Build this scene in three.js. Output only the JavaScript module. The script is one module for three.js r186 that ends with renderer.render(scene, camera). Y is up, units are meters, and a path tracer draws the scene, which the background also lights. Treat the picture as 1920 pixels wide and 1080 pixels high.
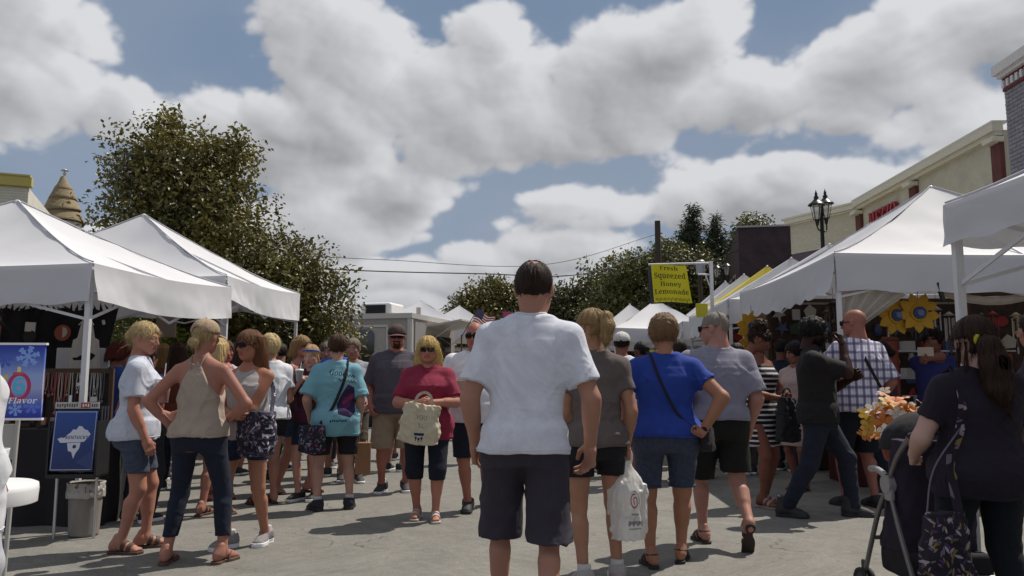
import * as THREE from 'three';
import { mergeGeometries, mergeVertices } from 'three/addons/utils/BufferGeometryUtils.js';
import { RoundedBoxGeometry } from 'three/addons/geometries/RoundedBoxGeometry.js';
import { ImprovedNoise } from 'three/addons/math/ImprovedNoise.js';
import { FontLoader } from 'three/addons/loaders/FontLoader.js';
import { TextGeometry } from 'three/addons/geometries/TextGeometry.js';

// ---------------------------------------------------------------- camera, sky, sun, exposure
const scene = new THREE.Scene();
const camera = new THREE.PerspectiveCamera(2 * Math.atan(540 / 1500) * 180 / Math.PI, 16 / 9, 0.05, 600);
camera.position.set(0, 1.23, 0);
camera.rotation.set(Math.atan(172 / 1500), Math.atan(50 / 1500), 0, 'YXZ');
const renderer = new THREE.WebGLRenderer({ antialias: true });
renderer.setSize(1024, 576);
renderer.toneMapping = THREE.LinearToneMapping;
renderer.toneMappingExposure = 0.92;
renderer.shadowMap.enabled = true;
renderer.shadowMap.type = THREE.PCFSoftShadowMap;

const SUN = new THREE.Vector3(0.424, 0.848, -0.318).normalize();
const sun = new THREE.DirectionalLight(new THREE.Color(1.0, 0.935, 0.83), 5.0);
sun.position.copy(SUN).multiplyScalar(60).add(new THREE.Vector3(0, 0, -12));
sun.target.position.set(0, 0, -12);
sun.castShadow = true;
sun.shadow.mapSize.set(4096, 4096);
Object.assign(sun.shadow.camera, { left: -30, right: 30, top: 30, bottom: -30, near: 1, far: 140 });
scene.add(sun, sun.target);

let seed = 20240;
const rnd = () => { seed = (seed + 0x6D2B79F5) | 0; let t = Math.imul(seed ^ (seed >>> 15), 1 | seed); t = (t + Math.imul(t ^ (t >>> 7), 61 | t)) ^ t; return ((t ^ (t >>> 14)) >>> 0) / 4294967296; };
const rr = (a, b) => a + (b - a) * rnd();
const pick = (a) => a[Math.floor(rnd() * a.length)];
const clamp = (x, a = 0, b = 1) => (x < a ? a : x > b ? b : x);
const lerp = (a, b, t) => a + (b - a) * t;
const smooth = (a, b, x) => { const t = clamp((x - a) / (b - a)); return t * t * (3 - 2 * t); };
const NO = new ImprovedNoise();
const noise = (x, y, z) => NO.noise(x + 37.3, y + 11.7, z + 73.1);
const fbm = (x, y, z, n) => { let s = 0, a = 0.5; for (let i = 0; i < n; i++) { s += a * noise(x, y, z); x *= 2.03; y *= 2.03; z *= 2.03; a *= 0.5; } return s; };
const R = (d) => d * Math.PI / 180;

// the sky: broken cumulus under pale late-summer blue, one field of clouds over the whole dome
{
  const W = 3600, Hh = 1800, data = new Float32Array(W * Hh * 4);
  // cloud heaps: azimuth (0 = down the street, right positive), elevation, half-widths in degrees, flatness of the base
  const heaps = [
    [-34, 21, 5, 4], [-37, 16, 6, 4.5], [-31, 17, 4, 3], [-22, 16, 6, 3.6], [-15, 22, 5, 4.5], [-9, 19.5, 5, 4], [-4, 22, 5, 4], [-14, 17, 5, 3], [-5, 16.5, 5, 3],
    [5, 20, 5.5, 5], [11.5, 22, 5, 4.5], [15, 18.5, 6, 4], [9.5, 18, 5, 3], [3, 17.5, 6, 3], [23, 20.5, 5, 3.4], [30, 21.5, 6, 4.2], [21, 18, 5, 3],
    [-11, 13.2, 6, 2.8], [-14, 10.3, 6, 2.3], [4, 12, 5.5, 2.2], [2, 9.6, 6, 1.7], [10.5, 12.4, 4.6, 2.9], [17, 12.6, 4.6, 2.1], [28, 15.8, 5.5, 3.6], [22, 12, 5, 2.2],
    [-4, 8.0, 6, 1.5], [-13, 7.2, 9, 1.7], [6, 6.6, 9, 1.6], [20, 7.5, 8, 1.9], [-30, 8, 9, 2.2], [-10, 4.6, 11, 1.3], [9, 4.2, 12, 1.2], [28, 5, 10, 1.5], [-33, 4.5, 10, 1.4], [1, 2.8, 14, 1.0],
  ];
  let s0 = seed; seed = 5151;
  for (let i = 0; i < 150; i++) {
    const el = 4 + 76 * Math.pow(rnd(), 1.25), az = rr(40, 320);
    const k = 1 / Math.max(0.22, Math.cos(R(el)));
    heaps.push([az > 180 ? az - 360 : az, el, rr(4, 9) * k, rr(1.6, 5) * (0.5 + el / 40)]);
  }
  for (let i = 0; i < 26; i++) heaps.push([rr(-50, 50), rr(32, 78), rr(7, 14), rr(3, 6)]);
  seed = s0;
  // heaps joined on a quarter-degree grid, then puffed up with billowing noise
  const GW = 1440, GH = 364, grid = new Float32Array(GW * GH).fill(-1.3);
  for (const [ha, he, hw, hh] of heaps) for (let gj = Math.max(0, Math.floor((he - hh * 1.6 - 3) * 4)); gj < Math.min(GH, (he + hh * 1.6 + 3) * 4); gj++) {
    const n = Math.ceil((hw * 1.6 + 5) * 4), c = Math.round((ha + 180) * 4);
    for (let q = -n; q <= n; q++) {
      const gi = ((c + q) % GW + GW) % GW, az = (c + q) / 4 - 180, el = gj / 4;
      const wx = 2.6 * noise(az * 0.11, el * 0.16, 3), wy = 1.5 * noise(az * 0.11 + 40, el * 0.16, 7);
      const dx = (az - ha + wx) / hw; let dy = (el - he + wy) / hh; if (dy < 0) dy *= 1.4;
      const v = 1 - dx * dx - dy * dy, o = gj * GW + gi, m = grid[o], k = 0.35, s = Math.max(k - Math.abs(v - m), 0) / k;
      grid[o] = Math.max(v, m) + s * s * k * 0.25;
    }
  }
  const heapAt = (az, el) => { let x = (az + 180) * 4, y = clamp(el * 4, 0, GH - 1.01); const i = Math.floor(x), j = Math.floor(y), fx = x - i, fy = y - j, a = ((i % GW) + GW) % GW, b = (a + 1) % GW; return lerp(lerp(grid[j * GW + a], grid[j * GW + b], fx), lerp(grid[(j + 1) * GW + a], grid[(j + 1) * GW + b], fx), fy); };
  const J0 = Math.floor(Hh * 89 / 180), D = new Float32Array(W * Hh), E = new Float32Array(W * Hh);
  for (let j = J0; j < Hh; j++) {
    const el = ((j + 0.5) / Hh - 0.5) * 180, ce = Math.cos(R(el)), y = Math.sin(R(el)), e2 = Math.max(el, 0);
    for (let i = 0; i < W; i++) {
      const phi = ((i + 0.5) / W) * 2 * Math.PI - Math.PI, x = Math.cos(phi) * ce, z = Math.sin(phi) * ce;
      const m = heapAt(Math.atan2(x, -z) * 180 / Math.PI, e2);
      let s = 0, low = 0, a = 0.62, f = 6; const wob = 0.06 * noise(x * 11, y * 11, z * 11);
      if (m > -1.25) for (let k = 0; k < 6; k++) { s += a * (Math.abs(noise(x * f + wob, y * f * 1.35, z * f + k * 9)) * 2.3 - 0.55); a *= k < 2 ? 0.56 : 0.47; f *= 2.07; if (k === 1) low = s; }
      const big = 0.55 * noise(x * 3.1 + 4, y * 5, z * 3.1); D[j * W + i] = Math.min(m, 0.75) + s * 1.15 + big * 0.5 + 0.24; E[j * W + i] = Math.min(m, 1) + low * 1.3 + big * 0.5 + 0.06;
    }
  }
  const at = (F, az, el) => { const phi = Math.atan2(-Math.cos(R(az)), Math.sin(R(az))); let i = Math.floor((phi + Math.PI) / (2 * Math.PI) * W), j = Math.floor((el / 180 + 0.5) * Hh); i = ((i % W) + W) % W; j = clamp(j, J0, Hh - 1); return F[j * W + i]; };
  const sunAz = Math.atan2(SUN.x, -SUN.z) * 180 / Math.PI, sunEl = Math.asin(SUN.y) * 180 / Math.PI;
  for (let j = 0; j < Hh; j++) {
    const el = ((j + 0.5) / Hh - 0.5) * 180, ce = Math.cos(R(el)), y = Math.sin(R(el));
    const hz = Math.pow(clamp(1 - y, 0, 1), 5.5);
    const b = [lerp(0.19, 0.42, hz), lerp(0.27, 0.48, hz), lerp(0.405, 0.565, hz)];
    for (let i = 0; i < W; i++) {
      const o = (j * W + i) * 4;
      data[o + 3] = 1;
      if (el < -1) { data[o] = 0.27; data[o + 1] = 0.265; data[o + 2] = 0.25; continue; }
      const phi = ((i + 0.5) / W) * 2 * Math.PI - Math.PI, x = Math.cos(phi) * ce, z = Math.sin(phi) * ce;
      const az = Math.atan2(x, -z) * 180 / Math.PI, d = D[j * W + i];
      let r0 = b[0], g0 = b[1], b0 = b[2];
      const veil = 0.4 * smooth(-0.5, 0.6, noise(x * 4, y * 9, z * 4 + 5) + 0.35 * clamp(0.9 + d)) * (0.3 + 0.7 * hz);
      r0 = lerp(r0, 0.5, veil); g0 = lerp(g0, 0.52, veil); b0 = lerp(b0, 0.55, veil);
      const al = smooth(-0.16, 0.3, d);
      if (al > 0) {
        let da = ((sunAz - az + 540) % 360) - 180, de = sunEl - el; const L0 = Math.hypot(da, de) || 1; da /= L0; de /= L0;
        const cc = Math.max(0.2, ce); let dep = 0; for (const t of [0.7, 1.5, 2.6, 4]) dep += clamp(at(E, az + da * t / cc, el + de * t), 0, 1.2);
        const up = clamp(at(E, az, el + 2.2), 0, 1.3), here = clamp(E[j * W + i], 0, 1.3);
        const rel = clamp(d - at(D, az + da * 0.5 / cc, el + de * 0.5), -0.5, 0.5);
        const relE = clamp(E[j * W + i] - at(E, az + da * 1.3 / cc, el + de * 1.3), -0.7, 0.7);
        let L = 0.415 + 0.24 * Math.exp(-0.5 * dep) + 0.10 * (1 - smooth(0.1, 1.0, up)) + 0.11 * relE + 0.13 * rel - 0.05 * smooth(0.4, 1.2, here) + 0.03;
        L = clamp(L, 0.34, 0.78);
        L = lerp(L, 0.50, 0.5 * hz);
        r0 = lerp(r0, L * 0.985, al); g0 = lerp(g0, L * 0.995, al); b0 = lerp(b0, L * 1.01 + 0.012, al);
      }
      data[o] = r0; data[o + 1] = g0; data[o + 2] = b0;
    }
  }
  const sky = new THREE.DataTexture(data, W, Hh, THREE.RGBAFormat, THREE.FloatType);
  sky.mapping = THREE.EquirectangularReflectionMapping;
  sky.magFilter = sky.minFilter = THREE.LinearFilter;
  sky.needsUpdate = true;
  scene.background = sky;
  scene.environment = sky;
}

// ---------------------------------------------------------------- helpers
const names = {};
const numbered = (n) => { const k = names[n] = (names[n] ?? -1) + 1; return k ? `${n}_${String(k).padStart(3, '0')}` : n; };
const V = (x, y, z) => new THREE.Vector3(x, y, z);
const lin = (r, g, b) => new THREE.Color().setRGB(r, g, b);
const hex = (h) => new THREE.Color(h);
function thing(name, label, category, [x, y, z] = [0, 0, 0], turn = 0, group) {
  const o = new THREE.Group(); o.name = numbered(name); o.position.set(x, y, z); o.rotation.y = turn;
  o.userData = { label, category }; if (group) o.userData.group = group;
  scene.add(o); return o;
}
function clean(g) {
  const h = g.index ? g.toNonIndexed() : g;
  for (const k of Object.keys(h.attributes)) if (!['position', 'normal', 'uv', 'color'].includes(k)) h.deleteAttribute(k);
  if (!h.attributes.normal) h.computeVertexNormals();
  if (!h.attributes.uv) h.setAttribute('uv', new THREE.BufferAttribute(new Float32Array(h.attributes.position.count * 2), 2));
  return h;
}
function part(name, geos, mat, parent) {
  const list = (Array.isArray(geos) ? geos : [geos]);
  const g = list.length > 1 ? mergeGeometries(list.map(clean)) : list[0];
  const m = new THREE.Mesh(g, mat); m.name = name; m.castShadow = m.receiveShadow = true;
  if (parent) parent.add(m);
  return m;
}
function single(name, label, category, geos, mat, pos = [0, 0, 0], turn = 0, group) {
  const m = part(numbered(name), geos, mat); m.position.set(...pos); m.rotation.y = turn;
  m.userData = { label, category }; if (group) m.userData.group = group; scene.add(m); return m;
}
function struct(name, geos, mat) { const m = part(name, geos, mat); m.userData.kind = 'structure'; scene.add(m); return m; }
function mv(g, x = 0, y = 0, z = 0, rx = 0, ry = 0, rz = 0) { const m = new THREE.Matrix4().makeRotationFromEuler(new THREE.Euler(rx, ry, rz)); m.setPosition(x, y, z); g.applyMatrix4(m); return g; }
const box = (w, h, d, x = 0, y = 0, z = 0, rx = 0, ry = 0, rz = 0) => mv(new THREE.BoxGeometry(w, h, d), x, y, z, rx, ry, rz);
const rbox = (w, h, d, r, x = 0, y = 0, z = 0, rx = 0, ry = 0, rz = 0, s = 2) => mv(new RoundedBoxGeometry(w, h, d, s, r), x, y, z, rx, ry, rz);
const cyl = (r0, r1, h, x = 0, y = 0, z = 0, s = 16, rx = 0, ry = 0, rz = 0) => mv(new THREE.CylinderGeometry(r0, r1, h, s), x, y, z, rx, ry, rz);
const ball = (r, x, y, z, sx = 1, sy = 1, sz = 1, s = 14) => { const g = new THREE.SphereGeometry(r, s, Math.max(6, s >> 1)); g.scale(sx, sy, sz); g.translate(x, y, z); return g; };
function bar(a, b, r, s = 8, r2 = r) {
  const A = V(...a), B = V(...b), d = B.clone().sub(A), g = new THREE.CylinderGeometry(r2, r, d.length(), s);
  g.applyQuaternion(new THREE.Quaternion().setFromUnitVectors(V(0, 1, 0), d.clone().normalize()));
  const c = A.add(B).multiplyScalar(0.5); g.translate(c.x, c.y, c.z); return g;
}
function beam(a, b, w, h) { // square bar
  const A = V(...a), B = V(...b), d = B.clone().sub(A), g = new THREE.BoxGeometry(w, h, d.length()), m = new THREE.Matrix4().lookAt(B, A, Math.abs(d.y) > 0.95 * d.length() ? V(1, 0, 0) : V(0, 1, 0));
  m.setPosition(A.add(B).multiplyScalar(0.5)); g.applyMatrix4(m); return g;
}
const tube = (pts, r, n = 24, s = 8, closed = false) => new THREE.TubeGeometry(new THREE.CatmullRomCurve3(pts.map((p) => V(...p)), closed), n, r, s, closed);
const lathe = (pts, s = 24) => new THREE.LatheGeometry(pts.map((p) => new THREE.Vector2(...p)), s);
function extrude(pts, depth, bevel = 0) { const sh = new THREE.Shape(pts.map((p) => new THREE.Vector2(...p))); return new THREE.ExtrudeGeometry(sh, { depth, bevelEnabled: bevel > 0, bevelSize: bevel, bevelThickness: bevel, bevelSegments: 2, curveSegments: 8 }); }
// a sheet: f(u, v) -> [x, y, z], optional uv
function sheet(f, nu, nv, uvf) {
  const p = [], uv = [], ix = [];
  for (let j = 0; j <= nv; j++) for (let i = 0; i <= nu; i++) { const u = i / nu, v = j / nv; p.push(...f(u, v)); uv.push(...(uvf ? uvf(u, v) : [u, v])); }
  for (let j = 0; j < nv; j++) for (let i = 0; i < nu; i++) { const a = j * (nu + 1) + i, b = a + 1, c = a + nu + 1, d = c + 1; ix.push(a, b, d, a, d, c); }
  const g = new THREE.BufferGeometry(); g.setAttribute('position', new THREE.Float32BufferAttribute(p, 3)); g.setAttribute('uv', new THREE.Float32BufferAttribute(uv, 2)); g.setIndex(ix); g.computeVertexNormals(); return g;
}
function dataTex(w, h, f, srgb = true) {
  const d = new Uint8Array(w * h * 4);
  for (let j = 0; j < h; j++) for (let i = 0; i < w; i++) { const c = f(i / w, j / h, i, j), o = (j * w + i) * 4; const a = typeof c === 'number' ? [c, c, c] : c; d[o] = clamp(a[0]) * 255; d[o + 1] = clamp(a[1]) * 255; d[o + 2] = clamp(a[2]) * 255; d[o + 3] = 255; }
  const t = new THREE.DataTexture(d, w, h); t.wrapS = t.wrapT = THREE.RepeatWrapping; t.magFilter = THREE.LinearFilter; t.minFilter = THREE.LinearMipmapLinearFilter; t.generateMipmaps = true;
  if (srgb) t.colorSpace = THREE.SRGBColorSpace; t.needsUpdate = true; return t;
}
function canvasTex(w, h, draw) { const c = document.createElement('canvas'); c.width = w; c.height = h; const x = c.getContext('2d'); draw(x, w, h); const t = new THREE.CanvasTexture(c); t.colorSpace = THREE.SRGBColorSpace; t.magFilter = THREE.LinearFilter; return t; }
// noise that tiles with period 1 in u and v
const tile = (u, v, f, k = 0) => { const a = u * 2 * Math.PI, b = v * 2 * Math.PI, r = f / (2 * Math.PI); return noise(Math.cos(a) * r + k, Math.sin(a) * r + Math.cos(b) * r * 1.0, Math.sin(b) * r + k * 1.7); };
const rep = (t, x, y = x) => { const c = t.clone(); c.repeat.set(x, y); c.needsUpdate = true; return c; };
const std = (o) => new THREE.MeshStandardMaterial({ roughness: 0.7, side: THREE.DoubleSide, ...o });
const phys = (o) => new THREE.MeshPhysicalMaterial({ roughness: 0.7, side: THREE.DoubleSide, ...o });

// shared surface textures (fine grain only)
const TX = {};
TX.grain = dataTex(256, 256, () => 0.5 + rr(-0.5, 0.5) * rnd(), false);
TX.cloth = dataTex(256, 256, (u, v, i, j) => 0.5 + 0.22 * Math.sin(i * Math.PI / 2 + (j & 2)) * Math.cos(j * Math.PI / 2) + rr(-0.28, 0.28), false);
TX.wear = dataTex(512, 512, (u, v) => { const n = tile(u, v, 18) * 0.5 + tile(u, v, 60, 3) * 0.3 + rr(-0.05, 0.05); return 0.93 + 0.10 * n; });
TX.brick = dataTex(256, 256, (u, v) => 0.84 + 0.16 * tile(u, v, 26) + rr(-0.09, 0.09));
// ---------------------------------------------------------------- ground
{
  const spots = Array.from({ length: 34 }, () => [rnd(), rnd(), rr(0.0018, 0.006), rr(0.08, 0.3)]);
  const asphalt = dataTex(1024, 1024, (u, v) => {
    const c = tile(u, v, 9) * 0.05 + tile(u, v, 40, 2) * 0.05 + tile(u, v, 150, 5) * 0.06;
    let g = 0.80 + c + rr(-0.13, 0.13) * rnd();
    for (const s of spots) { const du = u - s[0], dv = v - s[1]; if (du * du + dv * dv < s[2] * s[2]) g -= s[3]; }                // trodden gum and tar spots
    g -= 0.22 * smooth(0.012, 0.0, Math.abs(tile(u, v, 3.1, 8) + 0.04 * tile(u, v, 30, 4))) * smooth(0.0, 0.25, tile(u, v, 4, 12));   // hairline cracks
    if (rnd() < 0.02) g -= rr(0.1, 0.3); if (rnd() < 0.012) g += 0.16;
    return [g, g * 0.985, g * 0.955];
  });
  const bump = dataTex(512, 512, (u, v) => 0.5 + 0.25 * tile(u, v, 120) + rr(-0.3, 0.3), false);
  const mat = std({ map: rep(asphalt, 1), bumpMap: rep(bump, 2.3), bumpScale: 0.004, roughness: 0.86, vertexColors: true, color: lin(0.285, 0.281, 0.272) });
  // dense near the camera, wide quads beyond
  const xs = [], zs = [];
  for (let x = -14; x <= 14.001; x += 0.1) xs.push(x);
  for (const x of [20, 35, 70, 150, 300]) { xs.push(x); xs.unshift(-x); }
  for (let z = 4; z >= -34; z -= 0.1) zs.push(z);
  zs.push(-40, -60, -100, -200, -420); zs.unshift(300, 120, 40, 12);
  const p = [], uv = [], col = [], ix = [], nx = xs.length;
  const cracks = [];
  const s0 = seed; seed = 99;
  for (let k = 0; k < 7; k++) { let x = rr(-4, 3), z = rr(-20, -4), a = rr(0, 6.28); const c = []; for (let i = 0; i < 40; i++) { c.push([x, z]); a += rr(-0.5, 0.5); x += Math.cos(a) * 0.12; z += Math.sin(a) * 0.12; } cracks.push(c); }
  seed = s0;
  const crackAt = new Set(cracks.flat().map(([x, z]) => Math.round(x * 10) + ',' + Math.round(z * 10)));
  for (const z of zs) for (const x of xs) {
    p.push(x, 0, z); uv.push(x / 3.1, z / 3.1);
    let c = 1 + 0.16 * fbm(x * 0.35, 0, z * 0.35, 4) + 0.14 * fbm(x * 2.1, 4, z * 2.1, 3);
    c -= 0.25 * smooth(0.34, 0.5, fbm(x * 0.9, 9, z * 0.9, 3));                       // oil and drink stains
    if (crackAt.has(Math.round(x * 10) + ',' + Math.round(z * 10))) c -= 0.13;
    col.push(c, c, c);
  }
  for (let j = 0; j < zs.length - 1; j++) for (let i = 0; i < nx - 1; i++) { const a = j * nx + i; ix.push(a, a + 1, a + nx, a + 1, a + nx + 1, a + nx); }
  const g = new THREE.BufferGeometry();
  g.setAttribute('position', new THREE.Float32BufferAttribute(p, 3)); g.setAttribute('uv', new THREE.Float32BufferAttribute(uv, 2)); g.setAttribute('color', new THREE.Float32BufferAttribute(col, 3)); g.setIndex(ix); g.computeVertexNormals();
  struct('street_ground', g, mat);
}

// ---------------------------------------------------------------- materials of the setting
const M = {};
M.white = phys({ color: lin(0.59, 0.59, 0.625), roughness: 0.8, transmission: 0.16, thickness: 0 });
M.yellowCanvas = phys({ color: lin(0.72, 0.6, 0.06), roughness: 0.8, transmission: 0.3, thickness: 0 });
M.seam = std({ color: lin(0.42, 0.42, 0.46), roughness: 0.8 });
M.pole = std({ color: lin(0.72, 0.72, 0.74), roughness: 0.42, metalness: 0.1, map: TX.wear });
M.steel = std({ color: lin(0.55, 0.55, 0.57), roughness: 0.35, metalness: 0.9 });
M.black = std({ color: lin(0.012, 0.012, 0.014), roughness: 0.5 });
M.iron = std({ color: lin(0.01, 0.009, 0.011), roughness: 0.38, metalness: 0.4 });
M.blackCloth = std({ color: lin(0.014, 0.012, 0.016), roughness: 0.95, bumpMap: TX.cloth, bumpScale: 0.0005 });
M.wood = std({ color: lin(0.20, 0.12, 0.06), roughness: 0.75, map: dataTex(256, 256, (u, v) => { const n = tile(u, v, 3); const g = 0.78 + 0.2 * Math.sin(u * 60 + n * 14) * 0.5 + rr(-0.05, 0.05); return [g, g * 0.96, g * 0.9]; }) });
M.plasticWhite = std({ color: lin(0.78, 0.78, 0.79), roughness: 0.4 });
M.glassDark = phys({ color: lin(0.02, 0.02, 0.022), roughness: 0.08, clearcoat: 1, clearcoatRoughness: 0.05 });
M.rubber = std({ color: lin(0.015, 0.015, 0.016), roughness: 0.75 });

// ---------------------------------------------------------------- market tents
function tent(label, o) {
  const { x0, x1, z0, z1, peak } = o, val = o.val ?? 0.28, cx = (x0 + x1) / 2, cz = (z0 + z1) / 2;
  const T = thing(o.name || 'market_tent', label, 'tent', [cx, 0, cz], 0, 'market tents');
  const hx = (x1 - x0) / 2, hz = Math.abs(z1 - z0) / 2, e = o.eave;               // corners: near street, far street, far back, near back (street side is x0 side for right row)
  const s = o.side ?? 1;                                                             // +1: street side is -x, -1: street side is +x
  const C = [[-s * hx, e[0], hz], [-s * hx, e[1], -hz], [s * hx, e[2] ?? e[1], -hz], [s * hx, e[3] ?? e[0], hz]];
  const mat = o.mat || M.white, pk = peak, ns = o.seed ?? 1;
  const n = o.fine ? 26 : 12;
  for (let i = 0; i < 4; i++) {
    const a = C[i], b = C[(i + 1) % 4];
    const edge = (u) => { const sag = 0.035 * Math.sin(Math.PI * u); return [lerp(a[0], b[0], u), lerp(a[1], b[1], u) - sag, lerp(a[2], b[2], u)]; };
    const roof = sheet((u, t) => {
      const E = edge(u), tt = 0.012 + t * 0.988, x = E[0] * tt, z = E[2] * tt;
      let y = E[1] + (pk - E[1]) * Math.pow(1 - tt, 1.22) - 0.085 * Math.sin(Math.PI * u) * Math.sin(Math.PI * Math.min(1, tt * 1.02)) * (o.slack ?? 1);
      y += 0.022 * noise(x * 2.2 + ns, z * 2.2, i * 5) * Math.sin(Math.PI * tt) + 0.010 * noise(x * 7 + ns, z * 3, i) * Math.sin(Math.PI * tt);
      return [x, y, z];
    }, n, n, (u, t) => [u * 3, t * 2]);
    part('roof_panel', roof, mat, T);
    const ox = (a[2] === b[2]) ? 0 : Math.sign(a[0]) * 0.012, oz = (a[0] === b[0]) ? 0 : Math.sign(a[2]) * 0.012;
    const drop = o.drop?.[i];
    const vs = sheet((u, v) => {
      const E = edge(u), h = drop ? drop(u) : val + 0.012 * Math.sin(u * 40 + ns);
      const f = v * (0.022 * noise(u * 7 + ns, v * 1.2, i * 3 + ns) + 0.014 * noise(u * 21, v * 2, ns + i)) + (drop ? 0.10 * v * v * (0.4 + 0.6 * Math.sin(u * 9 + 1)) * 0.5 : 0.012 * v);
      const sx = ox ? Math.sign(ox) : 0, sz = oz ? Math.sign(oz) : 0;
      return [E[0] + ox + sx * f, E[1] - 0.002 - h * v, E[2] + oz + sz * f];
    }, o.fine ? 60 : 24, o.fine ? 10 : 5, (u, v) => [u * 3, v * 0.3]);
    part('valance', vs, mat, T);
    const pts = []; for (let k = 0; k <= 10; k++) { const tt = 0.012 + 0.988 * k / 10; pts.push([a[0] * tt, a[1] + (pk - a[1]) * Math.pow(1 - tt, 1.22) + 0.011, a[2] * tt]); }
    if (o.fine) part('seam', tube(pts, 0.007, 20, 5), M.seam, T);
    // leg: outer and inner tube, foot plate
    const lx = a[0] - Math.sign(a[0]) * 0.035, lz = a[2] - Math.sign(a[2]) * 0.035;
    part('pole', [box(0.044, a[1] - 0.7, 0.044, lx, 0.7 + (a[1] - 0.7) / 2 - 0.01, lz), box(0.034, 0.72, 0.034, lx, 0.36, lz), box(0.1, 0.008, 0.1, lx, 0.008, lz), box(0.06, 0.07, 0.06, lx, 0.72, lz)], M.pole, T);
    if (o.fine) {
      const g = []; const A = [lx, a[1] - 0.05, lz], lx2 = b[0] - Math.sign(b[0]) * 0.035, lz2 = b[2] - Math.sign(b[2]) * 0.035, B = [lx2, b[1] - 0.05, lz2];
      const at = (t, dy) => [lerp(A[0], B[0], t), lerp(A[1], B[1], t) - dy, lerp(A[2], B[2], t)];
      for (const [t0, t1] of [[0, 0.5], [0.5, 1]]) { g.push(beam(at(t0, 0), at(t1, 0.42), 0.012, 0.024), beam(at(t0, 0.42), at(t1, 0.004), 0.012, 0.024)); }
      g.push(beam(at(0.5, 0.21), [0, pk - 0.55, 0], 0.012, 0.024), beam(at(0.5, 0), [0, pk - 0.25, 0], 0.012, 0.024));
      part('truss', g, M.pole, T);
    }
  }
  part('centre_pole', [cyl(0.018, 0.018, 0.7, 0, pk - 0.37, 0, 8), ball(0.035, 0, pk - 0.02, 0)], M.pole, T);
  return T;
}
const swoop = (a, b, c) => (u) => a + b * Math.sin(Math.PI * clamp(u)) + c * u;
const scallop = (h, n) => (u) => h + 0.045 * Math.abs(Math.sin(u * Math.PI * n)) - 0.02;
// left row
tent('white tent with the blue flavour banner, nearest on the left', { x0: -7.12, x1: -3.72, z0: -6.5, z1: -9.5, side: -1, eave: [2.2, 2.34, 2.34, 2.2], peak: 3.08, val: 0.33, fine: true, seed: 3, drop: [swoop(0.31, 0.03, 0.06), null, null, null], slack: 0.7 });
tent('tall white tent behind the capped woman on the left', { x0: -7.6, x1: -3.88, z0: -9.75, z1: -12.8, side: -1, eave: [2.52, 2.62, 2.6, 2.5], peak: 3.62, val: 0.26, fine: true, seed: 8, drop: [swoop(0.3, 0.03, 0.14), null, null, null] });
// right row
tent('pale tent roof cut off by the right picture edge', { x0: 2.34, x1: 5.4, z0: -1.5, z1: -4.6, eave: [2.23, 2.23], peak: 3.1, val: 0.235, fine: true, seed: 5, slack: 0.3 });
tent('large white tent with the yellow sunflowers hanging inside', { x0: 3.14, x1: 7.2, z0: -8.5, z1: -12.5, eave: [2.57, 2.57], peak: 3.76, val: 0.40, fine: true, seed: 12, drop: [scallop(0.4, 9), null, null, null] });
tent('white tent directly behind the sunflower tent', { x0: 3.0, x1: 8.95, z0: -12.7, z1: -16, eave: [2.5, 2.45], peak: 4.02, val: 0.4, fine: true, seed: 15, drop: [scallop(0.4, 8), null, null, null] });
tent('white tent beside the double street lamp', { x0: 2.9, x1: 9.9, z0: -16.2, z1: -19, eave: [2.4, 2.4], peak: 4.2, val: 0.36, seed: 17, drop: [scallop(0.38, 7), null, null, null] });
tent('white tent just before the yellow canopy', { x0: 2.9, x1: 10.3, z0: -19.6, z1: -22.2, eave: [2.4, 2.4], peak: 4.4, val: 0.34, seed: 19 });
tent('yellow canopy among the white tents', { x0: 3.2, x1: 10.4, z0: -22.4, z1: -25.2, eave: [2.4, 2.4], peak: 4.6, val: 0.3, seed: 21, mat: M.yellowCanvas });
tent('white tent beyond the yellow canopy', { x0: 3.5, x1: 10.3, z0: -25.4, z1: -28.4, eave: [2.5, 2.5], peak: 4.76, val: 0.3, seed: 23 });
tent('last small white tent peak of the right row', { x0: 4.0, x1: 10.0, z0: -28.6, z1: -31.4, eave: [2.6, 2.6], peak: 4.9, val: 0.3, seed: 25 });
// crossing the street end
tent('white tent right of the lemonade sign, far down the street', { x0: 2.1, x1: 4.7, z0: -20.4, z1: -23.4, eave: [2.55, 2.55], peak: 3.42, val: 0.35, seed: 27 }).position.x -= 0.2;
tent('far white tent left of the lemonade sign', { x0: 1.6, x1: 5.0, z0: -27.5, z1: -30.5, eave: [2.75, 2.75], peak: 3.95, val: 0.4, seed: 29 });
tent('white tent with the red picture panels beside the food trailer', { x0: -6.0, x1: -2.25, z0: -26.2, z1: -29.6, side: -1, eave: [3.0, 3.0], peak: 4.0, val: 0.4, seed: 31 });
tent('white tent half hidden behind the picture panel tent', { x0: -5.4, x1: -1.5, z0: -33, z1: -36.4, side: -1, eave: [3.3, 3.3], peak: 4.45, val: 0.4, seed: 33 });

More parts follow.
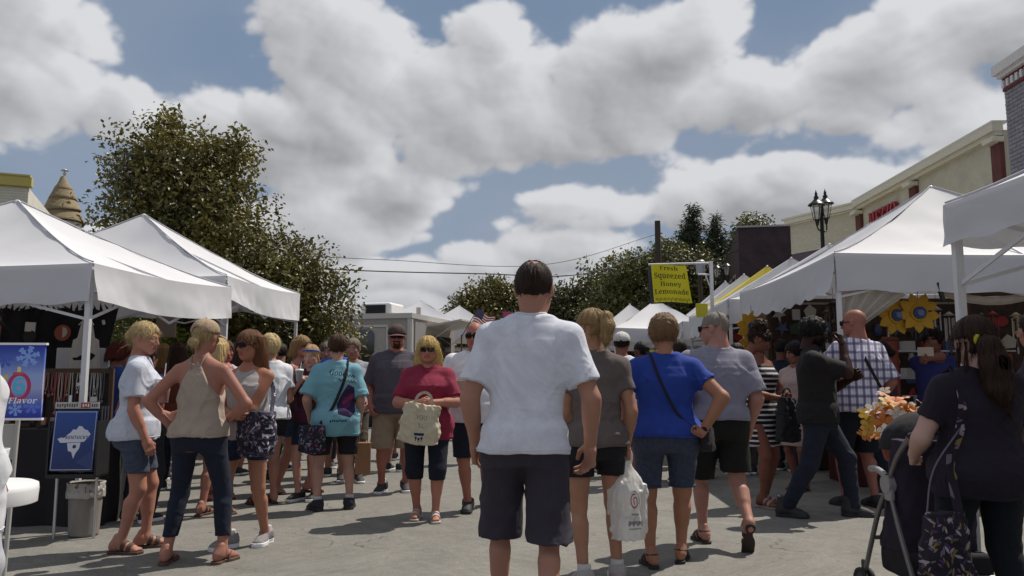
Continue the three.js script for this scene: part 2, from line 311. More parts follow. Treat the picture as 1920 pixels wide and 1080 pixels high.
// ---------------------------------------------------------------- buildings on the right
{
  const stucco = std({ color: lin(0.56, 0.525, 0.42), roughness: 0.92, map: TX.wear, bumpMap: rep(TX.grain, 6), bumpScale: 0.003 });
  const cream = std({ color: lin(0.6, 0.57, 0.47), roughness: 0.85 });
  const redBrick = std({ color: lin(0.17, 0.05, 0.042), roughness: 0.85, map: TX.brick });
  const plum = std({ color: lin(0.12, 0.085, 0.11), roughness: 0.9, map: TX.wear });
  const roofm = std({ color: lin(0.12, 0.11, 0.11), roughness: 0.9 });
  const B = thing('cream_building', 'cream stucco building with red MEZZO lettering behind the tents', 'building', [11.02, 0, -18.8]); B.scale.set(1.16, 1.13, 1.16);
  // street wall runs along -z at x = 0
  part('wall', box(0.3, 6.3, 7.4, 0.15, 3.15, -3.7), stucco, B);
  part('cornice', [box(0.22, 0.16, 7.35, -0.11, 6.36, -3.66), box(0.14, 0.09, 7.3, -0.07, 6.235, -3.66), box(0.3, 0.06, 7.4, -0.07, 6.475, -3.69)], cream, B);
  part('roof', box(12, 0.1, 11, 6.31, 6.3, -5.4), roofm, B);
  for (const z of [-0.15, -3.85, -7.3]) {
    const pl = part('pilaster', rbox(0.1, 6.05, 0.34, 0.01, -0.05, 3.025, z, 0, 0, 0), redBrick, B);
    part('bracket', [rbox(0.26, 0.12, 0.4, 0.03, -0.13, 6.1, z), rbox(0.2, 0.1, 0.3, 0.03, -0.1, 5.99 + 0.09, z)], cream, pl);
  }
  // bowed far bay
  const bx = (g) => g;
  const bay = new THREE.Group(); bay.name = 'far_bay'; B.add(bay); bay.position.set(0, 0, -7.45); bay.rotation.y = Math.atan2(1.3, 2.45);
  part('wall', box(0.28, 1.0, 2.7, 0.14, 5.75, -1.35), stucco, bay);
  part('lower_wall', box(0.26, 5.24, 2.68, 0.15, 2.62, -1.35), plum, bay);
  part('cornice', [box(0.2, 0.14, 2.8, -0.08, 6.33, -1.38), box(0.3, 0.06, 2.95, -0.06, 6.432, -1.42)], cream, bay);
  const font = await new FontLoader().loadAsync('fonts/droid/droid_serif_bold.typeface.json');
  const red = std({ color: lin(0.3, 0.018, 0.025), roughness: 0.45 }), dark = std({ color: lin(0.05, 0.012, 0.02), roughness: 0.6 });
  const sg = new TextGeometry('MEZZO', { font, size: 0.48, depth: 0.1, curveSegments: 4, bevelEnabled: false });
  sg.computeBoundingBox(); const w = sg.boundingBox.max.x;
  sg.scale(1.75 / w, 1, 1); sg.rotateY(-Math.PI / 2); sg.translate(-0.03, 5.42, -6.5);
  part('sign_lettering', sg, red, B);
  part('sign_rail', box(0.03, 0.06, 1.9, -0.018, 5.6, -5.62), dark, B);

  // painted brick building, nearer
  const K = thing('brick_building', 'tall painted brick building with dentil cornice at the right edge', 'building', [10.78, 0, -18.2]); K.scale.set(1.16, 1.11, 1.16);
  const lav = [0.34, 0.36, 0.385, 0.325].map((v) => std({ color: lin(v, v * 0.965, v * 1.07), roughness: 0.85, map: TX.brick, bumpMap: TX.grain, bumpScale: 0.002 }));
  const mortar = std({ color: lin(0.21, 0.2, 0.225), roughness: 0.95 });
  part('wall', box(0.3, 7.1, 12, 0.163, 3.55, 6.0), mortar, K);
  const bh = 0.083, bl = 0.26, gap = 0.012, bg = new THREE.BoxGeometry(0.03, bh - gap, bl - gap), bhalf = new THREE.BoxGeometry(0.03, bh - gap, bl / 2 - gap);
  const rest = [];
  let count = 0;
  for (let r = 0; r < 85; r++) {
    const y = 7.05 - (r + 0.5) * bh; if (y < 0.05) break;
    for (let k = 0; k < 12; k++) {
      const first = (r & 1) && k === 0, z = (r & 1) ? (k === 0 ? bl / 4 : bl / 2 + (k - 1) * bl + bl / 2) : k * bl + bl / 2;
      const inView = k < 7 && y > 4.0;
      const dx = rr(-0.004, 0.003);
      if (inView && count < 295) { const m = part('brick', first ? bhalf : bg, pick(lav), K); m.position.set(dx, y, z); count++; }
      else { const g = (first ? bhalf : bg).clone(); g.translate(dx, y, z); rest.push(g); }
    }
  }
  const st = part('brickwork', rest, lav[0], K); st.userData.kind = 'stuff';
  const maroon = std({ color: lin(0.12, 0.02, 0.03), roughness: 0.7 }), pale = std({ color: lin(0.62, 0.6, 0.6), roughness: 0.7 });
  part('frieze', [box(0.05, 0.06, 12, -0.022, 7.08, 6.0), box(0.05, 0.06, 12, -0.022, 7.30, 6.0), box(0.03, 0.16, 12, -0.013, 7.19, 6.0)], maroon, K);
  for (let k = 0; k < 40; k++) part('dentil', box(0.05, 0.15, 0.075, -0.052, 7.19, 0.06 + k * 0.15), pale, K);
  part('cornice', [box(0.3, 0.08, 12.1, 0.02, 7.37, 6.02), box(0.4, 0.2, 12.2, 0.0, 7.51, 6.02)], pale, K);

  // dark plum building farther down
  const P = thing('dark_building', 'dark plum brick building between the trees and the cream building', 'building', [8.75, 0, -34.8], R(-8)); P.scale.set(1.2, 1.16, 1.2);
  const dk = std({ color: lin(0.052, 0.032, 0.042), roughness: 0.9, map: TX.brick }), brn = std({ color: lin(0.085, 0.05, 0.042), roughness: 0.9, map: TX.brick }), cop = std({ color: lin(0.3, 0.28, 0.27), roughness: 0.6 });
  part('wall', box(8, 6.75, 0.3, 4.0, 3.375, -0.15), dk, P);
  part('side_wall', extrude([[0, 0], [5, 0], [5, 6.3], [0.3, 6.73], [0, 6.72]], 0.3).rotateY(Math.PI / 2).translate(0.003, 0, -0.31), brn, P);
  part('coping', [box(8.1, 0.07, 0.4, 4.0, 6.79, -0.15)], cop, P);
  for (let k = 0; k < 2; k++) { const wn = part('window', box(0.06, 1.5, 0.7, -0.02, 4.3, -1.6 - k * 1.5), M.glassDark, P); part('frame', [box(0.04, 0.1, 0.8, -0.03, 5.1, -1.6 - k * 1.5), box(0.04, 1.5, 0.05, -0.03, 4.3, -1.24 - k * 1.5), box(0.04, 1.5, 0.05, -0.03, 4.3, -1.96 - k * 1.5)], cop, wn); }

  // left side building and shingled spire
  const Lb = thing('pale_building', 'pale building with mustard cornice at the left picture edge', 'building', [-16.6, 0, -25], R(24));
  part('wall', box(7, 7.45, 6, -3.5, 3.725, -3.0), std({ color: lin(0.66, 0.64, 0.55), roughness: 0.85, map: TX.wear }), Lb);
  const sidingG = new THREE.BoxGeometry(7.02, 0.012, 0.02), sm = std({ color: lin(0.5, 0.48, 0.4), roughness: 0.8 });
  for (let k = 0; k < 26; k++) { const q = part('siding_board', sidingG, sm, Lb); q.position.set(-3.5, 7.4 - k * 0.09, 0.008); }
  part('cornice', [rbox(7.3, 0.32, 0.3, 0.02, -3.55, 7.62, 0.0), box(7.2, 0.06, 0.36, -3.55, 7.81, 0)], std({ color: lin(0.42, 0.36, 0.1), roughness: 0.7 }), Lb);
  const Tw = thing('church_spire', 'tan shingled spiral spire with a finial above the left tents', 'spire', [-24.7, 0, -40]);
  const tan = [0.30, 0.34].map((v) => std({ color: lin(v, v * 0.76, v * 0.42), roughness: 0.85, map: TX.brick }));
  part('shaft', cyl(0.95, 1.0, 9.3, 0, 4.65, 0, 24), std({ color: lin(0.6, 0.57, 0.48), roughness: 0.85, map: TX.wear }), Tw);
  [[9.25, 1.12, 0.80], [9.9, 0.92, 0.58], [10.48, 0.68, 0.38], [11.0, 0.44, 0.10]].forEach(([y, r0, r1], i) => part('roof_tier', mv(lathe([[r0 - 0.06, 0], [r0, 0.03], [r0 * 0.93, 0.16], [lerp(r0, r1, 0.55), 0.4], [r1, 0.74], [r1 * 0.7, 0.76]], 28), 0, y, 0, 0.05 * (i & 1 ? 1 : -1), 0, 0.07), tan[i & 1], Tw));
  part('finial', [cyl(0.02, 0.05, 0.5, 0, 11.9, 0, 8), ball(0.09, 0, 11.9, 0), mv(lathe([[0, 0.12], [0.09, 0.06], [0.2, -0.02], [0.03, 0.0]], 12), 0, 12.08, 0)], std({ color: lin(0.5, 0.48, 0.42), roughness: 0.35, metalness: 0.6 }), Tw);
}

// ---------------------------------------------------------------- trees
function leafGeo(size, n, spread, narrow = 0.62) {
  const p = [], nn = [], ix = [], uv = [];
  for (let i = 0; i < n; i++) {
    const a = rr(0, 6.28), el = rr(-0.9, 0.7), o = V(Math.cos(a) * spread * rnd(), rr(-spread, spread) * 0.7, Math.sin(a) * spread * rnd());
    const d = V(Math.cos(a) * Math.cos(el), Math.sin(el) - 0.25, Math.sin(a) * Math.cos(el)).normalize();
    const sd = d.clone().cross(V(rr(-1, 1), 1, rr(-1, 1))).normalize(), up = sd.clone().cross(d).normalize(), s = size * rr(0.7, 1.2), b = p.length / 3;
    const q = [o, o.clone().addScaledVector(d, s * 0.42).addScaledVector(sd, s * narrow * 0.5).addScaledVector(up, s * 0.1), o.clone().addScaledVector(d, s * 0.45).addScaledVector(up, -s * 0.03), o.clone().addScaledVector(d, s * 0.42).addScaledVector(sd, -s * narrow * 0.5).addScaledVector(up, s * 0.1), o.clone().addScaledVector(d, s).addScaledVector(up, -s * 0.12)];
    q.forEach((v) => { p.push(v.x, v.y, v.z); uv.push(0, 0); });
    ix.push(b, b + 1, b + 2, b, b + 2, b + 3, b + 1, b + 4, b + 2, b + 2, b + 4, b + 3);
  }
  const g = new THREE.BufferGeometry(); g.setAttribute('position', new THREE.Float32BufferAttribute(p, 3)); g.setAttribute('uv', new THREE.Float32BufferAttribute(uv, 2)); g.setIndex(ix);
  const h = g.toNonIndexed(); h.computeVertexNormals(); return h;
}
const bark = std({ color: lin(0.05, 0.038, 0.03), roughness: 0.95, bumpMap: TX.grain, bumpScale: 0.01 });
// leafy crown filling a set of lobes [x, y, z, rx, ry, rz]
function tree(name, label, [x, z], lobes, o) {
  const T = thing(name, label, o.category || 'tree', [x, 0, z], 0, o.group);
  const top = Math.max(...lobes.map((l) => l[1])), g = [];
  const tr = o.trunk ?? 0.12;
  if (tr > 0) {
    const h = top * 0.72;
    g.push(tube([[0, -0.05, 0], [0.04, h * 0.35, 0.03], [-0.03, h * 0.7, 0], [0.02, h, 0.02]], tr, 14, 9));
    const pp = g[0].attributes.position; for (let i = 0; i < pp.count; i++) { const y = pp.getY(i), k = 1.15 - 0.8 * clamp(y / h); pp.setX(i, pp.getX(i) * k); pp.setZ(i, pp.getZ(i) * k); }
    g[0].computeVertexNormals();
    part('trunk', g[0], bark, T);
    const lb = lobes.map((l) => { const y0 = Math.min(h * 0.9, Math.max(l[1] * 0.45, 0.3)); return tube([[0, y0, 0], [l[0] * 0.5, lerp(y0, l[1], 0.45), l[2] * 0.5], [l[0], l[1], l[2]]], tr * 0.33, 8, 6); });
    for (const l of lobes) for (let k = 0; k < (o.twigs ?? 5); k++) { const a = rr(0, 6.28), e = rr(-0.3, 1.2); lb.push(bar([l[0] * 0.8, l[1] - l[4] * 0.3, l[2] * 0.8], [l[0] + Math.cos(a) * Math.cos(e) * l[3] * 0.85, l[1] + Math.sin(e) * l[4] * 0.85, l[2] + Math.sin(a) * Math.cos(e) * l[5] * 0.85], tr * 0.14, 5, tr * 0.04)); }
    part('limbs', lb, bark, T);
  }
  const geo = leafGeo(o.leaf, o.per ?? 6, o.spread ?? o.leaf * 1.3, o.narrow);
  const mat = phys({ color: 0xffffff, roughness: o.gloss ?? 0.42, transmission: o.thin ?? 0.28, thickness: 0, specularIntensity: 1 });
  const im = new THREE.InstancedMesh(geo, mat, o.n); im.name = 'crown'; im.castShadow = im.receiveShadow = true; im.userData.kind = 'stuff';
  const m = new THREE.Matrix4(), qn = new THREE.Quaternion(), eu = new THREE.Euler(), c = new THREE.Color();
  const wsum = lobes.map((l) => l[3] * l[4] + l[4] * l[5] + l[3] * l[5]), W = wsum.reduce((a, b) => a + b);
  let i = 0, guard = 0;
  while (i < o.n && guard++ < o.n * 20) {
    let t = rnd() * W, k = 0; while ((t -= wsum[k]) > 0 && k < lobes.length - 1) k++;
    const l = lobes[k], v = V(rr(-1, 1), rr(-1, 1), rr(-1, 1)); if (v.lengthSq() > 1 || v.lengthSq() < 0.01) continue;
    const dir = v.clone().normalize(), bump = 1 + (o.rough ?? 0.28) * fbm(dir.x * 2.2 + k * 7, dir.y * 2.2, dir.z * 2.2 + x, 3) * 2;
    const rad = Math.pow(rnd(), o.shell ?? 0.38) * bump * (rnd() < 0.09 ? rr(1, 1.22) : 1);
    const px = l[0] + dir.x * rad * l[3], py = l[1] + dir.y * rad * l[4], pz = l[2] + dir.z * rad * l[5];
    if (py < (o.low ?? 0.3)) continue;
    const hole = fbm(px * (o.holeF ?? 1.6) + x, py * (o.holeF ?? 1.6), pz * (o.holeF ?? 1.6), 3);
    if (hole < (o.gaps ?? -0.22)) continue;
    eu.set(rr(-0.9, 0.9), rr(0, 6.28), rr(-0.9, 0.9)); qn.setFromEuler(eu); const s = rr(0.7, 1.25);
    m.compose(V(px, py, pz), qn, V(s, s, s)); im.setMatrixAt(i, m);
    const tt = clamp(0.5 + 0.9 * fbm(px * 0.9 + 3, py * 0.9, pz * 0.9, 2) + rr(-0.3, 0.3)); const A = o.colA, Bc = o.colB;
    c.setRGB(lerp(A[0], Bc[0], tt), lerp(A[1], Bc[1], tt), lerp(A[2], Bc[2], tt)); im.setColorAt(i, c); i++;
  }
  im.count = i; T.add(im); return T;
}
const olive = { colA: [0.055, 0.052, 0.014], colB: [0.23, 0.2, 0.034] };
tree('broadleaf_tree', 'big dense glossy-leaved tree behind the left tents', [-5.5, -14.2], [
  [-1.35, 5.15, 0, 1.0, 0.95, 0.9], [-0.6, 4.9, 0.2, 1.0, 0.85, 0.9], [-1.55, 4.1, 0, 1.15, 1.1, 1.1], [-0.35, 4.0, 0.3, 1.05, 1.0, 1.0], [-1.4, 2.9, 0.1, 1.35, 1.2, 1.2], [0.3, 3.0, 0.2, 1.25, 1.15, 1.2], [1.0, 3.2, 0, 0.8, 0.75, 0.9],
  [1.5, 2.4, 0, 0.75, 0.95, 0.9], [0.9, 2.0, 0.2, 1.0, 1.0, 1.0], [-0.6, 1.9, 0.1, 1.2, 0.9, 1.0], [1.62, 1.5, 0.1, 0.6, 0.7, 0.8], [-1.35, 5.95, 0, 0.3, 0.35, 0.3], [-1.9, 5.0, 0, 0.5, 0.6, 0.5], [-0.1, 5.35, 0, 0.4, 0.5, 0.4],
], { ...olive, leaf: 0.115, per: 6, spread: 0.14, n: 9500, trunk: 0.13, gloss: 0.5, low: 0.45, gaps: -0.24, shell: 0.42, rough: 0.5, twigs: 6 });
const far = { leaf: 0.2, per: 8, spread: 0.34, shell: 0.5, trunk: 0.22, gloss: 0.5 };
tree('far_tree', 'round dark tree at the street end left of the white-shirted man', [-2.5, -45], [[0, 5.2, 0, 2.0, 1.9, 2], [-1.4, 4.4, 0, 1.5, 1.7, 1.6], [1.3, 4.6, 0, 1.4, 1.9, 1.6], [0, 3.2, 0, 2.3, 1.8, 2]], { ...far, ...olive, n: 4200, group: 'trees at the street end' });
tree('far_tree', 'hazy spreading tree right of the white-shirted man', [2.6, -48], [[-0.9, 5.4, 0, 1.7, 1.7, 1.7], [1.0, 5.9, 0, 1.6, 2.1, 1.7], [0.3, 3.6, 0, 2.4, 2.0, 2], [-1.6, 4.2, 0, 1.3, 1.6, 1.5]], { ...far, colA: [0.07, 0.075, 0.026], colB: [0.17, 0.17, 0.06], n: 3800, gaps: -0.2, group: 'trees at the street end' });
tree('far_tree', 'sunlit leafy tree behind the lemonade sign', [5.0, -43], [[0, 6.2, 0, 1.8, 2.0, 1.8], [-0.9, 4.4, 0, 2.0, 1.9, 1.8], [1.3, 5.2, 0, 1.7, 2.2, 1.7], [1.9, 7.4, 0, 1.3, 1.5, 1.3], [-1.5, 3.2, 0, 1.6, 1.5, 1.5], [1.0, 3.3, 0, 2, 1.6, 1.6]], { ...far, colA: [0.08, 0.085, 0.02], colB: [0.22, 0.21, 0.05], n: 7000, group: 'trees at the street end' });
tree('far_tree', 'tall tree touching the dark plum building', [10.6, -46], [[0, 7.2, 0, 2.0, 2.0, 1.8], [1.7, 9.2, 0, 1.3, 1.5, 1.3], [2.9, 8.0, 0, 1.5, 1.9, 1.5], [0.4, 4.6, 0, 2.6, 2.6, 2]], { ...far, colA: [0.07, 0.08, 0.025], colB: [0.2, 0.21, 0.07], n: 5200, gaps: -0.2, group: 'trees at the street end' });
tree('far_tree', 'broad green tree in front of the two spruces', [7.6, -41], [[0, 6.0, 0, 1.9, 2.0, 1.6], [-1.2, 4.6, 0, 1.6, 1.8, 1.5], [1.4, 5.4, 0, 1.6, 1.9, 1.5], [0.2, 3.2, 0, 2.4, 1.8, 1.6]], { ...far, colA: [0.06, 0.062, 0.018], colB: [0.18, 0.17, 0.04], n: 4200, group: 'trees at the street end' });
tree('far_tree', 'thin tree between the spire and the big tree', [-19.6, -36], [[0, 6.5, 0, 1.1, 1.3, 1.2], [0.7, 7.4, 0, 0.7, 0.9, 0.8], [-0.8, 5.0, 0, 1.5, 1.8, 1.4]], { ...far, colA: [0.05, 0.06, 0.02], colB: [0.13, 0.15, 0.06], n: 1500, gaps: -0.1 });
{
  const spruce = [];
  for (let k = 0; k < 12; k++) { const t = k / 11; spruce.push([0.1 * (k % 3 - 1), 3.0 + t * 7.4, 0, lerp(2.3, 0.2, Math.pow(t, 1.25)), 0.6, lerp(2.3, 0.2, Math.pow(t, 1.25))]); }
  const sp = { ...far, leaf: 0.3, narrow: 0.13, per: 12, spread: 0.2, colA: [0.03, 0.04, 0.02], colB: [0.06, 0.075, 0.035], rough: 0.5, n: 5200, gaps: -0.45, twigs: 2, gloss: 0.6, thin: 0.05 };
  tree('spruce_tree', 'dark pointed spruce above the lemonade sign', [8.5, -44], spruce, sp);
  tree('spruce_tree', 'shorter dark spruce right of the tallest one', [9.9, -44.6], spruce.map((l) => [l[0], l[1] * 0.95, 0, l[3], l[4], l[5]]), { ...sp, n: 4600 });
}
tree('green_bush', 'bright lime-green bush behind the blonde woman in white', [-6.45, -12.9], [[0, 1.85, 0, 0.5, 0.5, 0.5], [0.34, 1.6, 0, 0.42, 0.5, 0.5], [-0.3, 1.5, 0, 0.5, 0.55, 0.5], [0, 1.0, 0, 0.5, 0.5, 0.5]], { category: 'bush', leaf: 0.06, per: 6, spread: 0.07, n: 1300, trunk: 0.03, colA: [0.14, 0.2, 0.02], colB: [0.26, 0.32, 0.03], thin: 0.35, low: 0.2, rough: 0.2 });
for (const [x, z, w, h, lab] of [[-5.1, -16.4, 0.8, 1.0, 'dark hedge behind the maroon sleeveless woman'], [-6.6, -16.8, 1.5, 1.15, 'dark hedge under the tall left tent'], [-9.3, -16.6, 1.7, 1.3, 'dark hedge behind the jewellery stall']])
  tree('hedge', lab, [x, z], [[0, h, 0, w, h, 0.6], [w * 0.6, h * 0.9, 0, w * 0.7, h * 0.9, 0.6], [-w * 0.6, h * 0.95, 0.1, w * 0.7, h * 0.95, 0.6]], { category: 'hedge', ...olive, leaf: 0.09, per: 6, spread: 0.12, n: 2600, trunk: 0.04, low: 0.02, gaps: -0.5, rough: 0.15 });

// ---------------------------------------------------------------- street furniture
function streetLamp(label, [x, z], k, turn) {
  const L = thing('street_lamp', label, 'street lamp', [x, 0, z], turn, 'street lamps');
  const top = 4.55 * k;
  part('post', [mv(lathe([[0, 0], [0.2, 0], [0.2, 0.08], [0.15, 0.12], [0.14, 0.5], [0.1, 0.6], [0.075, 0.75], [0.055, 1.0], [0.045, top - 0.3], [0.06, top - 0.28], [0.06, top - 0.22], [0.045, top - 0.2], [0.045, top], [0, top + 0.02]], 14)), ball(0.055, 0, top + 0.03, 0)], M.iron, L);
  for (const s of [-1, 1]) {
    const lx = 0.23 * s, by = top - 0.42 + (s > 0 ? 0.1 : 0), g = [tube([[0, top - 0.62, 0], [s * 0.12, top - 0.66, 0], [lx, top - 0.6, 0], [lx, by - 0.06, 0]], 0.018, 12, 6)];
    const lan = new THREE.Group(); lan.name = 'lantern'; L.add(lan);
    part('bracket', g, M.iron, lan);
    part('cage', [cyl(0.055, 0.03, 0.12, lx, by - 0.08, 0, 8), cyl(0.075, 0.06, 0.03, lx, by, 0, 8), ...Array.from({ length: 6 }, (_, i) => { const a = i * Math.PI / 3; return bar([lx + Math.cos(a) * 0.075, by, Math.sin(a) * 0.075], [lx + Math.cos(a) * 0.14, by + 0.36, Math.sin(a) * 0.14], 0.008, 5); }), mv(lathe([[0.2, 0], [0.19, 0.03], [0.1, 0.1], [0.05, 0.16], [0.06, 0.2], [0.03, 0.24], [0.035, 0.28], [0.008, 0.36], [0, 0.4]], 12), lx, by + 0.36, 0)], M.iron, lan);
    part('glass', cyl(0.128, 0.068, 0.35, lx, by + 0.18, 0, 6), phys({ color: lin(0.85, 0.85, 0.82), roughness: 0.35, transmission: 0.85, thickness: 0 }), lan);
  }
  return L;
}
streetLamp('black double-lantern street lamp in front of the cream building', [6.86, -19.3], 1.2, R(44));
streetLamp('distant black street lamp right of the lemonade sign', [7.3, -31.9], 1.25, R(20));
{
  const U = thing('utility_pole', 'dark wooden utility pole above the lemonade sign', 'utility pole', [5.42, 0, -36]);
  part('shaft', cyl(0.13, 0.17, 8.4, 0, 4.2, 0, 12), bark, U);
  const U2 = thing('utility_pole', 'pale utility pole with a grey transformer right of the lemonade sign', 'utility pole', [7.1, 0, -35.2]);
  part('shaft', cyl(0.09, 0.12, 6.1, 0, 3.05, 0, 10), bark, U2);
  part('transformer', [cyl(0.2, 0.2, 0.55, 0, 6.1, 0.2, 14), cyl(0.14, 0.2, 0.06, 0, 6.41, 0.2, 14)], std({ color: lin(0.3, 0.31, 0.33), roughness: 0.5, metalness: 0.4 }), U2);
  const wire = (label, pts, r) => single('power_cable', label, 'cable', tube(pts, r, 60, 5), M.rubber, [0, 0, 0], 0, 'power cables over the street');
  wire('lower thick power cable crossing the sky over the street', [[-22, 6.35, -30], [-12, 5.7, -30], [-7.2, 5.38, -30], [-2.2, 5.22, -30], [1.5, 5.42, -32], [5.42, 7.0, -36]], 0.022);
  wire('upper thin power cable crossing the sky over the street', [[-22, 6.6, -30], [-12, 6.1, -30], [-6, 5.78, -30], [0, 5.68, -31], [5.42, 7.8, -36]], 0.011);
  wire('power cable from the utility pole to the dark building', [[5.42, 6.4, -36], [7, 6.3, -35.2], [8.9, 6.9, -34.9]], 0.02);
  wire('second cable to the dark building, just above the other', [[5.42, 6.9, -36], [7, 6.75, -35.3], [8.9, 7.3, -34.9]], 0.012);
}
// yellow lemonade banner on a white pole
{
  const S = thing('banner_sign', 'yellow hanging Fresh Squeezed Honey Lemonade banner', 'sign', [2.81, 0, -13]);
  part('pole', [box(0.05, 3.15, 0.05, 0, 1.575, 0), box(0.14, 0.05, 0.14, 0, 0.025, 0)], M.pole, S);
  part('arm', [bar([0, 3.12, 0], [-1.02, 3.09, 0.05], 0.018), bar([0, 2.93, 0.0], [-0.22, 2.93, 0.02], 0.014), bar([0, 2.65, 0], [-0.1, 2.93, 0.01], 0.012)], M.pole, S);
  const tex = canvasTex(512, 640, (x, w, h) => {
    x.fillStyle = '#cfc414'; x.fillRect(0, 0, w, h);
    x.fillStyle = '#2c2b12'; x.textAlign = 'center';
    const ln = (s, y, size, wd) => { x.save(); x.font = `bold ${size}px serif`; const m = x.measureText(s).width || size * s.length * 0.5; x.translate(w / 2, y); x.scale(wd / m, 1); x.fillText(s, 0, 0); x.restore(); };
    ln('Fresh', 92, 92, 270); ln('Squeezed', 232, 132, 450); ln('Honey', 366, 108, 290); ln('Lemonade', 500, 118, 470);
    for (let i = 0; i < 26; i++) { x.fillRect(30 + i * 18, 560 + (i % 3) * 6, 7, 40 + (i % 4) * 8); }
  });
  const f = (u, v, dz, sx) => [lerp(-0.985, -0.42, u) + 0.075 * v * (0.4 + 0.6 * u) + sx, 3.08 - 0.62 * v + 0.01 * Math.sin(u * 5), 0.06 + 0.10 * v * v + 0.02 * Math.sin(u * 7 + v * 4) + dz];
  part('banner', sheet((u, v) => f(u, v, 0.004, 0), 20, 20, (u, v) => [u, 1 - v]), std({ map: tex, roughness: 0.75 }), S);
  part('back_banner', sheet((u, v) => { const p = f(u, v, -0.05, -0.05); p[1] -= 0.02; return p; }, 12, 12), std({ color: lin(0.06, 0.07, 0.09), roughness: 0.8 }), S);
  single('yellow_placard', 'small blank yellow card under the lemonade banner', 'sign', rbox(0.2, 0.22, 0.012, 0.004), std({ color: lin(0.6, 0.55, 0.03), roughness: 0.6 }), [2.6, 2.33, -12.8], 0.2);
}
// food trailer at the end of the open street
{
  const A = R(-14), Tr = thing('food_trailer', 'grey food trailer with an arched door window and roof air conditioner', 'trailer', [-3.54, 0, -22], A);
  const skin = std({ color: lin(0.38, 0.345, 0.31), roughness: 0.45, metalness: 0.15, map: TX.wear }), trim = std({ color: lin(0.52, 0.5, 0.48), roughness: 0.4, metalness: 0.3 });
  const darkp = std({ color: lin(0.26, 0.25, 0.25), roughness: 0.5 });
  part('body', rbox(2.5, 2.55, 3.6, 0.04, -1.25, 1.78, -1.8), skin, Tr);
  part('roof_trim', [box(2.58, 0.14, 0.08, -1.25, 3.0, 0.01), box(0.08, 0.14, 3.66, 0.01, 3.0, -1.8)], trim, Tr);
  part('corner_trim', [box(0.1, 2.4, 0.05, -0.03, 1.72, 0.012), box(0.05, 2.4, 0.1, 0.012, 1.72, -0.05)], trim, Tr);
  const dr = part('door', rbox(1.25, 2.05, 0.05, 0.02, -1.35, 1.65, 0.02), std({ color: lin(0.45, 0.41, 0.38), roughness: 0.5, map: TX.wear }), Tr);
  part('frame', [box(1.4, 0.07, 0.06, -1.35, 2.72, 0.03), box(0.07, 2.1, 0.06, -2.02, 1.65, 0.03), box(0.07, 2.1, 0.06, -0.68, 1.65, 0.03)], trim, dr);
  const arch = new THREE.Shape(); arch.moveTo(-0.28, -0.62); arch.lineTo(0.28, -0.62); arch.lineTo(0.28, 0.45); arch.absarc(0.1, 0.45, 0.18, 0, Math.PI / 2); arch.lineTo(-0.1, 0.63); arch.absarc(-0.1, 0.45, 0.18, Math.PI / 2, Math.PI); arch.closePath();
  part('window', new THREE.ExtrudeGeometry(arch, { depth: 0.02, bevelEnabled: false }).translate(-1.35, 2.0, 0.05), M.glassDark, dr);
  part('handle', [rbox(0.05, 0.2, 0.05, 0.015, -0.84, 1.55, 0.07)], M.steel, dr);
  const ac = part('air_conditioner', rbox(0.95, 0.36, 0.95, 0.08, -1.2, 3.24, -0.75), M.plasticWhite, Tr);
  part('grille', rbox(0.62, 0.24, 0.03, 0.012, -1.2, 3.23, -0.27), M.black, ac);
  for (let k = 0; k < 5; k++) part('slat', box(0.6, 0.012, 0.02, -1.2, 3.15 + k * 0.04, -0.25), M.rubber, ac);
  part('roof_vent', cyl(0.07, 0.07, 0.3, -0.35, 3.2, -1.4, 10), trim, Tr);
  const sw = part('serving_window', box(0.04, 0.95, 1.9, 0.01, 2.05, -2.2), M.glassDark, Tr);
  part('side_panel', box(0.03, 1.5, 0.75, 0.012, 2.1, -0.65), darkp, Tr);
  part('counter', box(0.4, 0.04, 2.0, 0.2, 1.52, -2.2), trim, sw);
  part('awning', mv(new THREE.BoxGeometry(1.1, 0.05, 2.0), 0.52, 2.86, -2.2, 0, 0, 0.16), trim, Tr);
  part('awning_strut', [bar([0.0, 2.3, -1.25], [0.98, 2.9, -1.25], 0.012), bar([0.0, 2.3, -3.15], [0.98, 2.9, -3.15], 0.012)], M.steel, Tr);
  part('skirt', box(2.4, 0.3, 3.4, -1.25, 0.42, -1.8), M.black, Tr);
  for (const z of [-1.6, -2.3]) for (const x of [-0.12, -2.38]) { const w = part('wheel', mv(new THREE.TorusGeometry(0.24, 0.1, 10, 20), x, 0.34, z, 0, Math.PI / 2, 0), M.rubber, Tr); part('rim', cyl(0.17, 0.17, 0.14, x, 0.34, z, 14, 0, 0, Math.PI / 2), M.steel, w); }
  part('step', [box(0.8, 0.05, 0.35, -1.35, 0.3, 0.25), box(0.06, 0.3, 0.3, -1.7, 0.15, 0.25), box(0.06, 0.3, 0.3, -1.0, 0.15, 0.25)], M.steel, Tr);
  part('hitch', [bar([-2.0, 0.45, 0], [-1.25, 0.42, 1.1], 0.05), bar([-0.5, 0.45, 0], [-1.25, 0.42, 1.1], 0.05), cyl(0.05, 0.05, 0.7, -1.25, 0.36, 1.05, 10)], M.black, Tr);
  const bins = [['grey_bin', 'grey lidded bin beside the food trailer door', [-3.0, 0, -20.6], [0.34, 0.33, 0.33], 0.62], ['blue_bin', 'blue barrel in front of the food trailer', [-3.75, 0, -20.9], [0.02, 0.05, 0.14], 0.95], ['black_bin', 'black waste bin at the food trailer corner', [-4.4, 0, -21.2], [0.012, 0.012, 0.013], 1.15], ['black_bin', 'taller black bin under the arched trailer window', [-4.95, 0, -21.1], [0.012, 0.014, 0.012], 1.3]];
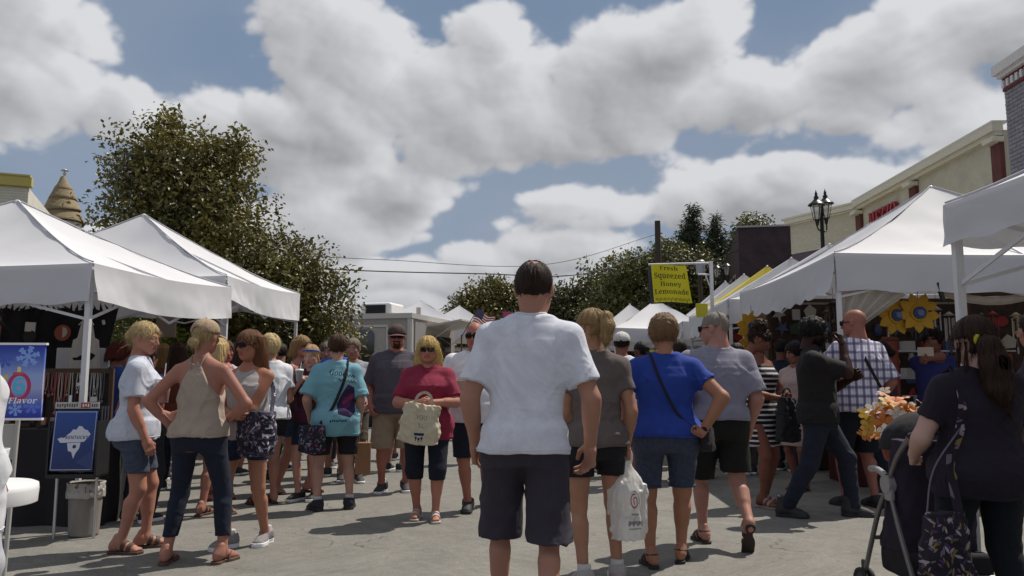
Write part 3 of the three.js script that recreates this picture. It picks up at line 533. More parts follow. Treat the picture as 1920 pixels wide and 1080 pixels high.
  for (const [n, lab, p, c, h] of bins) { const b = thing(n, lab, 'bin', p); const m = std({ color: lin(...c), roughness: 0.5 }); part('body', mv(lathe([[0, 0.02], [0.24, 0.02], [0.25, 0.06], [0.3, h - 0.06], [0.32, h - 0.05], [0.32, h], [0.28, h]], 20)), m, b); part('lid', mv(lathe([[0.33, 0], [0.33, 0.04], [0.25, 0.1], [0, 0.13]], 20), 0, h, 0), m, b); }
}
// stall with framed pictures under the far tent
{
  const S = thing('picture_panel', 'white grid panel of red and dark framed pictures by the trailer', 'display', [-3.0, 0, -25.6], 0.1);
  part('frame', [...[-0.95, 0, 0.95].map((x) => bar([x, 0, 0], [x, 2.3, 0], 0.02)), ...[0.3, 0.9, 1.5, 2.25].map((y) => bar([-0.95, y, 0], [0.95, y, 0], 0.012))], std({ color: lin(0.18, 0.09, 0.06), roughness: 0.7 }), S);
  part('board', box(1.86, 1.95, 0.02, 0, 1.27, -0.02), std({ color: lin(0.55, 0.55, 0.56), roughness: 0.8 }), S);
  const cs = [[0.35, 0.02, 0.03], [0.03, 0.03, 0.04], [0.6, 0.58, 0.55], [0.28, 0.03, 0.02], [0.05, 0.06, 0.1], [0.5, 0.3, 0.1]];
  for (let r = 0; r < 4; r++) for (let c = 0; c < 5; c++) part('picture', box(rr(0.2, 0.32), rr(0.25, 0.4), 0.03, -0.74 + c * 0.37, 0.55 + r * 0.47, 0.02), std({ color: lin(...pick(cs)), roughness: 0.6 }), S);
  const tb = thing('stall_table', 'low stall table with goods in front of the picture panel', 'table', [-2.7, 0, -24.4], 0.1);
  part('top', rbox(1.9, 0.04, 0.7, 0.01, 0, 0.75, 0), std({ color: lin(0.3, 0.26, 0.22) }), tb);
  for (const x of [-0.88, 0.88]) for (const z of [-0.3, 0.3]) part('leg', bar([x, 0, z], [x, 0.74, z], 0.02), M.steel, tb);
  [['red', [0.5, 0.08, 0.04]], ['orange', [0.6, 0.3, 0.05]], ['navy', [0.1, 0.1, 0.3]], ['white', [0.5, 0.5, 0.5]], ['brown', [0.2, 0.1, 0.05]], ['pink', [0.5, 0.2, 0.25]]].forEach(([cn, c], k) => single('craft_item', `small ${cn} craft item on the stall table by the trailer`, 'goods', rbox(rr(0.08, 0.2), rr(0.1, 0.3), 0.1, 0.015, 0, 0.12, 0), std({ color: lin(...c) }), [-3.5 + k * 0.3, 0.74, -24.4 + rr(-0.2, 0.2) - k * 0.03], rr(0, 1), 'craft items on the stall table'));
  // flags
  const flagTex = canvasTex(380, 200, (x, w, h) => {
    for (let i = 0; i < 13; i++) { x.fillStyle = i & 1 ? '#e9e6e2' : '#9b1c2e'; x.fillRect(0, i * h / 13, w, h / 13 + 1); }
    x.fillStyle = '#20264d'; x.fillRect(0, 0, w * 0.4, h * 7 / 13); x.fillStyle = '#e9e6e2';
    for (let r = 0; r < 9; r++) for (let c = 0; c < (r & 1 ? 5 : 6); c++) { const X = w * 0.4 * ((c + (r & 1 ? 1 : 0.5)) / 6), Y = h * 7 / 13 * (r + 0.7) / 9.4; x.beginPath(); for (let k = 0; k < 10; k++) { const a = -Math.PI / 2 + k * Math.PI / 5, q = k & 1 ? 1.8 : 4.6; x.lineTo(X + Math.cos(a) * q, Y + Math.sin(a) * q); } x.fill(); }
  });
  const fm = phys({ map: flagTex, roughness: 0.8, transmission: 0.25, thickness: 0 });
  for (const [lab, x, z] of [['American flag on a slanted stick left of the white-shirted man', -1.95, -20], ['second American flag half hidden by the white-shirted man', -1.3, -20.4]]) {
    const F = thing('flag', lab, 'flag', [x, 0, z], 0, 'American flags');
    part('stick', [bar([0, 0, 0], [0.02, 2.35, 0], 0.02), bar([0.02, 2.3, 0], [0.44, 3.03, 0], 0.012)], M.wood, F);
    part('cloth', sheet((u, v) => [0.42 - 0.16 * v + u * 0.46, 2.98 - 0.36 * v - u * 0.2 + 0.03 * Math.sin(u * 8), 0.06 * Math.sin(u * 7 + v * 2) + 0.02], 24, 12, (u, v) => [u, 1 - v]), fm, F);
  }
  single('pink_pennant', 'pink pennant beside the flags behind the white-shirted man', 'pennant', sheet((u, v) => [u * 0.7, -0.18 * v - 0.05 * u, 0.04 * Math.sin(u * 6)], 12, 4), std({ color: lin(0.5, 0.06, 0.16) }), [-0.9, 2.95, -20.3]);
}
// ---------------------------------------------------------------- figures: signed-distance bodies meshed with surface nets
const smin = (a, b, k) => { const h = k - Math.abs(a - b); return h > 0 ? Math.min(a, b) - h * h / (4 * k) : Math.min(a, b); };
const smax = (a, b, k) => -smin(-a, -b, k);
function cap(a, b, ra, rb) {
  const [ax, ay, az] = a, dx = b[0] - ax, dy = b[1] - ay, dz = b[2] - az, l2 = dx * dx + dy * dy + dz * dz || 1e-9, dr = rb - ra;
  return (x, y, z) => { const px = x - ax, py = y - ay, pz = z - az; let t = (px * dx + py * dy + pz * dz) / l2; t = t < 0 ? 0 : t > 1 ? 1 : t; const qx = px - dx * t, qy = py - dy * t, qz = pz - dz * t; return Math.sqrt(qx * qx + qy * qy + qz * qz) - ra - dr * t; };
}
function ell(c, r) { const [cx, cy, cz] = c, ix = 1 / r[0], iy = 1 / r[1], iz = 1 / r[2], m = Math.min(...r); return (x, y, z) => { const a = (x - cx) * ix, b = (y - cy) * iy, d = (z - cz) * iz; return (Math.sqrt(a * a + b * b + d * d) - 1) * m; }; }
function rb3(c, h, r) { return (x, y, z) => { const a = Math.abs(x - c[0]) - h[0], b = Math.abs(y - c[1]) - h[1], d = Math.abs(z - c[2]) - h[2]; const A = Math.max(a, 0), B = Math.max(b, 0), D = Math.max(d, 0); return Math.sqrt(A * A + B * B + D * D) + Math.min(Math.max(a, b, d), 0) - r; }; }
function union(list, k) { const n = list.length; return (x, y, z) => { let d = list[0](x, y, z); for (let i = 1; i < n; i++) d = smin(d, list[i](x, y, z), k); return d; }; }
function nets(F, lo, hi, c) {
  const nx = Math.ceil((hi[0] - lo[0]) / c) + 2, ny = Math.ceil((hi[1] - lo[1]) / c) + 2, nz = Math.ceil((hi[2] - lo[2]) / c) + 2, sy = nx, sz = nx * ny;
  const g = new Float32Array(nx * ny * nz), B = 4, rad = B * 0.5 * c * 1.7321 * 1.35 + 0.012;
  const X = (i) => lo[0] + (i - 0.5) * c, Y = (j) => lo[1] + (j - 0.5) * c, Z = (k) => lo[2] + (k - 0.5) * c;
  for (let k0 = 0; k0 < nz; k0 += B) for (let j0 = 0; j0 < ny; j0 += B) for (let i0 = 0; i0 < nx; i0 += B) {
    const d0 = F(X(i0 + 1.5), Y(j0 + 1.5), Z(k0 + 1.5)), far = Math.abs(d0) > rad;
    const k1 = Math.min(nz, k0 + B), j1 = Math.min(ny, j0 + B), i1 = Math.min(nx, i0 + B);
    for (let k = k0; k < k1; k++) for (let j = j0; j < j1; j++) { let o = k * sz + j * sy + i0; for (let i = i0; i < i1; i++, o++) g[o] = far ? d0 : F(X(i), Y(j), Z(k)); }
  }
  const id = new Int32Array(nx * ny * nz).fill(-1), P = [], N = [], I = [];
  for (let k = 0; k < nz - 1; k++) for (let j = 0; j < ny - 1; j++) for (let i = 0; i < nx - 1; i++) {
    const o = k * sz + j * sy + i, a = g[o], b = g[o + 1], d = g[o + sy], e = g[o + sy + 1], f = g[o + sz], h = g[o + sz + 1], l = g[o + sz + sy], m = g[o + sz + sy + 1];
    const s = (a < 0) + (b < 0) + (d < 0) + (e < 0) + (f < 0) + (h < 0) + (l < 0) + (m < 0);
    if (s === 0 || s === 8) continue;
    let px = 0, py = 0, pz = 0, n = 0;
    const ed = (u, v, x, y, z, ax) => { if ((u < 0) !== (v < 0)) { const t = u / (u - v); px += x + (ax === 0 ? t : 0); py += y + (ax === 1 ? t : 0); pz += z + (ax === 2 ? t : 0); n++; } };
    ed(a, b, 0, 0, 0, 0); ed(d, e, 0, 1, 0, 0); ed(f, h, 0, 0, 1, 0); ed(l, m, 0, 1, 1, 0);
    ed(a, d, 0, 0, 0, 1); ed(b, e, 1, 0, 0, 1); ed(f, l, 0, 0, 1, 1); ed(h, m, 1, 0, 1, 1);
    ed(a, f, 0, 0, 0, 2); ed(b, h, 1, 0, 0, 2); ed(d, l, 0, 1, 0, 2); ed(e, m, 1, 1, 0, 2);
    px /= n; py /= n; pz /= n;
    const qx = 1 - px, qy = 1 - py, qz = 1 - pz;
    let gx = (b - a) * qy * qz + (e - d) * py * qz + (h - f) * qy * pz + (m - l) * py * pz, gy = (d - a) * qx * qz + (e - b) * px * qz + (l - f) * qx * pz + (m - h) * px * pz, gz = (f - a) * qx * qy + (h - b) * px * qy + (l - d) * qx * py + (m - e) * px * py;
    const gl = Math.hypot(gx, gy, gz) || 1;
    id[o] = P.length / 3; P.push(X(i + px), Y(j + py), Z(k + pz)); N.push(gx / gl, gy / gl, gz / gl);
  }
  const quad = (a, b, d, e, flip) => { if (a < 0 || b < 0 || d < 0 || e < 0) return; flip ? I.push(a, d, b, a, e, d) : I.push(a, b, d, a, d, e); };
  for (let k = 1; k < nz - 1; k++) for (let j = 1; j < ny - 1; j++) for (let i = 1; i < nx - 1; i++) {
    const o = k * sz + j * sy + i, s = g[o] < 0;
    if (s !== (g[o + 1] < 0)) quad(id[o - sy - sz], id[o - sz], id[o], id[o - sy], !s);
    if (s !== (g[o + sy] < 0)) quad(id[o - 1 - sz], id[o - 1], id[o], id[o - sz], !s);
    if (s !== (g[o + sz] < 0)) quad(id[o - 1 - sy], id[o - sy], id[o], id[o - 1], !s);
  }
  const G = new THREE.BufferGeometry(); G.setAttribute('position', new THREE.Float32BufferAttribute(P, 3)); G.setAttribute('normal', new THREE.Float32BufferAttribute(N, 3)); G.setIndex(I); return G;
}
function tint(G, f) { const p = G.attributes.position, c = new Float32Array(p.count * 3); for (let i = 0; i < p.count; i++) { const v = f(p.getX(i), p.getY(i), p.getZ(i)); c[i * 3] = v[0]; c[i * 3 + 1] = v[1]; c[i * 3 + 2] = v[2]; } G.setAttribute('color', new THREE.BufferAttribute(c, 3)); return G; }
function mapUV(G, f) { const p = G.attributes.position, c = new Float32Array(p.count * 2); for (let i = 0; i < p.count; i++) { const v = f(p.getX(i), p.getY(i), p.getZ(i)); c[i * 2] = v[0]; c[i * 2 + 1] = v[1]; } G.setAttribute('uv', new THREE.BufferAttribute(c, 2)); return G; }
function joinIndexed(list) { // indexed merge of geometries that carry position, normal, uv, color
  return mergeGeometries(list.map((g) => { if (!g.attributes.uv) g.setAttribute('uv', new THREE.BufferAttribute(new Float32Array(g.attributes.position.count * 2), 2)); if (!g.attributes.color) g.setAttribute('color', new THREE.BufferAttribute(new Float32Array(g.attributes.position.count * 3).fill(1), 3)); if (!g.index) g.setIndex([...Array(g.attributes.position.count).keys()]); return g; }));
}
const skinMat = phys({ vertexColors: true, roughness: 0.52, specularIntensity: 0.35, bumpMap: TX.grain, bumpScale: 0.0006, sheen: 0.15, sheenRoughness: 0.5, sheenColor: lin(0.6, 0.3, 0.2) });
const streak = dataTex(512, 256, (() => { const row = Array.from({ length: 512 }, () => rnd()); return (u, v, i) => { const n = row[i] * 0.35 + row[(i + 1) % 512] * 0.2 + 0.22 * noise(u * 70, v * 3, 1); const g = 0.8 + 0.45 * (n - 0.25); return [g, g, g]; }; })());
const hairMats = {};
const hairMat = (c) => hairMats[c] ??= phys({ color: hex(c).multiplyScalar(1.3), roughness: 0.55, specularIntensity: 0.45, map: streak, bumpMap: streak, bumpScale: 0.004, sheen: 0.1, sheenRoughness: 0.4, sheenColor: hex(c) });
const clothMats = {};
function fabric(c, o = {}) { const k = c + JSON.stringify(o); return clothMats[k] ??= phys({ color: hex(c), roughness: 0.9, bumpMap: rep(TX.cloth, 9), bumpScale: 0.0007, sheen: 0.25, sheenRoughness: 0.6, sheenColor: hex(c), map: TX.wear, ...o }); }
const denimTex = dataTex(256, 256, (u, v, i, j) => { const g = 0.80 + 0.12 * Math.sin((i + j) * 0.8) * rnd() + 0.12 * tile(u, v, 14) + rr(-0.1, 0.1); return [g, g, g]; });
const denim = (c) => clothMats['d' + c] ??= std({ color: hex(c), roughness: 0.92, map: rep(denimTex, 3), bumpMap: rep(TX.cloth, 8), bumpScale: 0.0008 });

// two-bone reach: middle joint for root a, end b, lengths l1, l2, bending towards pole
function reach(a, b, l1, l2, pole) {
  const A = V(...a), B = V(...b), d = B.clone().sub(A); let L = d.length(); if (L > l1 + l2 - 0.002) { d.multiplyScalar((l1 + l2 - 0.002) / L); B.copy(A).add(d); L = d.length(); }
  const t = (l1 * l1 - l2 * l2 + L * L) / (2 * L), h = Math.sqrt(Math.max(0, l1 * l1 - t * t)), n = d.clone().normalize(), p = V(...pole); p.addScaledVector(n, -p.dot(n)).normalize();
  const m = A.clone().addScaledVector(n, t).addScaledVector(p, h); return [m.toArray(), B.toArray()];
}
const PROF = {
  m: [[0.455, 0.083, 0.064, 0], [0.5, 0.096, 0.074, -0.004], [0.54, 0.097, 0.076, -0.004], [0.59, 0.092, 0.072, 0], [0.63, 0.091, 0.070, 0.002], [0.68, 0.096, 0.071, 0.002], [0.735, 0.103, 0.072, 0.002], [0.775, 0.099, 0.064, -0.003], [0.805, 0.082, 0.053, -0.007], [0.83, 0.055, 0.042, -0.009], [0.85, 0.036, 0.035, -0.008]],
  f: [[0.455, 0.085, 0.066, 0], [0.5, 0.101, 0.079, -0.006], [0.54, 0.100, 0.077, -0.005], [0.59, 0.086, 0.066, 0], [0.635, 0.078, 0.059, 0.002], [0.68, 0.083, 0.064, 0.004], [0.73, 0.090, 0.072, 0.010], [0.775, 0.086, 0.058, 0.001], [0.805, 0.07, 0.046, -0.006], [0.83, 0.046, 0.037, -0.008], [0.85, 0.031, 0.031, -0.007]],
};
function sample(tab, y) { // smooth curve through the rows
  const n = tab.length; if (y <= tab[0][0]) return tab[0]; if (y >= tab[n - 1][0]) return tab[n - 1];
  let i = 1; while (y > tab[i][0]) i++;
  const p1 = tab[i - 1], p2 = tab[i], p0 = tab[Math.max(0, i - 2)], p3 = tab[Math.min(n - 1, i + 1)], h = p2[0] - p1[0], t = (y - p1[0]) / h, t2 = t * t, t3 = t2 * t, out = [y];
  for (let c = 1; c < 4; c++) { const m1 = (p2[c] - p0[c]) / (p2[0] - p0[0] || 1) * h, m2 = (p3[c] - p1[c]) / (p3[0] - p1[0] || 1) * h; out.push((2 * t3 - 3 * t2 + 1) * p1[c] + (t3 - 2 * t2 + t) * m1 + (3 * t2 - 2 * t3) * p2[c] + (t3 - t2) * m2); }
  return out;
}
// tube of elliptic sections over a table of 100 rows between y0 and y1
function tubeField(rowOf, y0, y1, cxz) {
  const n = 90, A = new Float32Array(n + 1), Bd = new Float32Array(n + 1), Zo = new Float32Array(n + 1);
  for (let i = 0; i <= n; i++) { const r = rowOf(lerp(y0, y1, i / n)); A[i] = r[0]; Bd[i] = r[1]; Zo[i] = r[2]; }
  return (x, y, z) => { let t = (y - y0) / (y1 - y0) * n; t = t < 0 ? 0 : t > n - 0.001 ? n - 0.001 : t; const i = t | 0, f = t - i, a = A[i] + (A[i + 1] - A[i]) * f, b = Bd[i] + (Bd[i + 1] - Bd[i]) * f, zo = Zo[i] + (Zo[i + 1] - Zo[i]) * f; const c = cxz(y), dx = (x - c[0]) / a, dz = (z - c[1] - zo) / b; const p = Math.pow(Math.pow(Math.abs(dx), 2.3) + Math.pow(Math.abs(dz), 2.3), 1 / 2.3); let d = (p - 1) * Math.min(a, b); const e = Math.max(y - y1, y0 - y); return d > e ? d : e; };
}
function handGeo(side, curl, cell, s) { // fingers along +y, palm faces +z, thumb to +x * side
  const L = [], k = s;
  L.push(rb3([0, 0.045 * k, 0], [0.030 * k, 0.036 * k, 0.004 * k], 0.011 * k), cap([0, -0.03 * k, 0], [0, 0.02 * k, 0], 0.026 * k, 0.027 * k));
  const parts = [union(L, 0.02 * k)];
  [[0.030, 0.088, 0.070, 0.0092], [0.0105, 0.093, 0.078, 0.0094], [-0.0095, 0.090, 0.072, 0.009], [-0.0285, 0.081, 0.056, 0.008]].forEach(([x, y, l, r], i) => {
    let p = [x * side * k, y * k - 0.012 * k, 0], ang = 0.12 + 0.05 * i; const seg = [0.46, 0.31, 0.23], bend = [curl * 0.75, curl * 1.15, curl * 0.8];
    for (let j = 0; j < 3; j++) { ang += bend[j]; const q = [p[0] + x * side * 0.06 * k, p[1] + Math.cos(ang) * (l * seg[j] + (j ? 0 : 0.012)) * k, p[2] + Math.sin(ang) * (l * seg[j] + (j ? 0 : 0.012)) * k]; parts.push(cap(p, q, r * k * (1 - 0.06 * j), r * k * (0.95 - 0.09 * j))); p = q; }
  });
  let p = [0.026 * side * k, 0.012 * k, 0.006 * k]; const q = [0.052 * side * k, 0.052 * k, (0.02 + 0.012 * curl) * k], e = [(0.058 - 0.018 * curl) * side * k, 0.084 * k, (0.03 + 0.016 * curl) * k];
  parts.push(cap(p, q, 0.014 * k, 0.0115 * k), cap(q, e, 0.0112 * k, 0.009 * k));
  return nets(union(parts, 0.006 * k), [-0.08 * k, -0.05 * k, -0.03 * k], [0.08 * k, 0.19 * k, 0.11 * k], cell);
}
const footParts = (k, m = 1) => [cap([0, 0.04 * k, -0.055 * k], [0, 0.03 * k, -0.06 * k], 0.034 * k, 0.03 * k), cap([0, 0.062 * k, -0.03 * k], [0.004 * k * m, 0.026 * k, 0.10 * k], 0.037 * k, 0.026 * k), cap([0.018 * k * m, 0.018 * k, 0.09 * k], [0.024 * k * m, 0.014 * k, 0.15 * k], 0.019 * k, 0.014 * k), cap([-0.012 * k * m, 0.016 * k, 0.09 * k], [-0.022 * k * m, 0.012 * k, 0.134 * k], 0.018 * k, 0.012 * k), cap([0.0, 0.02 * k, 0.06 * k], [0.0, 0.014 * k, 0.143 * k], 0.03 * k, 0.013 * k)];

function person(label, P) {
  const H = P.h, fem = !!P.f, w = P.w ?? 1, d = P.d ?? 6, k = H / 1.75, group = P.group;
  const cell = P.cell ?? (d < 6.3 ? 0.012 : d < 9.5 ? 0.014 : 0.021), hc = d < 6.3 ? 0.0052 : d < 9.5 ? 0.0065 : 0.011, hd = d < 6.3 ? 0.0042 : d < 9.5 ? 0.0055 : 0.0085;
  const T = thing('person', label, 'person', [P.at[0], 0, P.at[1]], P.turn ?? 0, group);
  const prof = PROF[fem ? 'f' : 'm'], belly = P.belly ?? 0, lean = P.lean ?? [0, 0];
  const gw = (yf) => 1 + (w - 1) * (yf > 0.76 ? lerp(1, 0.35, clamp((yf - 0.76) / 0.07)) : 1);
  // legs
  const feet = P.feet ?? [[0.1, 0, 0, 12], [-0.1, 0, 0, -12]];
  let hipY = 0.522 * H; const hx = 0.055 * H * (1 + (w - 1) * 0.5), ankY = 0.05 * H, l1 = 0.245 * H, l2 = 0.235 * H, sh = P.shift ?? [0, 0];
  for (const f of feet) { const dx = Math.abs(f[0] - sh[0]) - hx, dz = f[1] - sh[1], r = Math.hypot(dx, dz); hipY = Math.min(hipY, ankY + f[2] + Math.sqrt(Math.max(0.01, (l1 + l2 - 0.004) ** 2 - r * r))); }
  const dy = hipY - 0.522 * H;                                                          // the whole upper body drops by this much
  const yf = (y) => (y - dy) / H;
  const cxz = (y) => { const t = clamp((y - hipY) / (0.3 * H), -0.2, 1.2); return [sh[0] + lean[0] * t, sh[1] + lean[1] * t]; };
  const legs = feet.map((f, i) => { const s = i ? -1 : 1, hip = [sh[0] + s * hx, hipY - 0.005, sh[1]], ank = [f[0], ankY + f[2], f[1]]; const a = R(f[3] ?? 0); const [kn, an] = reach(hip, ank, l1, l2, [Math.sin(a) * 0.4 + s * 0.1, 0, 1]); return { s, hip, kn, an, yaw: a, pitch: R(f[4] ?? 0) }; });
  // arms
  const sw = (P.shw ?? 1) * (fem ? 0.099 : 0.112) * H * (1 + (w - 1) * 0.45), shY = 0.79 * H + dy;
  const arms = (P.arms ?? [{}, {}]).map((A, i) => {
    const s = i ? -1 : 1, c = cxz(shY), sd = [c[0] + s * sw, shY + (A.lift ?? 0), c[1] - 0.008 * H];
    const to = A.to ?? [s * (0.17 + 0.05 * (w - 1) * 2), 0.485 * 1.75, 0.05]; const tgt = [to[0] * k, to[1] * k + (A.to ? 0 : dy), to[2] * k];
    const [el, wr] = reach(sd, tgt, 0.172 * H, 0.148 * H, A.pole ?? [s * 0.35, -0.1, -1]); return { s, sd, el, wr, dir: A.dir, palm: A.palm, curl: A.curl ?? 0.45, none: A.none };
  });
  // body surface
  const ar = (fem ? 0.9 : 1.05) * (1 + (w - 1) * 0.75) * k, lr = (fem ? 1.0 : 1.0) * (1 + (w - 1) * 0.7) * k;
  const torso = tubeField((y) => { const r = sample(prof, yf(y)), g = gw(yf(y)), b = belly * Math.exp(-(((yf(y) - 0.6) / 0.075) ** 2)); return [r[1] * H * g, (r[2] * g) * H + b * 0.5, r[3] * H + b * 0.5]; }, 0.455 * H + dy, 0.85 * H + dy, cxz);
  const headC = (() => { const c = cxz(0.93 * H + dy); return [c[0] + (P.headAt?.[0] ?? 0), 0.9345 * H + dy - (P.headDrop ?? 0), c[1] + 0.012 + (P.headAt?.[1] ?? 0)]; })();
  const nb = cxz(0.82 * H + dy);
  const trap = arms.map((A) => cap([nb[0] + A.s * 0.02, 0.838 * H + dy, nb[1] - 0.018], [A.sd[0] - A.s * 0.01, A.sd[1] + 0.008, A.sd[2]], 0.036 * k, 0.046 * ar));
  const limb = [...trap, cap([nb[0], 0.815 * H + dy, nb[1] - 0.014], [headC[0], headC[1] - 0.05, headC[2] - 0.022], (fem ? 0.047 : 0.06) * k * (1 + (w - 1) * 0.5), (fem ? 0.046 : 0.057) * k)];
  for (const L of legs) {
    limb.push(cap(L.hip, L.kn, 0.088 * lr, 0.056 * lr), cap(L.kn, L.an, 0.052 * lr, 0.034 * k));
    const c = [lerp(L.kn[0], L.an[0], 0.28), lerp(L.kn[1], L.an[1], 0.28), lerp(L.kn[2], L.an[2], 0.28) - 0.016 * lr], c2 = [lerp(L.kn[0], L.an[0], 0.5), lerp(L.kn[1], L.an[1], 0.5), lerp(L.kn[2], L.an[2], 0.5) - 0.008 * lr];
    limb.push(cap(c, c2, 0.053 * lr, 0.043 * lr), cap(L.an, [L.an[0], L.an[1] - 0.03 * k, L.an[2]], 0.036 * k, 0.036 * k));
  }
  for (const A of arms) limb.push(cap(A.sd, A.el, 0.054 * ar, 0.043 * ar), cap(A.el, A.wr, 0.043 * ar, 0.029 * ar), cap([lerp(A.el[0], A.wr[0], 0.15), lerp(A.el[1], A.wr[1], 0.15), lerp(A.el[2], A.wr[2], 0.15)], [lerp(A.el[0], A.wr[0], 0.45), lerp(A.el[1], A.wr[1], 0.45), lerp(A.el[2], A.wr[2], 0.45)], 0.044 * ar, 0.038 * ar));
  const bodyF = (() => { const a = union(limb, 0.02), b = torso; return (x, y, z) => smin(a(x, y, z), b(x, y, z), 0.045); })();
  const ext = [0, 1, 2].map((i) => { const all = [...legs.flatMap((L) => [L.hip, L.kn, L.an]), ...arms.flatMap((A) => [A.sd, A.el, A.wr]), headC, [sh[0] + lean[0] - 0.13 * H * w, 1, sh[1] + lean[1] - 0.1 * H * w], [sh[0] + lean[0] + 0.13 * H * w, 1, sh[1] + lean[1] + 0.1 * H * w + belly]]; const v = all.map((p) => p[i]); return [Math.min(...v) - 0.14, Math.max(...v) + 0.14]; });
  const lo = [ext[0][0], 0.0, ext[2][0]], hi = [ext[0][1], headC[1] + 0.02, ext[2][1]];
  const skin = hex(P.skin ?? '#b98364'), sc = [skin.r, skin.g, skin.b];
  const skinAt = (x, y, z) => { const n = 1 + 0.16 * fbm(x * 9 + P.at[0], y * 9, z * 9, 2); const b = 1 + 0.10 * fbm(x * 22 + 5, y * 22 + P.at[1], z * 22, 2); const r = sc[0] * n * 0.95, g = sc[1] * n * b * 0.95, q = sc[2] * n * b * 1.08, m = (r + g + q) / 3 * 0.16; return [r * 0.84 + m, g * 0.84 + m, q * 0.84 + m]; };
  const geos = [tint(nets(bodyF, [lo[0], 0.03, lo[2]], hi, cell), skinAt)];
  // feet
  const footM = legs.map((L) => new THREE.Matrix4().compose(V(L.an[0], L.an[1] - ankY, L.an[2]), new THREE.Quaternion().setFromEuler(new THREE.Euler(L.pitch, L.yaw, 0, 'YXZ')), V(1, 1, 1)).multiply(new THREE.Matrix4().makeTranslation(0, P.shoe === 'sneaker' || P.shoe === 'boot' ? 0.012 : 0.018, 0)));
  if (P.shoe !== 'sneaker' && P.shoe !== 'boot') legs.forEach((L, i) => { const g = nets(union(footParts(k, -L.s).concat([cap([0, 0.04 * k, -0.03 * k], [0, 0.1 * k, -0.02 * k], 0.036 * k, 0.034 * k)]), 0.02), [-0.08, -0.01, -0.13], [0.08, 0.16, 0.2], hd * 1.3); geos.push(tint(g.applyMatrix4(footM[i]), skinAt)); });
  // hands
  for (const A of arms) if (!A.none) {
    const y = V(...(A.dir ?? [A.wr[0] - A.el[0], A.wr[1] - A.el[1], A.wr[2] - A.el[2]])).normalize(), pz = V(...(A.palm ?? [-A.s * 0.85, 0, -0.35])); pz.addScaledVector(y, -pz.dot(y)).normalize(); const px = y.clone().cross(pz), m = new THREE.Matrix4().makeBasis(px, y, pz).setPosition(...A.wr);
    // thumb side: for the left hand (s=1) with palm inwards the thumb points forwards
    geos.push(tint(handGeo(A.thumb ?? -A.s, A.curl, hd, k * (fem ? 0.95 : 1.06)).applyMatrix4(m), skinAt));
  }
  // head
  const hs = 1.05 * (P.hs ?? 1) * lerp(1, k, 0.6) * (fem ? 0.97 : 1.03), hy = R(P.headYaw ?? 0), hp = R(P.headPitch ?? 0), hr = R(P.headRoll ?? 0);
  const hm = new THREE.Matrix4().compose(V(...headC), new THREE.Quaternion().setFromEuler(new THREE.Euler(hp, hy, hr, 'YXZ')), V(hs, hs, hs));
  {
    const wd = 1 + (w - 1) * 0.35;
    const main = union([ell([0, 0.03, -0.012], [0.0745, 0.087, 0.095]), ell([0, -0.028, 0.018], [0.062 * wd, 0.084, 0.074]), ell([0, -0.088, 0.052], [0.030 * wd, 0.024, 0.030]), ell([0, -0.058, 0.01], [0.058 * wd, 0.045, 0.055]), cap([0, -0.05, -0.025], [0, -0.15, -0.04], 0.052 * (fem ? 0.84 : 1.02) * wd, 0.054 * (fem ? 0.84 : 1.02) * wd)], 0.03);
    const det = union([cap([0, 0.012, 0.09], [0, -0.03, 0.106], 0.008, 0.0125), cap([-0.012, -0.036, 0.095], [0.012, -0.036, 0.095], 0.008, 0.008), ell([0, -0.0575, 0.0885], [0.024, 0.006, 0.010]), ell([0, -0.067, 0.086], [0.020, 0.007, 0.010]), cap([-0.035, 0.026, 0.079], [0.035, 0.026, 0.079], 0.0095, 0.0095), ell([0.04, -0.02, 0.066], [0.022, 0.02, 0.02]), ell([-0.04, -0.02, 0.066], [0.022, 0.02, 0.02])], 0.006);
    const ears = union([ell([0.076 * wd, -0.002, -0.008], [0.010, 0.030, 0.019]), ell([-0.076 * wd, -0.002, -0.008], [0.010, 0.030, 0.019])], 0.004), eyes = union([ell([0.031, 0.006, 0.076], [0.0135, 0.010, 0.0135]), ell([-0.031, 0.006, 0.076], [0.0135, 0.010, 0.0135])], 0.001);
    const sock = union([ell([0.031, 0.006, 0.100], [0.019, 0.011, 0.015]), ell([-0.031, 0.006, 0.100], [0.019, 0.011, 0.015])], 0.001);
    const F = (x, y, z) => { let v = smin(main(x, y, z), det(x, y, z), 0.012); v = smin(v, ears(x, y, z), 0.006); v = smax(v, -sock(x, y, z), 0.008); return Math.min(v, eyes(x, y, z)); };
    const g = nets(F, [-0.1, -0.155, -0.12], [0.1, 0.13, 0.13], hc);
    const brow = hex(P.hair?.[1] ?? '#4a3626');
    tint(g, (x, y, z) => {
      let c = skinAt(x, y, z); const n = noise(x * 90, y * 90, z * 90);
      if (z > 0.06 && Math.abs(x) < 0.027 && y < -0.05 && y > -0.076) c = [c[0] * 0.82, c[1] * 0.55, c[2] * 0.55];
      if (z > 0.06 && y > 0.02 && y < 0.034 && Math.abs(x) > 0.012 && Math.abs(x) < 0.05) c = [brow.r * 0.7, brow.g * 0.7, brow.b * 0.7];
      const ex = Math.abs(x) - 0.031, ey = y - 0.006; if (z > 0.074 && ex * ex * 0.6 + ey * ey * 2.2 < 0.00009) c = ex * ex + ey * ey < 0.00004 ? [0.03, 0.02, 0.015] : [0.42, 0.38, 0.36];
      if (P.beard) { const b = hex(P.beard), full = P.beardFull; const m = z > 0.03 && y < -0.042 + 0.006 * n && (full || Math.abs(x) < 0.036 + 0.006 * n) && !(Math.abs(x) < 0.02 && y > -0.072 && y < -0.056); if (m || (full && z > -0.01 && y < -0.055 + 0.01 * n && y > -0.12)) c = [b.r, b.g, b.b]; }
      return c;
    });
    geos.push(g.applyMatrix4(hm));
  }
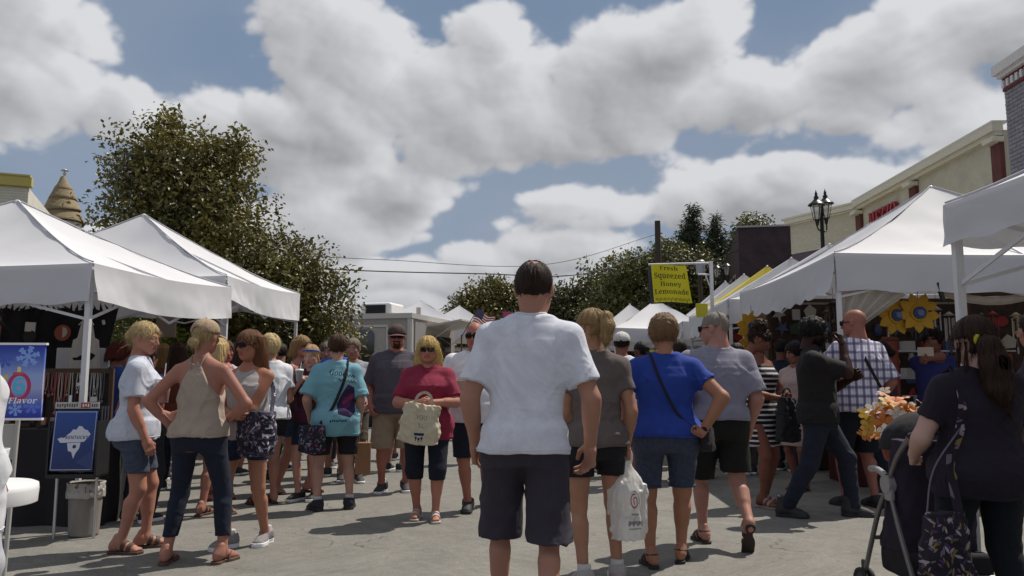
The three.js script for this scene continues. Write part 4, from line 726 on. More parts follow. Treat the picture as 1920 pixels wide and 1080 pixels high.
  const bm = new THREE.Mesh(joinIndexed(geos), skinMat); bm.name = 'body'; bm.castShadow = bm.receiveShadow = true; T.add(bm);

  // ---- clothes
  const uvFlat = (x, y, z) => [x + z * 0.6, y], seedn = (P.at[0] * 13.7 + P.at[1] * 7.1) % 50;
  // cloth: soft undulation plus narrow creases running down and across
  const ridge = (q, s) => { const t = q / s; return t * t > 4 ? 0 : Math.exp(-t * t) - 0.18; };
  const wrinkle = (amp) => (x, y, z) => { const wv = noise(x * 4 + seedn, y * 3, z * 4); return amp * (0.8 * noise(x * 6 + seedn, y * 3.4 + x * 2.4, z * 6) - 0.85 * ridge(noise(x * 4.6 + y * 2.6 + seedn, y * 1.7 - x * 2 + wv, z * 5), 0.085) - 0.75 * ridge(noise(x * 4.2 - y * 3.2 - seedn, y * 3.4 + x * 1.5 + wv, z * 4.6 + 9), 0.08) + 0.4 * noise(x * 15 - y * 7, y * 13 + seedn, z * 15)); };
  const cloth = (name, F, a, b, mat, uvf, c = cell) => { const g = nets(F, a, b, c); mapUV(g, uvf ?? uvFlat); const m = new THREE.Mesh(g, mat); m.name = name; m.castShadow = m.receiveShadow = true; T.add(m); return m; };
  const S = P.top;
  let hemY = 0, topF = null;
  if (S) {
    hemY = S.hem * H + dy; const ls = S.loose ?? 0.018, y1 = (S.y1 ?? 0.842) * H + dy;
    const rows = []; let am = 0, bm2 = 0; const hang = S.hang ?? 0.985;
    for (let i = 100; i >= 0; i--) { const y = lerp(hemY, y1, i / 100), f = yf(y), r = sample(prof, f), g = gw(f), bl = belly * Math.exp(-(((f - 0.6) / 0.075) ** 2)); const fl = (S.flare ?? 0) * clamp((0.62 - f) / 0.25); let a = r[1] * H * g + ls * (1 - 0.55 * smooth(0.72, 0.84, f)) + fl, b = r[2] * g * H + bl * 0.5 + ls * (1 - 0.55 * smooth(0.72, 0.84, f)) + fl; if (P.bottom && f < (P.bottom.waist ?? 0.585) + 0.03) { const wz = (P.bottom.waist ?? 0.585) + 0.03, q = ((P.bottom.loose ?? 0.014) + 0.024) * smooth(wz, wz - 0.05, f); a = Math.max(a, r[1] * H * g + q); b = Math.max(b, r[2] * g * H + bl * 0.5 + q); if (f < 0.53) a = Math.max(a, lerp(a, hx + 0.086 * lr + q, smooth(0.53, 0.49, f))); } if (f < 0.75) { am *= hang ** 0.12; bm2 *= hang ** 0.12; a = Math.max(a, am); b = Math.max(b, bm2); } am = a; bm2 = b; rows[i] = [a, b, r[3] * H + bl * 0.5]; }
    const tf = tubeField((y) => rows[Math.round(clamp((y - hemY) / (y1 - hemY)) * 100)], hemY, y1, cxz);
    const sl = [];
    if (S.sleeve > 0) for (const A of arms) {
      const full = S.sleeve > 1, e = full ? A.wr : A.el, t = full ? S.sleeve - 1 : S.sleeve, base = full ? A.el : A.sd;
      const end = [0, 1, 2].map((i) => lerp(base[i], e[i], t)), dirv = V(e[0] - base[0], e[1] - base[1], e[2] - base[2]).normalize();
      const r0 = 0.051 * ar + ls * 0.4, r1 = (full ? 0.04 : 0.05) * ar + ls * (S.sleeveLoose ?? 1.1), c1 = cap(A.sd, full ? A.el : end, r0, full ? 0.05 * ar + ls * 0.7 : r1), c2 = full ? cap(A.el, end, 0.048 * ar + ls * 0.6, r1) : null;
      sl.push((x, y, z) => { let v = c1(x, y, z); if (c2) v = smin(v, c2(x, y, z), 0.02); const e2 = (x - end[0]) * dirv.x + (y - end[1]) * dirv.y + (z - end[2]) * dirv.z; return v > e2 ? v : e2; });
    }
    const trapT = S.sleeve > 0 || S.trap ? union(arms.map((A) => cap([nb[0] + A.s * 0.02, 0.838 * H + dy, nb[1] - 0.018], [A.sd[0] - A.s * 0.01, A.sd[1] + 0.008, A.sd[2]], 0.036 * k + ls * 0.35, 0.046 * ar + ls * 0.4)), 0.02) : null;
    const nk = S.neck ?? 0.055, nc = cxz(0.85 * H + dy), neckCut = ell([nc[0], (S.neckY ?? 0.858) * H + dy, nc[1] + (S.neckZ ?? 0.006)], [nk * k * 1.25 * (fem ? 0.98 : 1.05), (S.neckD ?? 0.048) * k, nk * k * 1.35 + 0.01]);
    const wr = wrinkle(S.wr ?? 0.0055), uneven = S.uneven ?? 0.006;
    const arm = S.sleeve > 0 ? null : arms.map((A) => ell([A.sd[0] + A.s * 0.028, A.sd[1] - 0.01, A.sd[2]], [0.062 * k, (S.hole ?? 0.10) * k, 0.12 * k]));
    const F = (x, y, z) => {
      let v = tf(x, y, z);
      for (const s of sl) v = smin(v, s(x, y, z), 0.05);
      if (trapT) v = smin(v, trapT(x, y, z), 0.07);
      v += wr(x, y, z) * (1 - 0.5 * smooth(0.74 * H, 0.81 * H, y));
      if (arm) { v = smax(v, -arm[0](x, y, z), 0.008); v = smax(v, -arm[1](x, y, z), 0.008); }
      v = smax(v, -neckCut(x, y, z), 0.006);
      if (S.halter) { const e = Math.abs(x - cxz(y)[0]) - (0.028 + Math.max(0, 0.822 * H + dy - y) * 0.5); if (y > 0.66 * H) v = smax(v, e * 0.7, 0.006); }
      const hh = hemY + uneven * Math.sin(x * 23 + z * 19 + seedn) - y; if (hh > v && y < hemY + 0.05) v = hh;
      return v;
    };
    topF = F;
    const top = cloth(S.name ?? 'shirt', F, [lo[0], hemY - 0.02, lo[2]], [hi[0], shY + 0.12, hi[2]], S.mat, S.uv);
    if (d < 9.5) {
      const tmp = { userData2: { topF: F, cxz, shY } }, ring = (f2, n) => Array.from({ length: n }, (_, i) => f2(i / n * 360));
      if (hemY > 0.5) part('hem', tube(ring((a) => onTorso(tmp, a, hemY + 0.022, -0.0005), 36), 0.0028, 110, 5, true), S.mat, top);
      if (S.sleeve > 0) {
        part('collar', tube(ring((a) => onShoulder(tmp, nc[0] - cxz(shY)[0] + Math.sin(R(a)) * (nk * k * 1.25 * (fem ? 0.98 : 1.05) * 0.93), nc[1] + (S.neckZ ?? 0.006) - cxz(shY)[1] + Math.cos(R(a)) * (nk * k * 1.35 + 0.01) * 0.93, 0.0), 30), 0.0065, 80, 6, true), S.mat, top);
      }
    }
    if (S.straps) part('strap', arms.flatMap((A) => [tube([[A.sd[0] * 0.62 + cxz(shY)[0] * 0.38, shY - 0.06, cxz(shY)[1] + 0.085 * k], [A.sd[0] * 0.6 + cxz(shY)[0] * 0.4, shY + 0.028 * k, cxz(shY)[1] - 0.01], [A.sd[0] * S.straps + cxz(shY)[0] * (1 - S.straps), shY - (S.backDrop ?? 0.07), cxz(shY)[1] - 0.085 * k]], 0.006, 14, 6)]), S.mat, top);
  }
  const Q = P.bottom;
  if (Q) {
    const wy = (Q.waist ?? 0.585) * H + dy, ls = Q.loose ?? 0.014, hem = Q.hem * H, skirt = Q.skirt;
    const tf = tubeField((y) => { const r = sample(prof, yf(y)), g = gw(yf(y)), bl = belly * Math.exp(-(((yf(y) - 0.6) / 0.075) ** 2)); return [r[1] * H * g + ls, r[2] * g * H + bl * 0.5 + ls, r[3] * H + bl * 0.5]; }, 0.455 * H + dy, wy, cxz);
    const lg = legs.map((L) => { const r0 = 0.089 * lr + ls * 0.9, r1 = (Q.knee ?? 0.058) * lr + ls * (Q.flare ?? 1.3), r2 = (Q.ankle ?? 0.043) * k + ls * (Q.flare ?? 1.3); const a = cap(L.hip, L.kn, r0, r1), b = cap(L.kn, L.an, r1, r2), cf = cap([lerp(L.kn[0], L.an[0], 0.2), lerp(L.kn[1], L.an[1], 0.2), lerp(L.kn[2], L.an[2], 0.2) - 0.014 * lr], [lerp(L.kn[0], L.an[0], 0.5), lerp(L.kn[1], L.an[1], 0.5), lerp(L.kn[2], L.an[2], 0.5) - 0.01], 0.052 * lr + ls, 0.044 * lr + ls); const drop = L.an[1] - ankY; const hy2 = hem + drop * clamp(1 - (hem - ankY) / (0.45 * H)); return (x, y, z) => { let v = smin(a(x, y, z), b(x, y, z), 0.02); if (hem < 0.29 * H) v = smin(v, cf(x, y, z), 0.02); const e = hy2 - y + (Q.slant ?? 0) * (z - L.hip[2]) ; return v > e ? v : e; }; });
    const wr = wrinkle(Q.wr ?? 0.005);
    const F = (x, y, z) => { let v = smin(lg[0](x, y, z), lg[1](x, y, z), 0.02); v = smin(v, tf(x, y, z), 0.055); v += wr(x, y, z) * 0.9; const e = Math.max(y - wy, hem - 0.004 - y); return v > e ? v : e; };
    cloth(Q.name ?? 'shorts', F, [lo[0], hem - 0.03, lo[2]], [hi[0], wy + 0.02, hi[2]], Q.mat, Q.uv);
    if (Q.cuff) for (const L of legs) { const t = clamp((L.hip[1] - hem) / (L.hip[1] - L.kn[1])), c = [lerp(L.hip[0], L.kn[0], t), hem, lerp(L.hip[2], L.kn[2], t)], r = lerp(0.089 * lr + ls * 0.9, 0.058 * lr + ls * 1.3, t) + 0.004; part('cuff', mv(new THREE.TorusGeometry(r, 0.009, 8, 36), c[0], c[1] + 0.008, c[2], Math.PI / 2, 0, 0).scale(1, 1, 1), Q.mat, T); }
  }
  // ---- shoes
  legs.forEach((L, i) => {
    const kind = P.shoe ?? 'sandal', sm = P.shoeMat ?? std({ color: lin(0.04, 0.03, 0.025), roughness: 0.7 });
    const put = (g) => g.applyMatrix4(footM[i]);
    if (kind === 'sneaker' || kind === 'boot') {
      const up = union([...footParts(k, -L.s), cap([0, 0.05 * k, -0.04 * k], [0, (kind === 'boot' ? 0.15 : 0.092) * k, -0.03 * k], 0.043 * k, 0.044 * k)], 0.03), top = (kind === 'boot' ? 0.15 : 0.088) * k;
      const F = (x, y, z) => Math.max(up(x, y, z) - 0.009 + 0.002 * noise(x * 60, y * 60, z * 60), y - top + z * 0.25, -y);
      const sh2 = new THREE.Mesh(put(mapUV(nets(F, [-0.09, -0.01, -0.14], [0.09, 0.2, 0.2], hd * 1.25), uvFlat)), sm); sh2.name = 'shoe'; sh2.castShadow = true; T.add(sh2);
      const sole = (x, y, z) => Math.max(up(x, Math.max(y, 0.012), z) - 0.014, Math.abs(y - 0.004) - 0.016);
      part('sole', put(nets(sole, [-0.09, -0.03, -0.14], [0.09, 0.04, 0.2], hd * 1.25)), P.soleMat ?? M.plasticWhite, sh2);
      if (P.sock) part('sock', put(cyl(0.042 * k, 0.043 * k, 0.05 * k, 0, 0.105 * k, -0.022 * k, 16)), P.sock, sh2);
    } else {
      const ft = union(footParts(k, -L.s), 0.02), sole = (x, y, z) => Math.max(ft(x, Math.max(y, 0.014), z) - 0.010, Math.abs(y + 0.008) - 0.011);
      const so = part(kind === 'flipflop' ? 'flip_flop' : 'sandal', put(nets(sole, [-0.08, -0.03, -0.13], [0.08, 0.02, 0.2], hd * 1.2)), sm, T);
      const band = (z, wdt, y0) => { const F = (x, y, q) => Math.max(Math.abs(ft(x, y, q) - 0.003) - 0.0035, Math.abs(q - z - y * 0.35) - wdt, -y); return nets(F, [-0.07, -0.005, z - 0.05], [0.07, 0.12, z + 0.06], hd * 0.8); };
      const st = kind === 'flipflop' ? [tube([[0.045 * k, 0.01, 0.03 * k], [0.03 * k, 0.05 * k, 0.07 * k], [0.008 * k, 0.026 * k, 0.125 * k]], 0.006, 10, 6), tube([[-0.04 * k, 0.01, 0.03 * k], [-0.02 * k, 0.05 * k, 0.07 * k], [0.008 * k, 0.026 * k, 0.125 * k]], 0.006, 10, 6)] : [band(0.075 * k, 0.016), band(0.02 * k, 0.014), ...(kind === 'strap' ? [tube([[0.038 * k, 0.07 * k, -0.03 * k], [0, 0.075 * k, -0.068 * k], [-0.038 * k, 0.07 * k, -0.03 * k], [0, 0.085 * k, 0.012 * k]], 0.008, 20, 6, true)] : [])];
      part('strap', put(mergeGeometries(st.map(clean))), sm, so);
    }
  });
  // ---- hair
  const head = new THREE.Group();
  const onHead = (g) => g.applyMatrix4(hm);
  if (P.hair) {
    const [style, color, o = {}] = P.hair, puff = o.puff ?? 0.012;
    const cran = ell([0, 0.03, -0.012], [0.0745 + puff, 0.087 + puff, 0.095 + puff]), list = [cran];
    const face = ell([0, -0.055, 0.105], [o.fringe ? 0.098 : 0.088, o.fringe ? 0.094 : 0.115, 0.095]), nape = o.nape ?? -0.06; if ((style === 'tail' || style === 'bun') && o.sides === undefined) o.sides = 0.034;
    let low = nape;
    if (style === 'long' || style === 'bob') { low = -(o.len ?? 0.2); const L = -low; list.push((x, y, z) => { const t = clamp((0.05 - y) / (L + 0.05)), a = 0.086 + puff * 0.6 + (o.wide ?? 0.02) * Math.sin(Math.PI * Math.min(1, t * 0.8)), b = 0.076, p = Math.sqrt((x / a) ** 2 + ((z + 0.052 + 0.02 * t) / b) ** 2); return Math.max((p - 1) * 0.085, y - 0.06, low - y + 0.02 * noise(x * 25, 0, z * 25)); }); }
    if (style === 'afro') list.push(ell([0, 0.05, -0.03], [0.11, 0.11, 0.12]));
    let base = union(list, 0.03);
    const strandy = (x, y, z) => { const a = Math.atan2(x, z + 0.02); return (o.clump ?? 0.007) * noise(a * 4.5 + y * 6, y * 8, seedn + 2) + 0.0045 * noise(a * (o.freq ?? 13), y * 5 + 3, seedn) + 0.0022 * noise(a * 34, y * 9, seedn + 5) + (o.curl ?? 0) * (noise(x * 38, y * 38, z * 38) + 0.6 * noise(x * 80, y * 80, z * 80)); };
    const inner = ell([0, 0.02, -0.012], [0.066, 0.08, 0.086]);
    const F = (x, y, z) => { let v = base(x, y, z); v = smax(v, -face(x, y, z) - 0.007 * noise(x * 70, y * 25, z * 70), 0.006); if (style === 'short' || style === 'tail' || style === 'bun') { v = Math.max(v, nape + 0.35 * Math.max(0, z + 0.02) + 0.014 * noise(x * 70, 1, z * 70) + 0.008 * noise(x * 150, 2, z * 150) - y); if (o.sides) v = smax(v, -(Math.hypot(Math.abs(x) - 0.085, (y + 0.02) * 0.8) - o.sides), 0.006); } if (o.part) v = Math.max(v, -(Math.abs(x - 0.02) - 0.002 + Math.max(0, 0.1 - y) * 2)); if (o.crown) { const q = Math.hypot(x * 1.0, (y - 0.118) * 1.3, z + 0.045) - o.crown + 0.012 * noise(x * 60, y * 60, z * 60); v = Math.max(v, -q * 0.7); } return v + strandy(x, y, z); };
    const b = (style === 'long' || style === 'bob') ? low - 0.03 : -0.13;
    const G = [nets(F, [-0.16, b, -0.19], [0.16, 0.21, 0.12], hc)];
    const tail = o.tail ?? (style === 'tail' ? [[0, 0.03, -0.10], [0, 0.02, -0.15], [0, -0.06, -0.165], [0, -0.2, -0.14]] : null);
    if (tail) { const L = []; const tr = o.tailR ?? [0.022, 0.032, 0.03, 0.012]; for (let i = 0; i < tail.length - 1; i++) L.push(cap(tail[i], tail[i + 1], tr[Math.min(i, tr.length - 1)], tr[Math.min(i + 1, tr.length - 1)])); const u = union(L, 0.02), lo2 = [0, 1, 2].map((i) => Math.min(...tail.map((p) => p[i])) - 0.06), hi2 = [0, 1, 2].map((i) => Math.max(...tail.map((p) => p[i])) + 0.06); G.push(nets((x, y, z) => u(x, y, z) + 0.009 * noise(x * 34, y * 6, z * 34) + 0.006 * noise(x * 70, y * 8, z * 70) + 0.004 * noise(x * 130, y * 9, z * 130) + (o.curl ?? 0) * noise(x * 38, y * 38, z * 38), lo2, hi2, hc)); }
    if (style === 'bun') { const c = o.bun ?? [0, 0.0, -0.12, 0.042], u = ell(c.slice(0, 3), [c[3] * 1.1, c[3], c[3]]); G.push(nets((x, y, z) => u(x, y, z) + 0.006 * noise(x * 50, y * 50, z * 50) + (o.curl ?? 0) * 1.3 * noise(x * 38, y * 38, z * 38), [c[0] - c[3] - 0.04, c[1] - c[3] - 0.04, c[2] - c[3] - 0.04], [c[0] + c[3] + 0.04, c[1] + c[3] + 0.04, c[2] + c[3] + 0.04], hc)); }
    G.forEach((g) => mapUV(g, (x, y, z) => [Math.atan2(x, z + 0.02) * 0.55, y * 1.5]));
    // loose strands along the outline
    if (d < 10 && o.strands !== 0) {
      const src = mergeGeometries(G.map((g) => { const q = g.clone(); q.deleteAttribute('uv'); return q; })), p = src.attributes.position, nn = src.attributes.normal, ns = (o.strands ?? 400) * 2, pos = [], nor = [], ix = [];
      for (let s = 0; s < ns; s++) {
        const i = Math.floor(rnd() * p.count), a = V(p.getX(i), p.getY(i), p.getZ(i)), n0 = V(nn.getX(i), nn.getY(i), nn.getZ(i)); a.addScaledVector(n0, -0.004);
        const down = V(0, -1, 0).addScaledVector(n0, n0.y).normalize(), len = rr(0.025, o.strandLen ?? 0.07), wd = rr(0.0006, 0.0013), side = n0.clone().cross(down).normalize(), cu = rr(-0.5, 0.5);
        for (let q = 0; q <= 4; q++) { const t = q / 4, c = a.clone().addScaledVector(down, len * t).addScaledVector(n0, 0.006 * Math.sin(t * 2.4) * rr(0.8, 1.2) + (s % 7 === 0 ? 0.012 * t : 0)).addScaledVector(side, cu * len * t * t); const b0 = pos.length / 3; const ww = wd * (1 - 0.7 * t); pos.push(c.x + side.x * ww, c.y + side.y * ww, c.z + side.z * ww, c.x - side.x * ww, c.y - side.y * ww, c.z - side.z * ww); nor.push(n0.x, n0.y, n0.z, n0.x, n0.y, n0.z); if (q) ix.push(b0 - 2, b0 - 1, b0, b0 - 1, b0 + 1, b0); }
      }
      const g = new THREE.BufferGeometry(); g.setAttribute('position', new THREE.Float32BufferAttribute(pos, 3)); g.setAttribute('normal', new THREE.Float32BufferAttribute(nor, 3)); g.setIndex(ix); mapUV(g, (x, y, z) => [Math.atan2(x, z + 0.02) * 0.55, y * 1.5]); G.push(g);
    }
    const hmesh = new THREE.Mesh(mergeGeometries(G).applyMatrix4(hm), hairMat(color)); hmesh.name = 'hair'; hmesh.castShadow = hmesh.receiveShadow = true; T.add(hmesh);
    if (o.tie) part('hair_tie', onHead(mv(new THREE.TorusGeometry(o.tie[3] ?? 0.024, o.tie[4] ?? 0.009, 8, 18), o.tie[0], o.tie[1], o.tie[2], o.tie[6] ?? 0.3, 0, 0)), std({ color: hex(o.tie[5] ?? '#b8b81e'), roughness: 0.9 }), T);
  }
  // ---- things worn on the head
  if (P.glasses) {
    const gm = phys({ color: lin(0.012, 0.009, 0.01), roughness: 0.4, specularIntensity: 0.22 });
    const F = (() => { const a = rb3([0.033, 0.004, 0.101], [0.021, 0.013, 0.004], 0.008), b = rb3([-0.033, 0.004, 0.101], [0.021, 0.013, 0.004], 0.008), c = cap([-0.02, 0.01, 0.106], [0.02, 0.01, 0.106], 0.004, 0.004), e = cap([0.06, 0.01, 0.088], [0.083, 0.008, 0.0], 0.004, 0.004), f = cap([-0.06, 0.01, 0.088], [-0.083, 0.008, 0.0], 0.004, 0.004); return (x, y, z) => { const zz = z + x * x * 3.2; return Math.min(a(x, y, zz), b(x, y, zz), c(x, y, z), e(x, y, z), f(x, y, z)); }; })();
    part('sunglasses', onHead(mapUV(nets(F, [-0.1, -0.03, -0.02], [0.1, 0.04, 0.12], Math.min(hc, 0.004)), uvFlat)), gm, T);
  }
  if (P.hat) {
    const [kind, color, o = {}] = P.hat, m = fabric(color), dome = ell([0, 0.04, -0.01], [0.094, 0.092, 0.112]), inn = ell([0, 0.036, -0.01], [0.088, 0.088, 0.106]), back = o.reverse ? -1 : 1, yb = o.y ?? 0.028;
    const F = (x, y, z) => { const v = Math.max(dome(x, y, z) + 0.0015 * noise(x * 40, y * 40, z * 40), -inn(x, y, z), yb - y + 0.06 * z * back); if (o.hole) return Math.max(v, -(Math.hypot(x, (y - 0.035) * 1.3, z + 0.115) - 0.034)); return v; };
    const c = part('cap', onHead(mapUV(nets(F, [-0.11, -0.0, -0.14], [0.11, 0.15, 0.12], Math.min(hc, 0.005)), uvFlat)), m, T);
    if (kind === 'cap') part('brim', onHead(sheet((u, v) => { const a = (u - 0.5) * 2.2, r = 0.102 + v * 0.075 * Math.cos(a * 0.8); return [Math.sin(a) * r * 0.92, yb + 0.004 - v * 0.02 - 0.022 * Math.sin(a) ** 2, back * Math.cos(a) * r - 0.01]; }, 18, 5)), o.brim ? fabric(o.brim) : m, c);
    part('button', onHead(ball(0.008, 0, 0.132, -0.01)), m, c);
  }
  if (P.headband) part('headband', onHead(mv(new THREE.TorusGeometry(0.092, 0.011, 8, 40), 0, 0.05, -0.006, Math.PI / 2 - 0.25, 0, 0).scale(0.9, 1, 1.05)), fabric(P.headband), T);
  T.userData2 = { topF, arms, legs, headC, hm, H, cxz, dy, shY, sw };
  T.updateMatrixWorld(true);
  return T;
}
const inPerson = (T, x, y, z) => V(x, y, z).applyMatrix4(T.matrixWorld).toArray();

// a point on the clothed torso: from the side at angle ang (0 = front, 90 = the person's left) and height y
function onTorso(T, ang, y, off = 0.006) { const u = T.userData2, c = u.cxz(y), a = R(ang), dx = Math.sin(a), dz = Math.cos(a); let r = 0.5; for (let i = 0; i < 60; i++) { const q = u.topF(c[0] + dx * r, y, c[1] + dz * r); if (q < 0.001) break; r -= q * 0.8; } return [c[0] + dx * (r + off), y, c[1] + dz * (r + off)]; }
function onShoulder(T, x, z = 0, off = 0.006) { const u = T.userData2; let y = u.shY + 0.3; const c = u.cxz(u.shY); for (let i = 0; i < 60; i++) { const q = u.topF(c[0] + x, y, c[1] + z); if (q < 0.001) break; y -= q * 0.8; } return [c[0] + x, y + off, c[1] + z]; }
function ribbon(pts, w, th = 0.003, n = 60, up) { // flat band along a curve; its face points away from the y axis of the figure
  const c = new THREE.CatmullRomCurve3(pts.map((p) => V(...p))), P = [], I = [], UV = [];
  for (let i = 0; i <= n; i++) { const t = i / n, p = c.getPoint(t), tg = c.getTangent(t), o = up ? V(...up) : V(p.x, 0.25, p.z).normalize(); const s = tg.clone().cross(o).normalize(), nn = s.clone().cross(tg).normalize(); for (const [a, b] of [[-1, -1], [1, -1], [1, 1], [-1, 1]]) { const q = p.clone().addScaledVector(s, a * w / 2).addScaledVector(nn, b * th / 2); P.push(q.x, q.y, q.z); UV.push(a * w / 2, t * 1.2); } if (i) for (let e = 0; e < 4; e++) { const a = (i - 1) * 4 + e, b = (i - 1) * 4 + (e + 1) % 4; I.push(a, b, a + 4, b, b + 4, a + 4); } }
  const g = new THREE.BufferGeometry(); g.setAttribute('position', new THREE.Float32BufferAttribute(P, 3)); g.setAttribute('uv', new THREE.Float32BufferAttribute(UV, 2)); g.setIndex(I); const h = g.toNonIndexed(); h.computeVertexNormals(); return h;
}
// ---------------------------------------------------------------- people
const PI = Math.PI;
const white = fabric('#e2e3ea'), navyDenim = denim('#141c33'), blueDenim = denim('#3d4c69'), shoeDark = std({ color: lin(0.02, 0.02, 0.024), roughness: 0.7 }), brown = std({ color: lin(0.07, 0.032, 0.022), roughness: 0.65 }), sockW = fabric('#cfcfd2');
const tanS = '#b5805f', redS = '#b3785c', paleS = '#c99a80', darkS = '#4a2c20', midS = '#a06a4c';
const down = (s, x, y, z, o = {}) => ({ to: [s * x, y, z], ...o });

const frontMan = person('man in white T-shirt and dark shorts walking away, nearest the camera', { h: 1.815, w: 0.93, shw: 1.0, d: 3.9, at: [-0.02, -3.93], turn: PI, skin: '#a9765a', lean: [-0.03, 0.03], headAt: [-0.012, 0.012], headYaw: -6, hs: 1.09, headDrop: 0.016,
  feet: [[0.18, 0.14, 0, 6], [-0.06, -0.2, 0.02, -6, 14]], shift: [0.05, 0],
  arms: [down(1, 0.285, 0.88, 0.10, { curl: 0.5, pole: [0.5, 0, -1] }), down(-1, 0.262, 0.87, 0.09, { curl: 0.55, pole: [-0.5, 0, -1] })],
  top: { hem: 0.487, sleeve: 0.74, loose: 0.026, sleeveLoose: 0.95, mat: fabric('#dcdeea'), neck: 0.06, neckY: 0.868, wr: 0.0055, hang: 0.9 }, bottom: { name: 'shorts', hem: 0.255, loose: 0.02, flare: 2.4, mat: fabric('#342f3b', { sheen: 0.1 }), wr: 0.009, waist: 0.57 },
  shoe: 'sneaker', shoeMat: shoeDark, hair: ['short', '#2e1d16', { puff: 0.005, nape: -0.048, clump: 0.0015, strands: 500, strandLen: 0.010, crown: 0.03 }] });

const baldMan = person('bald man in white T-shirt and sunglasses approaching behind the nearest man', { h: 1.8, w: 1.16, d: 7.7, at: [-0.62, -7.76], turn: 0.1, skin: '#a8694f', headYaw: -14, headPitch: 6,
  feet: [[0.12, -0.25, 0, 5], [-0.06, 0.06, 0, -8]], arms: [down(1, 0.27, 0.86, 0.05), { to: [-0.17, 1.12, 0.27], curl: 0.8, palm: [0.6, 0.3, -0.2], pole: [-0.6, -0.6, -0.4] }],
  top: { hem: 0.475, sleeve: 0.72, loose: 0.024, mat: white, belly: 0 }, belly: 0.05, bottom: { hem: 0.285, loose: 0.016, flare: 1.8, mat: denim('#151a2e') }, shoe: 'sneaker', shoeMat: shoeDark, soleMat: shoeDark, glasses: true });

const ponyWoman = person('woman in grey-brown T-shirt with blonde ponytail carrying a plastic bag', { h: 1.66, f: 1, w: 1.03, d: 5, at: [0.35, -5.07], turn: PI + 0.12, skin: '#a97654', headYaw: 34, headAt: [0.02, 0], headPitch: 4,
  feet: [[0.1, -0.1, 0, 6], [-0.13, 0.02, 0, -8]], arms: [down(1, 0.19, 0.86, 0.12), down(-1, 0.215, 0.855, 0.03, { curl: 1.1 })],
  top: { hem: 0.495, sleeve: 0.55, loose: 0.014, mat: fabric('#655a58'), wr: 0.007 }, bottom: { hem: 0.385, loose: 0.008, mat: denim('#181722'), knee: 0.075 }, shoe: 'sneaker', shoeMat: fabric('#a8a3a4'), sock: sockW,
  hair: ['tail', '#9c8058', { puff: 0.016, tail: [[0, 0.05, -0.10], [0, 0.055, -0.145], [0.01, 0.0, -0.165], [0.015, -0.075, -0.15], [0.015, -0.12, -0.135]], tailR: [0.024, 0.036, 0.042, 0.034, 0.012], tie: [0, 0.052, -0.116, 0.024, 0.008, '#2a2020', 0.2], strands: 800 }] });
ponyWoman.userData.label = 'woman in grey-brown T-shirt with blonde ponytail carrying a plastic bag';

const blueWoman = person('short-haired woman in royal blue T-shirt and rolled denim shorts', { h: 1.655, f: 1, w: 1.3, d: 5.5, at: [0.86, -5.54], turn: PI - 0.05, skin: '#a8714f', headYaw: 8, headPitch: 6,
  feet: [[0.12, -0.05, 0, 14], [-0.1, 0.12, 0, -16]], arms: [{ to: [0.24, 0.93, 0.0], pole: [1, 0.1, -0.4], curl: 0.8 }, { to: [-0.25, 0.955, -0.13], pole: [-1, 0.1, -0.3], curl: 0.5, dir: [0.45, -0.3, -0.5], palm: [0.2, 0.5, -0.8] }],
  top: { hem: 0.515, sleeve: 0.5, loose: 0.014, mat: fabric('#20409c'), wr: 0.0085, hang: 0.9, flare: 0.01 }, bottom: { hem: 0.305, loose: 0.01, mat: denim('#44506a'), cuff: true, wr: 0.006 }, shoe: 'strap', shoeMat: shoeDark,
  hair: ['short', '#86694a', { puff: 0.03, nape: -0.085, curl: 0.006, strands: 900, strandLen: 0.04 }] });

const grayMan = person('grey-haired man in lavender-grey T-shirt and black shorts with one foot lifted', { h: 1.735, w: 1.2, d: 6.2, at: [1.36, -6.22], turn: PI + 0.1, skin: '#b07a62', headYaw: 52, belly: 0.05, headPitch: 4,
  feet: [[0.1, 0.12, 0, 8], [-0.1, -0.34, 0.13, -6, 62]], arms: [down(1, 0.25, 0.9, 0.06), down(-1, 0.27, 0.88, 0.06, { curl: 0.6 })],
  top: { hem: 0.535, sleeve: 0.85, loose: 0.024, sleeveLoose: 1.5, mat: fabric('#8e8c9c'), wr: 0.007, hang: 0.93 }, bottom: { hem: 0.275, loose: 0.02, flare: 2.2, mat: fabric('#0d0f0d', { sheen: 0 }), waist: 0.6 }, shoe: 'strap', shoeMat: std({ color: lin(0.03, 0.018, 0.014), roughness: 0.7 }),
  glasses: true, hair: ['short', '#8d8378', { puff: 0.004, nape: -0.04, sides: 0.03, strands: 0 }] });

